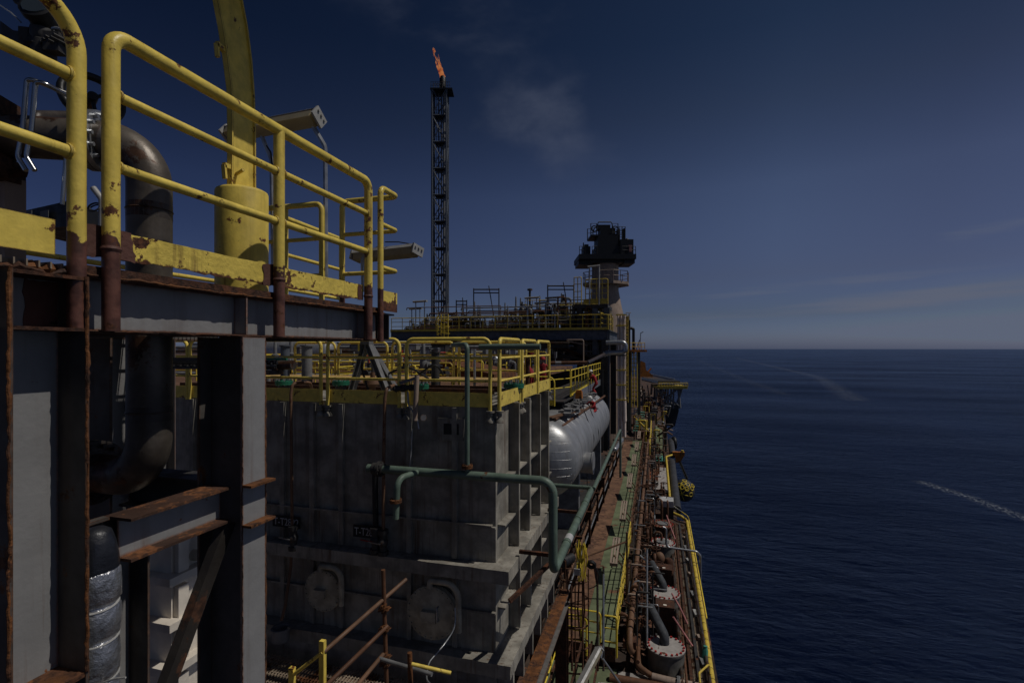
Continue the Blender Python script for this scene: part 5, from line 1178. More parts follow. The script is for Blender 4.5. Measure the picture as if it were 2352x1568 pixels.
def ladder_cage(label, p, h, mat='yellow_far', rz=0., group=None, wd=.45, cage0=.8, n=8, rr_=.022, rc=.36):
    p = V(p); t = thing('caged_ladder', label, 'ladder', p, group); M_ = Matrix.Rotation(rz, 3, 'Z'); q = lambda x, y, z: p+M_ @ V((x, y, z))
    b = MB(); b.tube([q(-wd/2, 0, 0), q(-wd/2, 0, h)], rr_, 6).tube([q(wd/2, 0, 0), q(wd/2, 0, h)], rr_, 6); b.build('stile', mat, t)
    b = MB()
    for k in range(int(h/.3)): b.tube([q(-wd/2, 0, .2+k*.3), q(wd/2, 0, .2+k*.3)], rr_*.7, 5)
    b.build('rung', mat, t); b = MB(); k = cage0
    while k < h:
        b.tube([q(rc*cos(a)*1., -.28+rc*sin(a), k) for a in [radians(40-260*j/10) for j in range(11)]], rr_*.8, 5); k += .55 if h < 12 else .8
    for a in (-20, -60, -90, -120, -160): b.tube([q(rc*cos(radians(a)), -.28+rc*sin(radians(a)), cage0), q(rc*cos(radians(a)), -.28+rc*sin(radians(a)), h-.02)], rr_*.7, 5)
    b.build('cage', mat, t); return t
p = onY(1020, 801.01, MY-.3); ladder_cage('yellow caged ladder climbing to the far module deck below the flare tower', (p.x, MY-.15, YZ), 4.0, 'yellow_bright', wd=.6, rc=.5)
# gear on the module deck: prototypes, then copies
ga, gb, gc, gd = 'relief valve stacks on the module deck', 'gooseneck vents on the module deck', 'vertical vessels on the module deck', 'work lamps on the module deck'
q1 = relief_stack('dark relief valve stack on the far module deck behind the yellow railing', (-10.6, 40, MZ), ga, 2.7, 'grey_steel')
q2 = gooseneck('pipe gooseneck on the far module deck behind the yellow railing', 'galv', (-9.8, 39.2, MZ), 1.7, gb, .09)
t = thing('vertical_vessel', 'slim vertical vessel with flanges on the far module deck', 'vessel', (-7.2, 40.5, MZ), gc); q3 = t
MB().lathe((-7.2, 40.5, MZ), Z1, [(.2, 0), (.2, .5), (.32, .55), (.34, .6), (.34, 1.9), (.42, 1.92), (.42, 2.0), (.34, 2.02), (.25, 2.3), (.1, 2.4), (.1, 2.9)], 14).build('shell', 'dark_steel', t)
MB().tube([(-7.2, 40.5, MZ+2.6), (-6.6, 40.5, MZ+2.6), (-6.6, 40.5, MZ+.3)], .09, 8, .2).build('piping', 'grey_steel', t)
t = luminaire('work lamp on two thin posts above the far module deck', (-19.6, 39, MZ+2.5), (-18.4, 39, MZ+2.55), .3, .14, poles=([(-19.4, 39, MZ), (-19.4, 39, MZ+2.45)], [(-18.6, 39, MZ), (-18.6, 39, MZ+2.5)]), group=gd, pr=.05); q4 = t
q5 = valve_stand('hand wheel valve on the far module deck behind the yellow railing', 'dark_steel', 'dark_steel', 2.6, 'valves on the module deck', (-6.0, 39, MZ))
rr = random.Random(21)
for k in range(104):
    pr_o = (q1, q2, q3, q5, q1, q5, q2)[k % 7]
    x = rr.uniform(-20.3, -4.2); y = rr.uniform(38.8, 50)
    if x < -16: sc = rr.uniform(.45, .7)
    elif x < -9: sc = rr.uniform(.55, .9)
    else: sc = rr.uniform(.6, 1.0)
    copy_of(pr_o, (x, y, MZ), rr.choice((0, pi/2, pi, -pi/2)), scale=sc)
for (px, py) in ((1090, 700), (1160, 705), (1185, 690), (1240, 690), (1290, 685), (1062, 705)):
    p = onY(px, 801.01, 41); copy_of(q1, (p.x, 41, MZ), rr.choice((0, pi)), scale=(801-py-20)/1176*42/2.7*.9)
for (px, py) in ((955, 708), (1030, 722), (1182, 716), (1222, 683), (1270, 683), (1245, 695)):
    p = onY(px, py, 40); c = copy_of(q4, (p.x, 40, p.z-.03), 0, scale=.95)
for k, (xa, xb, py, lb) in enumerate(((1088, 1146, 665, 'tall thin portal frame with a sloping stay on the module deck'), (1258, 1318, 657, 'brown portal frame beside the crane pedestal on the module deck'), (1048, 1072, 692, 'small thin portal frame near the flare tower foot'))):
    a, c = onY(xa, py, 40), onY(xb, py, 40); t = thing('portal_frame', lb, 'frame', ((a.x+c.x)/2, 40, MZ))
    for q in (a, c): MB().tube([(q.x, 40, MZ), q+Z1*.1], .05, 6).build('leg', 'dark_steel', t)
    MB().tube([a, c], .06, 6).tube([a-Z1*.28, c-Z1*.28], .05, 6).build('crossbar', 'dark_steel', t)
    MB().tube([a.lerp(c, .6)+Z1*.3, a.lerp(c, .8)-Z1*2.2], .04, 6).build('stay', 'dark_steel', t)
rr = random.Random(55)
for k in range(11):
    x = -20.2+k*1.5+rr.uniform(-.3, .3); w_ = rr.uniform(.4, .9); h_ = rr.uniform(.7, 1.5 if x < -9 else 2.0); y = rr.uniform(39.2, 42)
    t = thing('valve_skid', 'squat grey valve skid with pipe loops behind the module deck railing', 'skid', (x, y, MZ), 'valve skids on the module deck')
    MB().box(x-w_, x+w_, y-.4, y+.4, MZ+.12, MZ+h_*.7).box(x-w_*1.1, x+w_*1.1, y-.5, y+.5, MZ, MZ+.12).cyl((x-w_*.4, y, MZ+h_*.7), (x-w_*.4, y, MZ+h_), .16, 10).cyl((x+w_*.4, y, MZ+h_*.7), (x+w_*.4, y, MZ+h_*1.15), .10, 10).build('casing', ('dark_steel', 'grey_steel', 'rust', 'dark_casing')[k % 4], t)
    b = MB()
    for j in range(4): b.tube([(x-w_+j*w_*.6, y-.55, MZ+.1), (x-w_+j*w_*.6, y-.55, MZ+h_*(.5+.15*j)), (x-w_+j*w_*.6+.3, y-.55, MZ+h_*(.5+.15*j)), (x-w_+j*w_*.6+.3, y+.2, MZ+.2)], .05, 6, .1)
    b.build('piping', ('galv', 'brown_pipe', 'tan', 'rust_pipe')[k % 4], t)
for k in range(12):
    z = MZ+.25+.16*k; x0_ = rr.uniform(-20.5, -13); x1_ = x0_+rr.uniform(4, 10); y = 38.7+.3*(k % 5)
    o = MB().tube([(x0_, y, z-.2), (x0_, y, z), (min(x1_, -4), y, z), (min(x1_, -4), y, z-.3)], rr.uniform(.03, .07), 7, .1).build('level_pipe', ('rust_pipe', 'grey_steel', 'galv', 'brown_pipe')[k % 4]); tag(o, 'level pipe behind the module deck railing below the relief valves', 'pipe', 'level pipes on the module deck')
# stub mast with round cap and little platform
p = onY(1210, 716, 41)
t = thing('service_platform', 'small dark raised platform with thin rails over the module deck', 'platform', (p.x+.9, 41, MZ))
MB().box(p.x, p.x+1.9, 40.2, 42, p.z-.12, p.z).build('deck', 'dark_steel', t)
for x in (p.x+.1, p.x+1.8): MB().cyl((x, 40.3, MZ), (x, 40.3, p.z-.12), .09, 8).build('leg', 'dark_steel', t)
b = MB()
for j in range(4): b.tube([(p.x+.05+j*.6, 40.25, p.z), (p.x+.05+j*.6, 40.25, p.z+.85)], .025, 5)
for z in (.45, .85): b.tube([(p.x+.05, 40.25, p.z+z), (p.x+1.85, 40.25, p.z+z)], .025, 5)
b.build('railing', 'yellow_far', t)
p = onY(1217, 664, 41.5); o = MB().lathe((p.x, 41.5, MZ), Z1, [(.09, 0), (.09, p.z-MZ-.15), (.22, p.z-MZ-.12), (.22, p.z-MZ), (.09, p.z-MZ+.05)], 12).build('vent_mast', 'dark_steel'); tag(o, 'dark vent mast with a flat round cap on the module deck', 'mast')
# tower by the crane pedestal
t = thing('access_tower', 'dark access tower with yellow railed top in front of the crane pedestal', 'tower', onY(1360, 801.01, 38.6))
pa, pb = onY(1318, 700, 38.4), onY(1396, 700, 38.4); zt = pa.z
for px in (1332, 1367, 1394):
    q = onY(px, 700, 38.6); MB().ibeam((q.x, 38.6, -7.5), (q.x, 38.6, zt-.3), .38, .38, .03, (1, 0, 0)).build('column', 'blue_steel' if px > 1340 else 'dark_steel', t)
MB().box(pa.x, pb.x, 38.4, 42, zt-.28, zt).build('deck', 'dark_steel', t); MB().box(onY(1340, 700, 38.4).x, pb.x, 38.38, 38.4, zt+.02, zt+.38).build('toe_plate', 'yellow_far', t)
b = MB()
for z in (-.9, .3, MZ-.1): b.box(pa.x+.4, pb.x, 38.5, 38.7, z, z+.2)
b.build('beam', 'dark_steel', t)
rail_panel('yellow front railing on top of the tower by the crane pedestal', (onY(1345, 700, 38.4).x, 38.4, zt), (pb.x, 38.4, zt), 1.9, .036, .028, (.2, .42, .62, .8), .12, 0, 3, 'yellow_far', 'railings of the access tower', n=6)
rail_panel('tall yellow side railing of the tower by the crane pedestal', (pa.x, 38.5, zt-.1), (onY(1335, 700, 38.4).x, 38.5, zt-.1), 2.2, .036, .028, (.3, .5, .75), .05, 0, 1, 'yellow_far', 'railings of the access tower', n=6)
rail_panel('yellow railing at mid height of the tower by the tan stacks', (onY(1380, 701, 38).x, 38, MZ+.05), (onY(1405, 701, 40).x, 40, MZ+.05), 1.2, .034, .026, (.36, .68), .05, 0, 2, 'yellow_far', 'railings of the access tower', n=6)
p = onY(1366, 640, 38.5)
o = MB().tube([onY(1354, 700, 38.3), onY(1354, 652, 38.3)], .05, 6).tube([onY(1376, 700, 38.3), onY(1376, 610, 38.3)], .06, 6).tube([onY(1350, 613, 38.3), onY(1378, 610, 38.3)], .07, 6).tube([onY(1354, 652, 38.3), onY(1354, 613, 38.3)], .05, 6).build('hose_gantry', 'lamp_shell'); tag(o, 'thin pale gantry pipe rising before the crane pedestal', 'gantry')

rr = random.Random(77)
for k in range(26):
    x = rr.uniform(-9.0, -3.7); y = rr.uniform(38.3, 41.5); mt = rr.choice(('rust_pipe', 'grey_steel', 'brown_pipe', 'dark_pipe', 'galv')); h_ = rr.uniform(.8, 2.6)
    o = MB().tube([(x, y, MZ), (x, y, MZ+h_), (x+rr.uniform(-1, 1), y, MZ+h_), (x+rr.uniform(-.6, .6), y+.8, MZ+h_*.6)], rr.uniform(.03, .1), 7, .12).build('riser_pipe', mt); tag(o, 'bent riser pipe crowded round the access tower on the module deck', 'pipe', 'risers round the access tower')
for k in range(8):
    z = MZ+.5+k*.27; o = MB().tube([(rr.uniform(-9.5, -7), 39+.3*(k % 4), z), (rr.uniform(-5.5, -3.6), 39+.3*(k % 4), z)], rr.uniform(.03, .08), 7).build('level_pipe', ('rust_pipe', 'grey_steel', 'galv', 'dark_pipe')[k % 4]); tag(o, 'level pipe behind the railing between portal frame and access tower', 'pipe', 'level pipes by the access tower')
rail_panel('yellow mid-level railing inside the access tower by the crane', (-7.6, 39.5, MZ+1.0), (-4.2, 39.5, MZ+1.0), 1.0, .034, .026, (.5,), .05, 0, 3, 'yellow_far', 'railings of the access tower', n=6)
# ------------------------------------------------------------------ crane
ZC0 = 55.; K = ZC0/1176
cp_ = at(1387, 801, ZC0); RT = V((cos(A), sin(A), 0)); FW = V((-sin(A), cos(A), 0))
def cz(px, py, dd=0.): return cp_+RT*((px-1387)*K)+Z1*((801-py)*K)+FW*dd
t = thing('pedestal_crane', 'tall tan crane pedestal carrying black crane machinery and a cab', 'crane', cz(1387, 1160))
MB().lathe(cz(1390, 801), Z1, [(1.95, -12), (1.95, 3.6), (1.75, 4.4), (1.42, 6.2), (1.42, 9.3)], 36).build('pedestal', 'tan', t)
c_ = cz(1392, 657)
b = MB(); b.prism([c_+V((cos(a), sin(a), 0))*2.55 for a in [2*pi*(k+.5)/8 for k in range(8)]], (0, 0, .28)); b.build('ring_platform', 'tan', t)
b = MB()
for k in range(8):
    a0_, a1_ = 2*pi*(k+.5)/8, 2*pi*(k+1.5)/8; q0, q1_ = [c_+V((cos(a), sin(a), 0))*2.5+Z1*.28 for a in (a0_, a1_)]
    for z in (.55, 1.1): b.tube([q0+Z1*z, q1_+Z1*z], .035, 5)
    for f_ in (0, .5): b.tube([q0.lerp(q1_, f_), q0.lerp(q1_, f_)+Z1*1.1], .035, 5)
b.build('railing', 'tan', t)
def cbox(x0, x1, y0, y1, d0, d1): 
    a = cz(x0, y1); return MB().obox(cz((x0+x1)/2, (y0+y1)/2, (d0+d1)/2), RT*((x1-x0)/2*K), FW*((d1-d0)/2), Z1*((y1-y0)/2*K))
def join(*bs):
    m_ = MB()
    for q in bs: m_.add(q.v, q.f)
    return m_
join(cbox(1324, 1450, 592, 603, -2.2, 2.2), cbox(1325, 1356, 600, 613, -1.5, 1.5), cbox(1340, 1440, 603, 609, -1.6, 1.6), cbox(1425, 1449, 600, 611, -1.8, 1)).build('slew_platform', 'black', t)
join(cbox(1369, 1414, 545, 592, -1.3, 1.3), cbox(1364, 1420, 572, 592, -1.5, 1.5), cbox(1376, 1410, 528, 546, -.8, .8)).build('machinery_house', 'black', t)
join(cbox(1337, 1353, 570, 592, -1, .6), cbox(1341, 1350, 564, 571, -.6, .2), cbox(1339, 1341, 558, 570, -.1, .1)).build('generator', 'black', t)
cb = join(cbox(1418, 1447, 557, 592, -1.6, .3)); cb.build('cab', 'black', t)
cbox(1436, 1443, 570, 585, -1.64, -1.605).build('window', 'pink_hose', t)
b = MB()
def ln(x0, y0, x1, y1, d=-1.2, r=.05): b.tube([cz(x0, y0, d), cz(x1, y1, d)], r, 5)
for d in (-1.2, 1.2):
    for x in (1353, 1366, 1401, 1414): ln(x, 520, x, 548, d)
    for y in (520, 530, 540, 547): ln(1353, y, 1366, y, d, .03); ln(1401, y, 1414, y, d, .03)
    ln(1370, 517, 1399, 517, d, .07); ln(1370, 517, 1366, 530, d); ln(1399, 517, 1404, 530, d)
    for x in (1419, 1426, 1433): ln(x, 524, x, 557, d*.5)
    for y in (524, 533, 542): ln(1419, y, 1433, y, d*.5, .03)
b.build('gantry', 'black', t)
join(cbox(1353, 1370, 545, 549, -1.3, 1.3), cbox(1400, 1416, 543, 547, -1.3, 1.3), cbox(1419, 1421, 527, 557, -.5, .5), cbox(1430, 1433, 527, 557, -.5, .5), cbox(1372, 1400, 519, 529, -.5, .5)).build('winch_frame', 'black', t)
MB().torus(cz(1362, 530, -.9), FW, .3, .06, 16, 6).torus(cz(1409, 531, -.9), FW, .3, .06, 16, 6).sphere(cz(1440, 553), .25).build('sheave', 'black', t)
b = MB()
for (xa, xb) in ((1325, 1337), (1353, 1364), (1420, 1449)):
    for y in (575, 583): b.tube([cz(xa, y, -2.1), cz(xb, y, -2.1)], .03, 5)
    for x in (xa, (xa+xb)/2, xb): b.tube([cz(x, 575, -2.1), cz(x, 593, -2.1)], .035, 5)
b.build('railing', 'black', t)

# ------------------------------------------------------------------ flare tower
ZF = 120.; KF = ZF/1176; fc = at(1011, 801, ZF)
t = thing('flare_tower', 'tall slender lattice flare tower of dark steel', 'tower', (fc.x, fc.y, -9))
hw_ = 16.2*KF; z0, z1 = -9., (801-212)*KF
cor = [fc+RT*sx_*hw_+FW*sy_*hw_ for sx_, sy_ in ((-1, -1), (1, -1), (1, 1), (-1, 1))]
b = MB()
for k, c in enumerate(cor): b.tube([c+Z1*z0, c+Z1*z1], .25, 8)
b.build('leg', 'blue_steel', t)
b = MB(); nb = 9; bh = (z1-5)/nb
for k in range(nb+1):
    z = 5+k*bh
    for i in range(4):
        c, d = cor[i], cor[(i+1) % 4]; b.tube([c+Z1*z, d+Z1*z], .14, 5)
        if k < nb:
            b.tube([c+Z1*z, d+Z1*(z+bh)] if (k+i) % 2 else [d+Z1*z, c+Z1*(z+bh)], .13, 6)
            if i == 0: b.tube([c+Z1*(z+bh), d+Z1*z] if (k+i) % 2 else [d+Z1*(z+bh), c+Z1*z], .13, 6)
    pf = MB().obox(fc+Z1*(z+.1)+RT*.2, RT*hw_*.8, FW*hw_*.8, Z1*.08)
    for s_ in (-.8, -.4, 0, .4): pf.tube([fc+Z1*(z+.1)+RT*hw_*s_-FW*hw_*.8, fc+Z1*(z+1.3)+RT*hw_*s_-FW*hw_*.8], .05, 4)
    pf.tube([fc+Z1*(z+1.3)-RT*hw_*.8-FW*hw_*.8, fc+Z1*(z+1.3)+RT*hw_*.5-FW*hw_*.8], .05, 4); pf.build('landing', 'dark_steel', t)
b.build('bracing', 'blue_steel', t)
b = MB()
for (u_, v_, r_) in ((.55, 0, .30), (.15, .3, .18), (-.2, .1, .12)): b.tube([fc+RT*hw_*u_+FW*hw_*v_+Z1*z0, fc+RT*hw_*u_+FW*hw_*v_+Z1*(z1+.5)], r_, 8)
b.build('flare_riser', 'grey_steel', t)
b = MB()
for k in range(16): b.torus(fc+RT*hw_*-.5+Z1*(6+k*3.5), Z1, .42, .05, 8, 4)
for s_ in (-.4, 0, .4): b.tube([fc+RT*(hw_*-.5+s_)+Z1*4, fc+RT*(hw_*-.5+s_)+Z1*(z1-1)], .05, 4)
b.build('caged_ladder', 'dark_steel', t)
tz = V((fc.x, fc.y, 0))+RT*(6*KF)
MB().lathe(tz, Z1, [(.5, z1-.5), (.5, z1+.8), (.75, z1+1), (.75, z1+3.1), (.6, z1+3.4), (.6, z1+3.6)], 16).build('flare_tip', 'black', t)
b = MB().obox(fc+Z1*(z1-.1)+RT*.5, RT*(hw_+.9), FW*(hw_+.3), Z1*.15)
for s_ in range(9): b.tube([fc+Z1*z1+RT*(-hw_-.3+s_*.55)-FW*hw_, fc+Z1*(z1+1.5)+RT*(-hw_-.3+s_*.55)-FW*hw_], .05, 4)
for z in (.75, 1.5): b.tube([fc+Z1*(z1+z)+RT*(-hw_-.3)-FW*hw_, fc+Z1*(z1+z)+RT*(hw_+.9)-FW*hw_], .05, 4)
b.build('top_platform', 'black', t)
# the flame: leaning ragged tongues
fz = z1+3.4; rr = random.Random(5); b = MB()
for k in range(13):
    h_ = rr.uniform(1.6, 5.6); ox = rr.uniform(-.6, .5); n2 = 9; pts = []; rs = []
    sw = rr.uniform(.5, 1.5); ph = rr.uniform(0, 6)
    for i in range(n2):
        s_ = i/(n2-1); pts.append(tz+Z1*(fz+h_*s_)+RT*(ox*(1-s_*.3)-s_*h_*.30+sin(ph+s_*6)*.28*s_)+FW*(rr.uniform(-.3, .3)+cos(ph+s_*5)*.3*s_)); rs.append(max(.015, (.42*(1-s_)**.8+.03)*(.55+.45*sin(ph*2+s_*9)**2)*sw*.6))
    b.tube(pts, rs, 8)
for k in range(5):
    c = tz+Z1*(fz+rr.uniform(4.6, 6.2))-RT*rr.uniform(1.2, 2.3); b.tube([c, c+V((rr.uniform(-.3, .3), 0, rr.uniform(.3, .7))), c+V((rr.uniform(-.5, .2), 0, rr.uniform(.8, 1.2)))], [.03, .12, .02], 6)
o = b.build('flare_flame', 'flame', jit=.12); tag(o, 'orange flame blowing from the tip of the flare tower', 'flame')

# ------------------------------------------------------------------ tan stacks and the structures right of them
ZS = 42.; KS = ZS/1176; scn = at(1428, 801, ZS)
def sz(px, py, dd=0., zc=ZS): return at(px, py, zc)+FW*dd
t = thing('exhaust_stack', 'bundle of tan exhaust stacks with yellow clamp bands beside the crane pedestal', 'stack', sz(1428, 1000))
for k, (px, r_, dd) in enumerate(((1419.2, .055, 0), (1422.3, .075, .1), (1425.6, .085, 0), (1429.3, .10, .05), (1433.3, .12, 0), (1436.8, .05, .15))):
    MB().tube([sz(px, 724, dd), sz(px+1, 1003, dd)], r_, 12).build('stack_pipe', 'tan_bright', t)
for y in (723, 748, 816, 850, 884, 918):
    b = MB(); a, c = sz(1416, y), sz(1439, y); b.bar(a-FW*.15, c-FW*.15, .06, .10).bar(a+FW*.25, c+FW*.25, .06, .10); b.build('clamp_band', 'yellow_far' if y != 816 else 'dark_steel', t)
MB().cyl(sz(1433, 921, -.02), sz(1434, 967, -.02), .19, 14).build('pale_sleeve', 'tan_bright', t)
ladder_cage('thin yellow ladder with hoops clamped along the tan stacks', sz(1442, 925, .3), (925-723)*KS, 'yellow_far', -.3, None, .2, .6, rr_=.02, rc=.16)
ZQ = 60.
t = thing('vent_tower', 'dark vertical risers with a square gooseneck right of the tan stacks', 'riser', sz(1444, 960, 0, ZQ))
for (px, r_, yt, mt) in ((1441, .17, 727, 'black'), (1446, .10, 735, 'dark_steel')): MB().cyl(sz(px, yt, 0, ZQ), sz(px, 990, 0, ZQ), r_, 12).build('riser_pipe', mt, t)
MB().tube([sz(1444, 754, .2, ZQ), sz(1456, 754, .2, ZQ), sz(1456, 812, .2, ZQ)], .17, 12, .2).build('gooseneck', 'black', t)
MB().tube([sz(1446, 720, .2, ZQ), sz(1446, 770, .2, ZQ)], .06, 6).tube([sz(1438, 718, .2, ZQ), sz(1450, 718, .2, ZQ)], .05, 6).build('light_mast', 'tan', t)
t = thing('access_tower', 'yellow caged ladder tower with a railed landing at the ship side', 'tower', sz(1457, 960, 0, ZQ))
a, c = sz(1438, 806, 0, ZQ), sz(1481, 806, 0, ZQ)
MB().obox((a+c)/2, (c-a)/2, FW*1.0, Z1*.12).build('landing', 'orange', t)
b = MB()
for z in (.5, .95): b.tube([a+Z1*z, c+Z1*z], .04, 5)
for k in range(7): q = a.lerp(c, k/6); b.tube([q, q+Z1*.95], .04, 5)
b.build('railing', 'yellow_far', t)
b = MB()
for px in (1450, 1456, 1463): b.tube([sz(px, 806, 0, ZQ), sz(px+.8, 935, 0, ZQ)], .06, 6)
for k in range(12): y = 815+k*9.5; b.tube([sz(1450, y, 0, ZQ), sz(1463.5, y, 0, ZQ)], .035, 5); b.tube([sz(1450, y, .6, ZQ), sz(1463.5, y, .6, ZQ)], .035, 5)
b.build('ladder_cage', 'yellow_far', t)
MB().ibeam(sz(1447, 806, .5, ZQ), sz(1449, 1000, .5, ZQ), .35, .35, .03, RT).ibeam(sz(1469, 806, .5, ZQ), sz(1470, 960, .5, ZQ), .3, .3, .03, RT).build('leg', 'dark_steel', t)
MB().tube([sz(1461, 806, .1, ZQ), sz(1467, 787, .1, ZQ), sz(1471, 779, .1, ZQ)], .05, 6).tube([sz(1470, 806, .1, ZQ), sz(1472, 765, .1, ZQ), sz(1478, 762, .1, ZQ)], .06, 6).build('lamp_arm', 'galv', t)
# side sponson platform
ZP = 90.
t = thing('side_platform', 'overhanging truss platform on the ship side far ahead', 'platform', sz(1540, 937, 0, ZP))
def pbox(x0, x1, y0, y1, d0, d1, zc=ZP):
    k = zc/1176; return MB().obox(sz((x0+x1)/2, (y0+y1)/2, (d0+d1)/2, zc), RT*((x1-x0)/2*k), FW*((d1-d0)/2), Z1*((y1-y0)/2*k))
pbox(1500, 1562, 875, 880, 0, 8).build('deck', 'dark_steel', t); pbox(1509, 1575, 886, 892, -1, 4).build('balcony', 'yellow_far', t)
MB().bar(sz(1468, 867, -2, ZP), sz(1503, 876, -2, ZP), .3, .4).build('edge_beam', 'galv', t); MB().bar(sz(1501, 862, 6, ZP), sz(1562, 875, 3, ZP), .3, .4).build('edge_beam', 'galv', t)
b = MB()
for k in range(9): x = 1508+k*6.6; b.tube([sz(x, 892, (k % 2)*3, ZP), sz(x-1.5, 938, (k % 2)*3, ZP)], .16, 6)
for (x0, y0, x1, y1) in ((1510, 896, 1560, 932), (1555, 893, 1520, 925), (1558, 893, 1562, 937), (1566, 892, 1556, 925)): b.tube([sz(x0, y0, 0, ZP), sz(x1, y1, 0, ZP)], .2, 6)
b.build('truss', 'grey_steel', t)
b = MB()
for y in (878.5, 882, 885): b.tube([sz(1509, y, -1, ZP), sz(1575, y, -1, ZP)], .05, 5)
for k in range(12): x = 1509+k*6; b.tube([sz(x, 878.5, -1, ZP), sz(x, 887, -1, ZP)], .06, 5)
b.build('railing', 'yellow_far', t)
pbox(1495, 1560, 930, 938, 0, 5).build('lower_deck', 'dark_steel', t)
m_ = MB(); pts = [sz(x, y, 0, ZP) for x, y in ((1512, 938), (1559, 938), (1559, 945), (1550, 979), (1541, 979))]; m_.prism(pts, FW*5).build('fender_block', 'black', t)
t = thing('deck_crane', 'small orange deck crane crouching on the far ship side', 'crane', sz(1480, 866, 0, 80))
b = MB()
b.prism([sz(x, y, 0, 80) for x, y in ((1468, 866), (1468, 840), (1473, 829), (1482, 833), (1484, 850), (1500, 862), (1500, 866))], FW*1.5).build('body', 'orange', t)
MB().tube([sz(1484, 862, .5, 80), sz(1498, 846, .5, 80)], .12, 6).build('boom', 'orange', t)
rr = random.Random(8)
for k in range(14):
    x = rr.uniform(1470, 1556); y = rr.uniform(908, 930); o = MB().tube([sz(x, y, rr.uniform(1, 4), ZP), sz(x+rr.uniform(-1, 1), y-rr.uniform(12, 34), 2, ZP)], rr.uniform(.08, .2), 6).build('riser_pipe', rr.choice(('brown_pipe', 'dark_steel', 'rust_pipe', 'tan'))); tag(o, 'upright pipe among the clutter under the side platform', 'pipe', 'risers under the side platform')
# ------------------------------------------------------------------ walkway along the ship side
WY0, WY1 = 16.3, 54.
o = MB().box(-3.15, -2.36, WY0, WY1, WK-.08, WK).build('rusty_path', 'rust_deck'); tag(o, kind='structure')
o = MB().box(-2.355, -1.25, WY0, WY1, WK-.08, WK+.004).build('green_path', 'green_deck'); tag(o, kind='structure')
o = MB().box(-3.15, -1.25, WY0-.02, WY0, WK-.4, WK+.05).build('path_edge', 'rust'); tag(o, kind='structure')
o = MB().box(-3.2, -1.2, 11.0, 16.2, DK+.02, DK+.10).build('landing', 'green_deck'); tag(o, kind='structure')
for k in range(10):
    y = WY0+.3+k*4; o = MB().ibeam((-1.35, y, DK), (-1.35, y, WK-.08), .14, .14, .012).build('path_leg', 'rust'); tag(o, 'rusty leg under the green walkway', 'column', 'legs under the green walkway')
wl_n = ['nearest', 'second', 'third', 'fourth', 'fifth', 'sixth', 'seventh', 'eighth', 'ninth', 'tenth', 'eleventh', 'farthest']
for k in range(12):
    y = WY0+k*3.05; rail_panel(('yellow' if k < 3 else 'rust brown')+' walkway railing on the seaward edge, '+wl_n[k]+' from the gate end', (-1.22, y, WK), (-1.22, y+2.98, WK), 1.1, .026, .019, (.36, .68), .12, 0, 1, 'yellow_far' if k < 3 else 'rust_pipe', 'railings along the green walkway', n=8)
rail_panel('yellow gate railing across the near end of the green walkway', (-2.95, WY0+.05, WK), (-1.72, WY0+.05, WK), 1.1, .028, .022, (.36, .68), .12, 0, 1, 'yellow_bright', 'railings at the walkway end')
rail_panel('short yellow railing corner beside the walkway gate gap', (-1.62, WY0-.1, WK-.2), (-1.2, WY0-.1, WK-.2), 1.3, .028, .022, (.36, .68), .08, 0, 0, 'yellow_bright', 'railings at the walkway end')
rail_panel('yellow railing running down from the gate to the lower landing', (-2.98, 13.2, DK+.4), (-2.98, 16.2, DK+.4), 1.1, .028, .022, (.36, .68), .12, 0, 1, 'yellow_bright', 'railings at the walkway end')
rail_panel('low yellow railing on the landing behind the tilted luminaire', (-2.4, 12.6, DK+.1), (-1.3, 12.6, DK+.1), 1.1, .028, .022, (.5,), .12, 0, 1, 'yellow_bright', 'railings at the walkway end')
rail_panel('yellow hoop railing at the bottom by the tilted luminaire', (-1.75, 11.7, DK+.1), (-1.25, 11.7, DK+.1), 1.2, .028, .022, (.5,), .12, 0, 0, 'yellow_bright', 'railings at the walkway end')
rail_panel('yellow railing under the yellow hose bundle beside the caged ladder', (-3.0, 14.4, -8.6), (-1.9, 14.4, -8.6), 1.1, .028, .022, (.36, .68), .14, 0, 1, 'yellow_bright', 'railings at the walkway end')
# far deck railing and pieces
rail_panel('yellow railing far along the deck beyond the green walkway', (-.6, 46, DK), (-.6, 60, DK), 2.0, .05, .035, (.5,), .2, 0, 2, 'yellow_far', 'railings far along the deck')
rail_panel('yellow railing around the teal stair under the caged tower', (-2.3, 58, WK), (-1.0, 58, WK), 1.6, .05, .035, (.4, .7), .1, 0, 2, 'yellow_far', 'railings far along the deck')
o = MB()
for k in range(9): o.box(-2.6+.04*k, -1.4, 60+k*.4, 60.4+k*.4, WK+k*.22, WK+k*.22+.06)
o = o.build('stair', 'teal'); tag(o, 'teal stair treads under the yellow caged ladder tower', 'stair')
# double bar lamp brackets leaning over the walkway
def lean_lamp(label, y):
    t = thing('luminaire', label, 'lamp', (-1.22, y, WK), 'leaning walkway lamps'); x0, z0 = -1.78, -8.35
    b = MB()
    for dx in (0, .11, .22): b.bar((x0+dx, y-.75, z0-.22), (x0+dx+.02, y+.75, z0+.25), .07, .08)
    for s_ in (-1, 1): b.bar((x0-.03, y+s_*.76, z0+s_*.235), (x0+.28, y+s_*.76, z0+s_*.235), .07, .12)
    b.build('housing', 'tan', t)
    b = MB()
    for s_ in (-.4, .4): b.tube([(x0+.1, y+s_, z0), (-1.3, y+s_+.15, -8.9), (-1.24, y+s_+.15, WK)], .035, 6, .06)
    b.build('bracket', 'brown_pipe', t); return t
L0 = lean_lamp('tan lamp on two bent arms leaning over the green walkway, nearest to the gate', 21.5)
for k, y in enumerate((27.0, 33.2, 39.5, 45, 51)): copy_of(L0, (-1.22, y, WK), 0, 'tan lamp on two bent arms leaning over the walkway, '+['second', 'third', 'fourth', 'fifth', 'last'][k]+' from the gate')
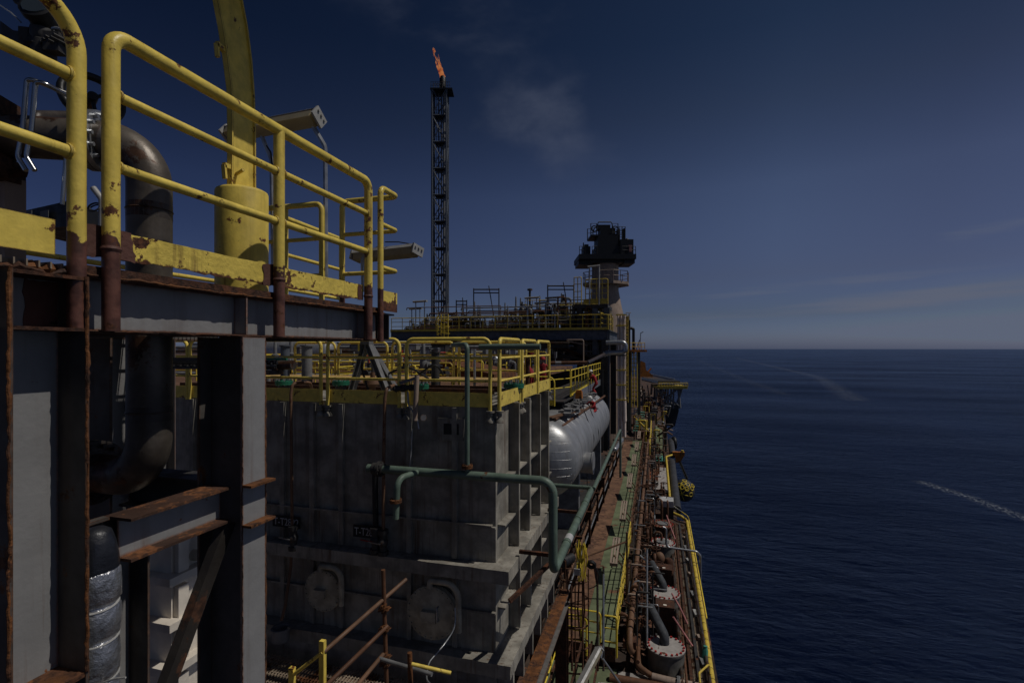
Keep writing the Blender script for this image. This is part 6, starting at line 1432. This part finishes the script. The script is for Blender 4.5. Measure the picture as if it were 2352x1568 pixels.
# tall stanchions with brown diagonal bar
o = MB().bar((-1.08, 19.6, WK-.6), (-1.08, 19.6, -6.85), .07, .07).bar((-1.08, 19.6, -7.2), (-2.9, 18.2, -7.6), .05, .05).build('stanchion', 'brown_pipe'); tag(o, 'brown stanchion with a long diagonal bar reaching across the green walkway', 'stanchion')
rr = random.Random(31)
# brown main and companions
t = thing('deck_main', 'thick rust brown pipe running along the walkway then elbowing down to the deck', 'pipe', (-.82, 30, WK))
MB().tube([(-.82, 52, -8.95), (-.82, 16.6, -8.95), (-.80, 16.0, -9.3), onZ(1462, 1478, -9.62), onZ(1466, 1530, -9.8), onZ(1502, 1556, -9.86)], .095, 16, .35, seg=7).build('pipe_run', 'brown_pipe', t)
b = MB()
for y in (17.2, 19, 21.4, 24.5, 29, 34, 40): b.torus((-.82, y, -8.95), (0, 1, 0), .105, .022, 18, 6)
b.build('coupling', 'rust', t); MB().box(-1.02, -.62, 16.35, 16.75, -9.35, -9.12).build('anchor_box', 'rust', t)
pw = [onZ(1498, 1554, -9.86), onZ(1530, 1562, -9.86), onZ(1640, 1585, -9.9)]
t = thing('deck_main', 'pale bolted pipe crossing the deck corner at the very bottom', 'pipe', pw[1]); MB().tube(pw, .12, 16).build('pipe_run', 'tan', t)
b = MB(); dd = (pw[2]-pw[1]).normalized(); flange_pair(b, pw[1]+dd*.35, dd, .19, .035, 10); b.build('flange', 'grey_steel', t)
o = MB().tube([onZ(1400, 1556, -9.9), onZ(1530, 1580, -9.95)], .13, 14).build('deck_main', 'rust_pipe'); tag(o, 'rust red pipe stub low on the deck under the pale bolted pipe', 'pipe')
for k, (x, z, r_, mt, y0, y1, lb) in enumerate(((-.56, -9.5, .06, 'rust_pipe', 16, 48, 'rust red'), (-.40, -9.6, .045, 'dark_pipe', 17, 46, 'dark'), (-.25, -9.75, .06, 'brown_pipe', 24, 52, 'low brown'), (-1.0, -9.1, .045, 'galv', 18, 50, 'galvanized'), (.72, -9.8, .05, 'dark_pipe', 15, 29, 'dark catwalk'), (.84, -9.75, .035, 'rust_pipe', 15.5, 29, 'thin rusty catwalk'), (1.5, -9.75, .05, 'dark_pipe', 15, 29, 'dark outer'))):
    grp_pipe([(x, y0, z), (x, y1, z)], r_, mt, lb+' pipe lying lengthwise on the main deck between walkway and hull rail', 'lengthwise deck pipes', nm='deck_pipe')
# tank hatch drums
def hatch(label, y, cover='plate_white', elbow=True, loc=None):
    x = .28; zt = -9.38; r_ = .56
    t = thing('hatch_drum', label, 'hatch', (x, y, DK), 'hatch drums along the deck')
    MB().lathe((x, y, DK), Z1, [(r_*1.02, 0), (r_, .02), (r_, zt-DK-.09), (r_*1.05, zt-DK-.08), (r_*1.05, zt-DK-.03)], 40).build('drum', 'drum_grey' if cover == 'plate_white' else 'rust', t)
    MB().lathe((x, y, zt-.028), Z1, [(r_*1.05, 0), (r_*1.05, .03), (.001, .031)], 40).build('cover', cover, t)
    b = MB()
    for k in range(20):
        a = 2*pi*k/20; q = V((x+cos(a)*r_*.96, y+sin(a)*r_*.96, zt)); b.cyl(q, q+Z1*.05, .034, 8)
    b.build('bolt', 'red', t)
    if elbow:
        MB().tube([(x-.05, y+.12, zt), (x-.05, y+.12, zt+.25), (x-.5, y+1.1, zt+.62)], .15, 18, .2).build('vent_elbow', 'elbow_grey', t)
    else:
        MB().cyl((x, y, zt), (x, y, zt+.06), .3, 20).tube([(x-.4, y-.2, zt), (x-.4, y-.2, zt+.35), (x-.4, y+.2, zt+.35)], .04, 8, .06).build('top_gear', 'grey_steel', t)
    return t
hatch('pale hatch drum with red bolts nearest to the bolted bottom pipe', 16.9)
hatch('second pale hatch drum with red bolts behind the brown boxes', 20.6)
hatch('third pale hatch drum with a thin gooseneck pipe beside it', 25.9, elbow=False)
hatch('rust stained hatch drum farthest along with small gear on top', 28.6, 'rust_deck', False)
for k, (y, zt, lb) in enumerate(((18.9, -9.02, 'rust brown box with a pale square tag between the first two drums'), (21.9, -8.95, 'rust brown box with a pale tag behind the second drum'))):
    t = thing('valve_box', lb, 'box', (.28, y, DK)); MB().box(-.02, .58, y-.28, y+.28, DK+.1, zt).box(-.04, .6, y-.3, y+.3, zt, zt+.03).build('box', 'rust', t); MB().box(.22, .33, y-.2, y-.1, zt+.031, zt+.045).build('tag_plate', 'cream', t)
    MB().tube([(-.6, y-.5, zt+.15), (.05, y-.55, zt+.2), (.05, y-.5, zt-.2), (-.55, y-.5, zt-.25)], .022, 8, .06).build('guard_bar', 'galv', t)
t = thing('tank', 'round brown pump bodies standing behind the tagged boxes', 'pump', (.3, 23.6, DK)); MB().sphere((.12, 23.4, -9.2), .22, 16, 10, (1, 1, 1.3)).cyl((.12, 23.4, DK), (.12, 23.4, -9.3), .2, 14).build('pump_casing', 'brown_pipe', t); MB().lathe((.5, 23.4, DK), Z1, [(.2, 0), (.2, .8), (.12, .9)], 16).build('motor', 'rust', t)
# thin gooseneck over the rail and red hoses
o = MB().tube([onY(1522, 1210, 25), onY(1530, 1213, 25), onY(1530, 1256, 25), onY(1600, 1266, 25), onY(1609, 1276, 25), onY(1609, 1345, 25)], .05, 10, .2).build('overflow_pipe', 'galv'); tag(o, 'grey overflow pipe stepping out over the yellow hull rail', 'pipe')
for (a, c, d, lb) in (((1546, 1416, -9.2), (1566, 1446, -9.6), (1591, 1484, -9.85), 'pink red hose dropping from the nearest drum to the grating'), ((1543, 1362, -9.1), (1562, 1395, -9.4), (1579, 1432, -9.85), 'pink red hose dropping from the tagged box to the grating'), ((1531, 1183, -9.0), (1541, 1212, -9.4), (1551, 1238, -9.8), 'pink red hose beside the third drum')):
    o = MB().tube([onZ(*a), onZ(*c), onZ(*d)], .032, 8, .6).build('hose', 'pink_hose'); tag(o, lb, 'hose')
# grating side walk
g = MB(); y = 14.6
while y < 30.6: g.box(.66, 1.52, y, y+.014, DK+.10, DK+.13); y += .075
for k in range(13): g.box(.66+k*.07, .672+k*.07, 14.6, 30.6, DK+.10, DK+.128)
o = g.build('side_grating', 'grating'); tag(o, 'dark grating catwalk inside the yellow hull rail', 'grating')
for k, x in enumerate((.95, 1.18)):
    o = MB().box(x, x+.09, 15, 30.4, DK+.135, DK+.2).build('cable_duct', ('rust', 'dark_steel')[k]); tag(o, ('rusty', 'dark')[k]+' cable duct laid on the grating catwalk', 'duct')
for k in range(9):
    y = 15.6+k*1.6+rr.uniform(-.3, .3); o = MB().obox((1.38, y, DK+.2), V((.06, .02, 0)), V((-.03, rr.uniform(.1, .22), 0)), V((0, 0, .05))).build('rag_bundle', ('lamp_shell', 'grey_steel', 'tan')[k % 3], jit=.03); tag(o, 'small crumpled bundle lying on the grating catwalk', 'bundle', 'bundles on the catwalk')
# yellow hull rail
hr = [(1.63, 13.2), (1.63, 29.2)]; zr = -9.35
XH = .1645*9.9
t = thing('hull_rail', 'thick worn yellow rail pipe along the ship side', 'rail', (1.6, 22, DK))
zh = -9.9
P = [onZ(1640, 1590, zh), onZ(1615, 1420, zh), onZ(1600, 1330, zh), onZ(1578, 1196, zh), onZ(1565, 1186, zh+.15), onZ(1543, 1177, zh+.15), onZ(1540, 1160, zh), onZ(1530, 1049, zh), onZ(1556, 1041, zh)]
MB().tube(P, .085, 14, .15, seg=5).build('rail_pipe', 'yellow_far', t)
b = MB()
for k in range(15): q = P[0].lerp(P[2], k/14); b.torus(q, P[2]-P[0], .088, .010, 14, 5)
for k in range(7): q = P[2].lerp(P[3], k/6); b.torus(q, P[3]-P[2], .088, .010, 14, 5)
b.build('joint', 'rust', t)
b = MB()
for k in range(12): q = P[0].lerp(P[3], k/11); b.cyl(q, V((q.x-.03, q.y, DK)), .04, 8)
b.build('post', 'rust', t)
MB().tube([P[1]+V((.13, 0, .02)), P[2]+V((.13, 0, .02)), P[3]+V((.12, 0, .05)), onZ(1580, 1185, zh+.3), onZ(1545, 1160, zh+.3)], .022, 8, .2).build('hand_line', 'yellow_bright', t)
t = thing('gate_frame', 'yellow tubular gate leaning at the bottom end of the hull rail', 'gate', onZ(1630, 1560, DK)); MB().tube([onZ(1608, 1568, -9.6), onZ(1606, 1545, -9.5), onZ(1630, 1523, -9.5), onZ(1632, 1548, -9.7)], .03, 8, .06).build('frame', 'yellow_far', t)
o = MB().lathe(onZ(1619, 1500, -9.7), (.1, .2, 1), [(.1, -.25), (.09, .1), (.05, .2), (.07, .22), (.001, .23)], 10).build('flask', 'teal', jit=.02); tag(o, 'teal wrapped nozzle hanging on the hull rail', 'nozzle')
# stay lines
for (a, c, lb) in (((1497, 1127), (1577, 1183), 'upper thin grey stay rod slanting down to the hull rail'), ((1498, 1160), (1582, 1214), 'lower thin grey stay rod slanting down to the hull rail')):
    o = MB().tube([at(*a, 31.5), at(*c, 30)], .028, 6).build('stay_rod', 'galv'); tag(o, lb, 'rod')
# long rubber fender along the side, round floating fender, davit, chain
pa = [onZ(1543, 1060, -10.1), onZ(1554, 1172, -10.1)]
o = MB().tube([pa[0], pa[1]], .29, 20).build('side_fender', 'rubber'); tag(o, 'long dark grey rubber fender lying outside the yellow rail', 'fender')
o = MB().tube([onZ(1541, 1012, -10.1), onZ(1545, 1045, -10.1)], .3, 16).build('side_fender', 'rubber'); tag(o, 'short dark rubber fender piece ahead of the yellow davit bracket', 'fender')
o = MB().torus(onZ(1548, 1018, -10.3), (1, .2, 0), .55, .22, 20, 10).build('tyre', 'black'); tag(o, 'black tyre hanging on the ship side ahead of the davit bracket', 'tyre')
t = thing('davit', 'short worn yellow davit bracket over the ship side', 'davit', onZ(1560, 1045, -9.7)); q = onZ(1558, 1043, -9.6)
MB().box(q.x-.5, q.x+.55, q.y-.2, q.y+.2, q.z-.1, q.z+.22).prism([q+V((-.3, -.2, -.1)), q+V((.5, -.2, -.1)), q+V((.15, -.2, -.7)), q+V((-.25, -.2, -.75))], (0, .4, 0)).build('bracket', 'orange', t); MB().cyl(q+V((.35, -.1, .22)), q+V((.35, -.1, .4)), .12, 12).build('cap', 'yellow_far', t)
fcn = onX(1571, 1126, 2.25)
t = thing('round_fender', 'round black fender netted with yellow painted rings at the ship side', 'fender', fcn-Z1*.95)
MB().sphere(fcn, .93, 28, 18, (.95, 1, 1.02)).build('ball', 'rubber', t)
b = MB(); vdir = (-fcn).normalized()
for (u_, v_) in ((-.5, .6), (-.05, .72), (.35, .55), (-.2, .3), (.25, .12), (.62, .15), (.5, -.3), (-.55, .1), (.05, .95), (.75, .4)):
    w_ = sqrt(max(.02, 1-u_*u_-v_*v_)); nrm = (RT*u_+Z1*v_+vdir*w_).normalized(); b.torus(fcn+nrm*.93, nrm, .16, .04, 14, 6)
for (u_, v_) in ((-.2, -.3),):
    w_ = sqrt(1-u_*u_-v_*v_); n0 = (RT*u_+Z1*v_+vdir*w_).normalized()
    for k in range(6):
        a = k*pi/3+.3; x_, y_ = frame(n0); b.tube([fcn+(n0*cos(s_)+(x_*cos(a)+y_*sin(a))*sin(s_)).normalized()*.95 for s_ in [j*.75/5 for j in range(6)]], .028, 6)
b.build('ring', 'yellow_rope', t)
cA, cB = q+V((.1, 0, -.6)), fcn+V((.25, .2, 1.0)); b = MB()
for k in range(26):
    p = cA.lerp(cB, k/25); d_ = (cB-cA).normalized(); x_, y_ = frame(d_); b.torus(p, x_ if k % 2 else y_, .11, .035, 10, 5)
o = b.build('chain', 'black'); tag(o, 'black chain hanging from the yellow davit bracket to the round fender', 'chain')
# deck pieces further ahead
o = MB().box(-.86, .78, 37.6, 44.6, DK, DK+.14).build('deck_plate', 'plate_white'); tag(o, kind='structure')
o = MB().box(-.86, .1, 40.2, 44.2, DK+.141, DK+.155).build('orange_patch', 'orange_deck'); tag(o, kind='structure')
o = MB().box(-.15, .6, 46.5, 68, DK, DK+.2).build('green_path', 'green_deck'); tag(o, kind='structure')
o = MB().box(-.2, .65, 46.3, 48.6, DK+.25, DK+.32).build('hatch_cover', 'teal'); tag(o, 'teal hatch cover at the near end of the far green path', 'hatch')
t = thing('wrapped_bundle', 'white sheeted bundle on a dark rack by the hull rail', 'bundle', (.6, 32, DK)); MB().box(.15, .95, 31.6, 32.6, -9.35, -9.0).build('sheet', 'sign_white', t, jit=.05); MB().box(.2, .95, 31.7, 32.5, DK, -9.36).build('rack', 'dark_steel', t)
# deck clutter: valves, posts, small frames between walkway and hull rail
v0 = valve_stand('dark hand wheel valve among the deck pipes beside the walkway', 'dark_steel', 'rust', 1.5, 'valves along the deck', (-.3, 17.6, DK))
g0 = gooseneck('rusty gooseneck vent pipe among the deck pipes', 'rust_pipe', (-.45, 18.4, DK), 1.1, 'vents along the deck', .05)
for k in range(95):
    y = 17.5+rr.random()**1.4*36; x = rr.uniform(-1.0, .05) if y < 30 else rr.uniform(-1.0, .6)
    copy_of((v0, g0)[k % 2], (x, y, DK), rr.choice((0, pi/2, pi, -pi/2)), scale=rr.uniform(.7, 1.25))
for k in range(60):
    y = 17+(k%30)*1.2+rr.uniform(-.4, .4); x = rr.choice((-.95, -.62, -.12, .55)) if y > 29.5 else rr.choice((-.98, -.62, -.14))
    h_ = rr.uniform(.8, 2.4); mt = rr.choice(('rust', 'brown_pipe', 'galv', 'dark_steel', 'tan'))
    o = MB().tube([(x, y, DK), (x, y, DK+h_), (x+rr.choice((-.5, .5, .4)), y, DK+h_)], rr.uniform(.02, .045), 6, .08).build('pipe_post', mt); tag(o, 'thin upright pipe with a bent top among the deck gear', 'pipe', 'bent posts along the deck')
for k in range(46):
    y = 52+k*1.0+rr.uniform(-.4, .4); x = rr.uniform(-2.9, -.2) if k % 3 else rr.uniform(.6, 1.0); h_ = rr.uniform(1.0, 3.2); mt = rr.choice(('rust', 'brown_pipe', 'galv', 'dark_steel', 'tan', 'yellow_far'))
    o = MB().tube([(x, y, DK), (x, y, DK+h_), (x+rr.choice((-.8, .8, .5)), y, DK+h_), (x+rr.choice((-.8, .8, .5)), y+1, DK+h_*.5)], rr.uniform(.04, .10), 6, .12).build('pipe_post', mt); tag(o, 'bent pipe among the gear far ahead along the deck', 'pipe', 'bent pipes far along the deck')
for k in range(14):
    y = 56+k*3.1; x = rr.uniform(-2.6, -.6); w_ = rr.uniform(.3, .7); h_ = rr.uniform(.6, 1.6); t = thing('deck_box', 'weathered deck box among the gear far ahead along the deck', 'box', (x, y, DK), 'deck boxes far ahead')
    MB().box(x-w_, x+w_, y-.4, y+.4, DK+.06, DK+h_).box(x-w_-.04, x+w_+.04, y-.44, y+.44, DK+h_, DK+h_+.05).box(x-w_+.1, x+w_-.1, y-.3, y+.3, DK, DK+.06).build('casing', ('rust', 'grey_steel', 'white_dirty', 'brown_pipe')[k % 4], t)
o = MB().tube([onY(1486, 1262, 18.5), onY(1486, 1488, 17)], .035, 8).tube([onY(1486, 1290, 18.4), onY(1470, 1275, 18.4)], .03, 8).build('standpipe', 'galv'); tag(o, 'tall thin grey standpipe left of the nearest hatch drum', 'pipe')
t = thing('wire_coil', 'coil of grey wire hung round the brown main pipe', 'coil', onZ(1464, 1352, -9)); q = onZ(1466, 1348, -8.8)
b = MB()
for k in range(4): b.torus(q+V((0, .02*k, 0)), (.2+.1*k, -1, .5), .20, .012, 22, 5)
b.build('coil', 'galv', t)
b = MB()
for k in range(24): b.obox((rr.uniform(-1.6, -1.0), rr.uniform(13.4, 15.2), DK+rr.uniform(.05, .25)), V((rr.uniform(.03, .12), .02, 0)), V((0, rr.uniform(.03, .12), .01)), V((0, 0, rr.uniform(.03, .08))))
o = b.build('debris_heap', 'plate_white', jit=.02); tag(o, 'pale heap of scaffold couplers on the deck near the bottom', 'heap')
o = MB().box(-1.15, .5, 13.0, 16.2, DK+.002, DK+.06).build('deck_plate', 'plate_white'); tag(o, kind='structure')
# left of the walkway: frames, pipes, ladder, hoses
for k in range(9):
    y = 18+k*3.4; t = thing('pipe_support', 'rusty goalpost pipe support on the inboard walkway edge', 'pipe support', (-3.3, y, DK), 'pipe supports beside the walkway')
    b = MB().bar((-3.55, y, DK), (-3.55, y, -7.9), .1, .1).bar((-3.12, y, DK), (-3.12, y, -7.9), .1, .1); b.build('post', 'rust', t); MB().bar((-3.7, y, -7.9), (-3.0, y, -7.9), .1, .1).build('crossbar', 'rust', t)
for k, (x, z, r_, mt, y0, y1, lb) in enumerate(((-3.25, -8.6, .07, 'brown_pipe', 15, 48, 'brown'), (-3.42, -8.8, .09, 'dark_pipe', 15, 40, 'dark'), (-3.2, -9.0, .04, 'galv', 16, 46, 'slim galvanized'), (-3.3, -7.78, .06, 'rust_pipe', 17, 46, 'rust red upper'))):
    grp_pipe([(x, y0, z), (x, y1, z)], r_, mt, lb+' pipe carried by the goalpost supports beside the walkway', 'inboard walkway pipes', nm='deck_pipe')
o = MB().tube([onX(1408, 1030, -2.9), onX(1412, 1033, -2.75), onX(1428, 1010, -2.6)], .16, 14, .3).build('vent_elbow', 'galv'); tag(o, 'silver pipe elbow beyond the silver vessel at the walkway edge', 'pipe')
b = MB()
for k in range(12): b.torus((-2.98, 16.6+k*.16, -7.0-.05*k), (0, 1, -.3), .13, .05, 14, 6)
b.tube([(-2.98, 16.5, -6.97), (-2.98, 18.6, -7.6)], .12, 10)
o = b.build('corrugated_hose', 'black'); tag(o, 'black corrugated duct hose beside the green crossing pipe', 'hose')
ladder_cage('rusty yellow caged ladder beside the tank foot', (-2.05, 13.1, DK), 4.6, 'rust_pipe', .2, None, .45, 1.0, rr_=.024)
t = thing('hose_bundle', 'tangle of yellow straps hanging above the caged ladder', 'straps', at(1336, 1240, 12.5))
b = MB()
for k in range(15):
    x0 = 1326+k*1.5; a = rr.uniform(-6, 6); b.tube([at(x0+a, 1244+rr.uniform(-6, 18), 12.5+rr.uniform(-.2, .2)), at(x0+rr.uniform(-4, 4), 1285, 12.5), at(x0+rr.uniform(-7, 7)-4, 1310+rr.uniform(-10, 28), 12.4)], .012, 6, .4)
b.build('strap', 'yellow_rope', t); MB().box(at(1322, 1300, 12.6).x, at(1336, 1300, 12.6).x, 12.3, 12.33, at(1322, 1310, 12.6).z, at(1322, 1296, 12.6).z).build('name_board', 'lamp_shell', t)
MB().tube([at(1330, 1335, 12.5), at(1327, 1400, 12.6), at(1333, 1470, 12.6)], .02, 6).tube([at(1340, 1330, 12.5), at(1343, 1400, 12.6), at(1336, 1470, 12.6)], .02, 6).build('rope', 'rust', t)
for k, (px, mt) in enumerate(((1296, 'brown_pipe'), (1312, 'rust'), (1372, 'dark_pipe'), (1386, 'dark_steel'))):
    o = MB().tube([at(px, (1330, 1345, 1310, 1300)[k], 12.8), at(px+(0, 2, 1, 0)[k], 1540, 12.3)], .028, 7).build('standpipe', mt); tag(o, ('brown', 'rust red', 'dark', 'dark grey')[k]+' thin standpipe between the tank foot and the green walkway', 'pipe')
o = MB().tube([at(1362, 1290, 12.5), at(1376, 1318, 12.4), at(1372, 1345, 12.4), at(1352, 1352, 12.4)], .012, 6, .2).torus(at(1358, 1296, 12.5), (0, 1, .3), .08, .05, 12, 6).build('cable', 'black'); tag(o, 'black cable loop with a lump over the walkway start', 'cable')
luminaire('long tilted tube luminaire hanging near the bottom edge of the view', at(1376, 1490, 11.5), at(1322, 1592, 10.6), .2, .12, (-.7, -.5, .6), poles=([at(1384, 1512, 11.5), at(1425, 1570, 11.6), at(1436, 1640, 11.7)], [at(1386, 1318, 12.1), at(1386, 1480, 11.6), at(1380, 1510, 11.5)]), pr=.025, mat='lamp_shell')
for k in range(5):
    x = -2.9+k*.3; o = MB().box(x, x+.06, 11.6, 16.2, DK+.8, DK+.86).build('cable_duct', 'rust'); tag(o, 'rusty duct under the walkway end near the tank foot', 'duct', 'ducts at the walkway end')
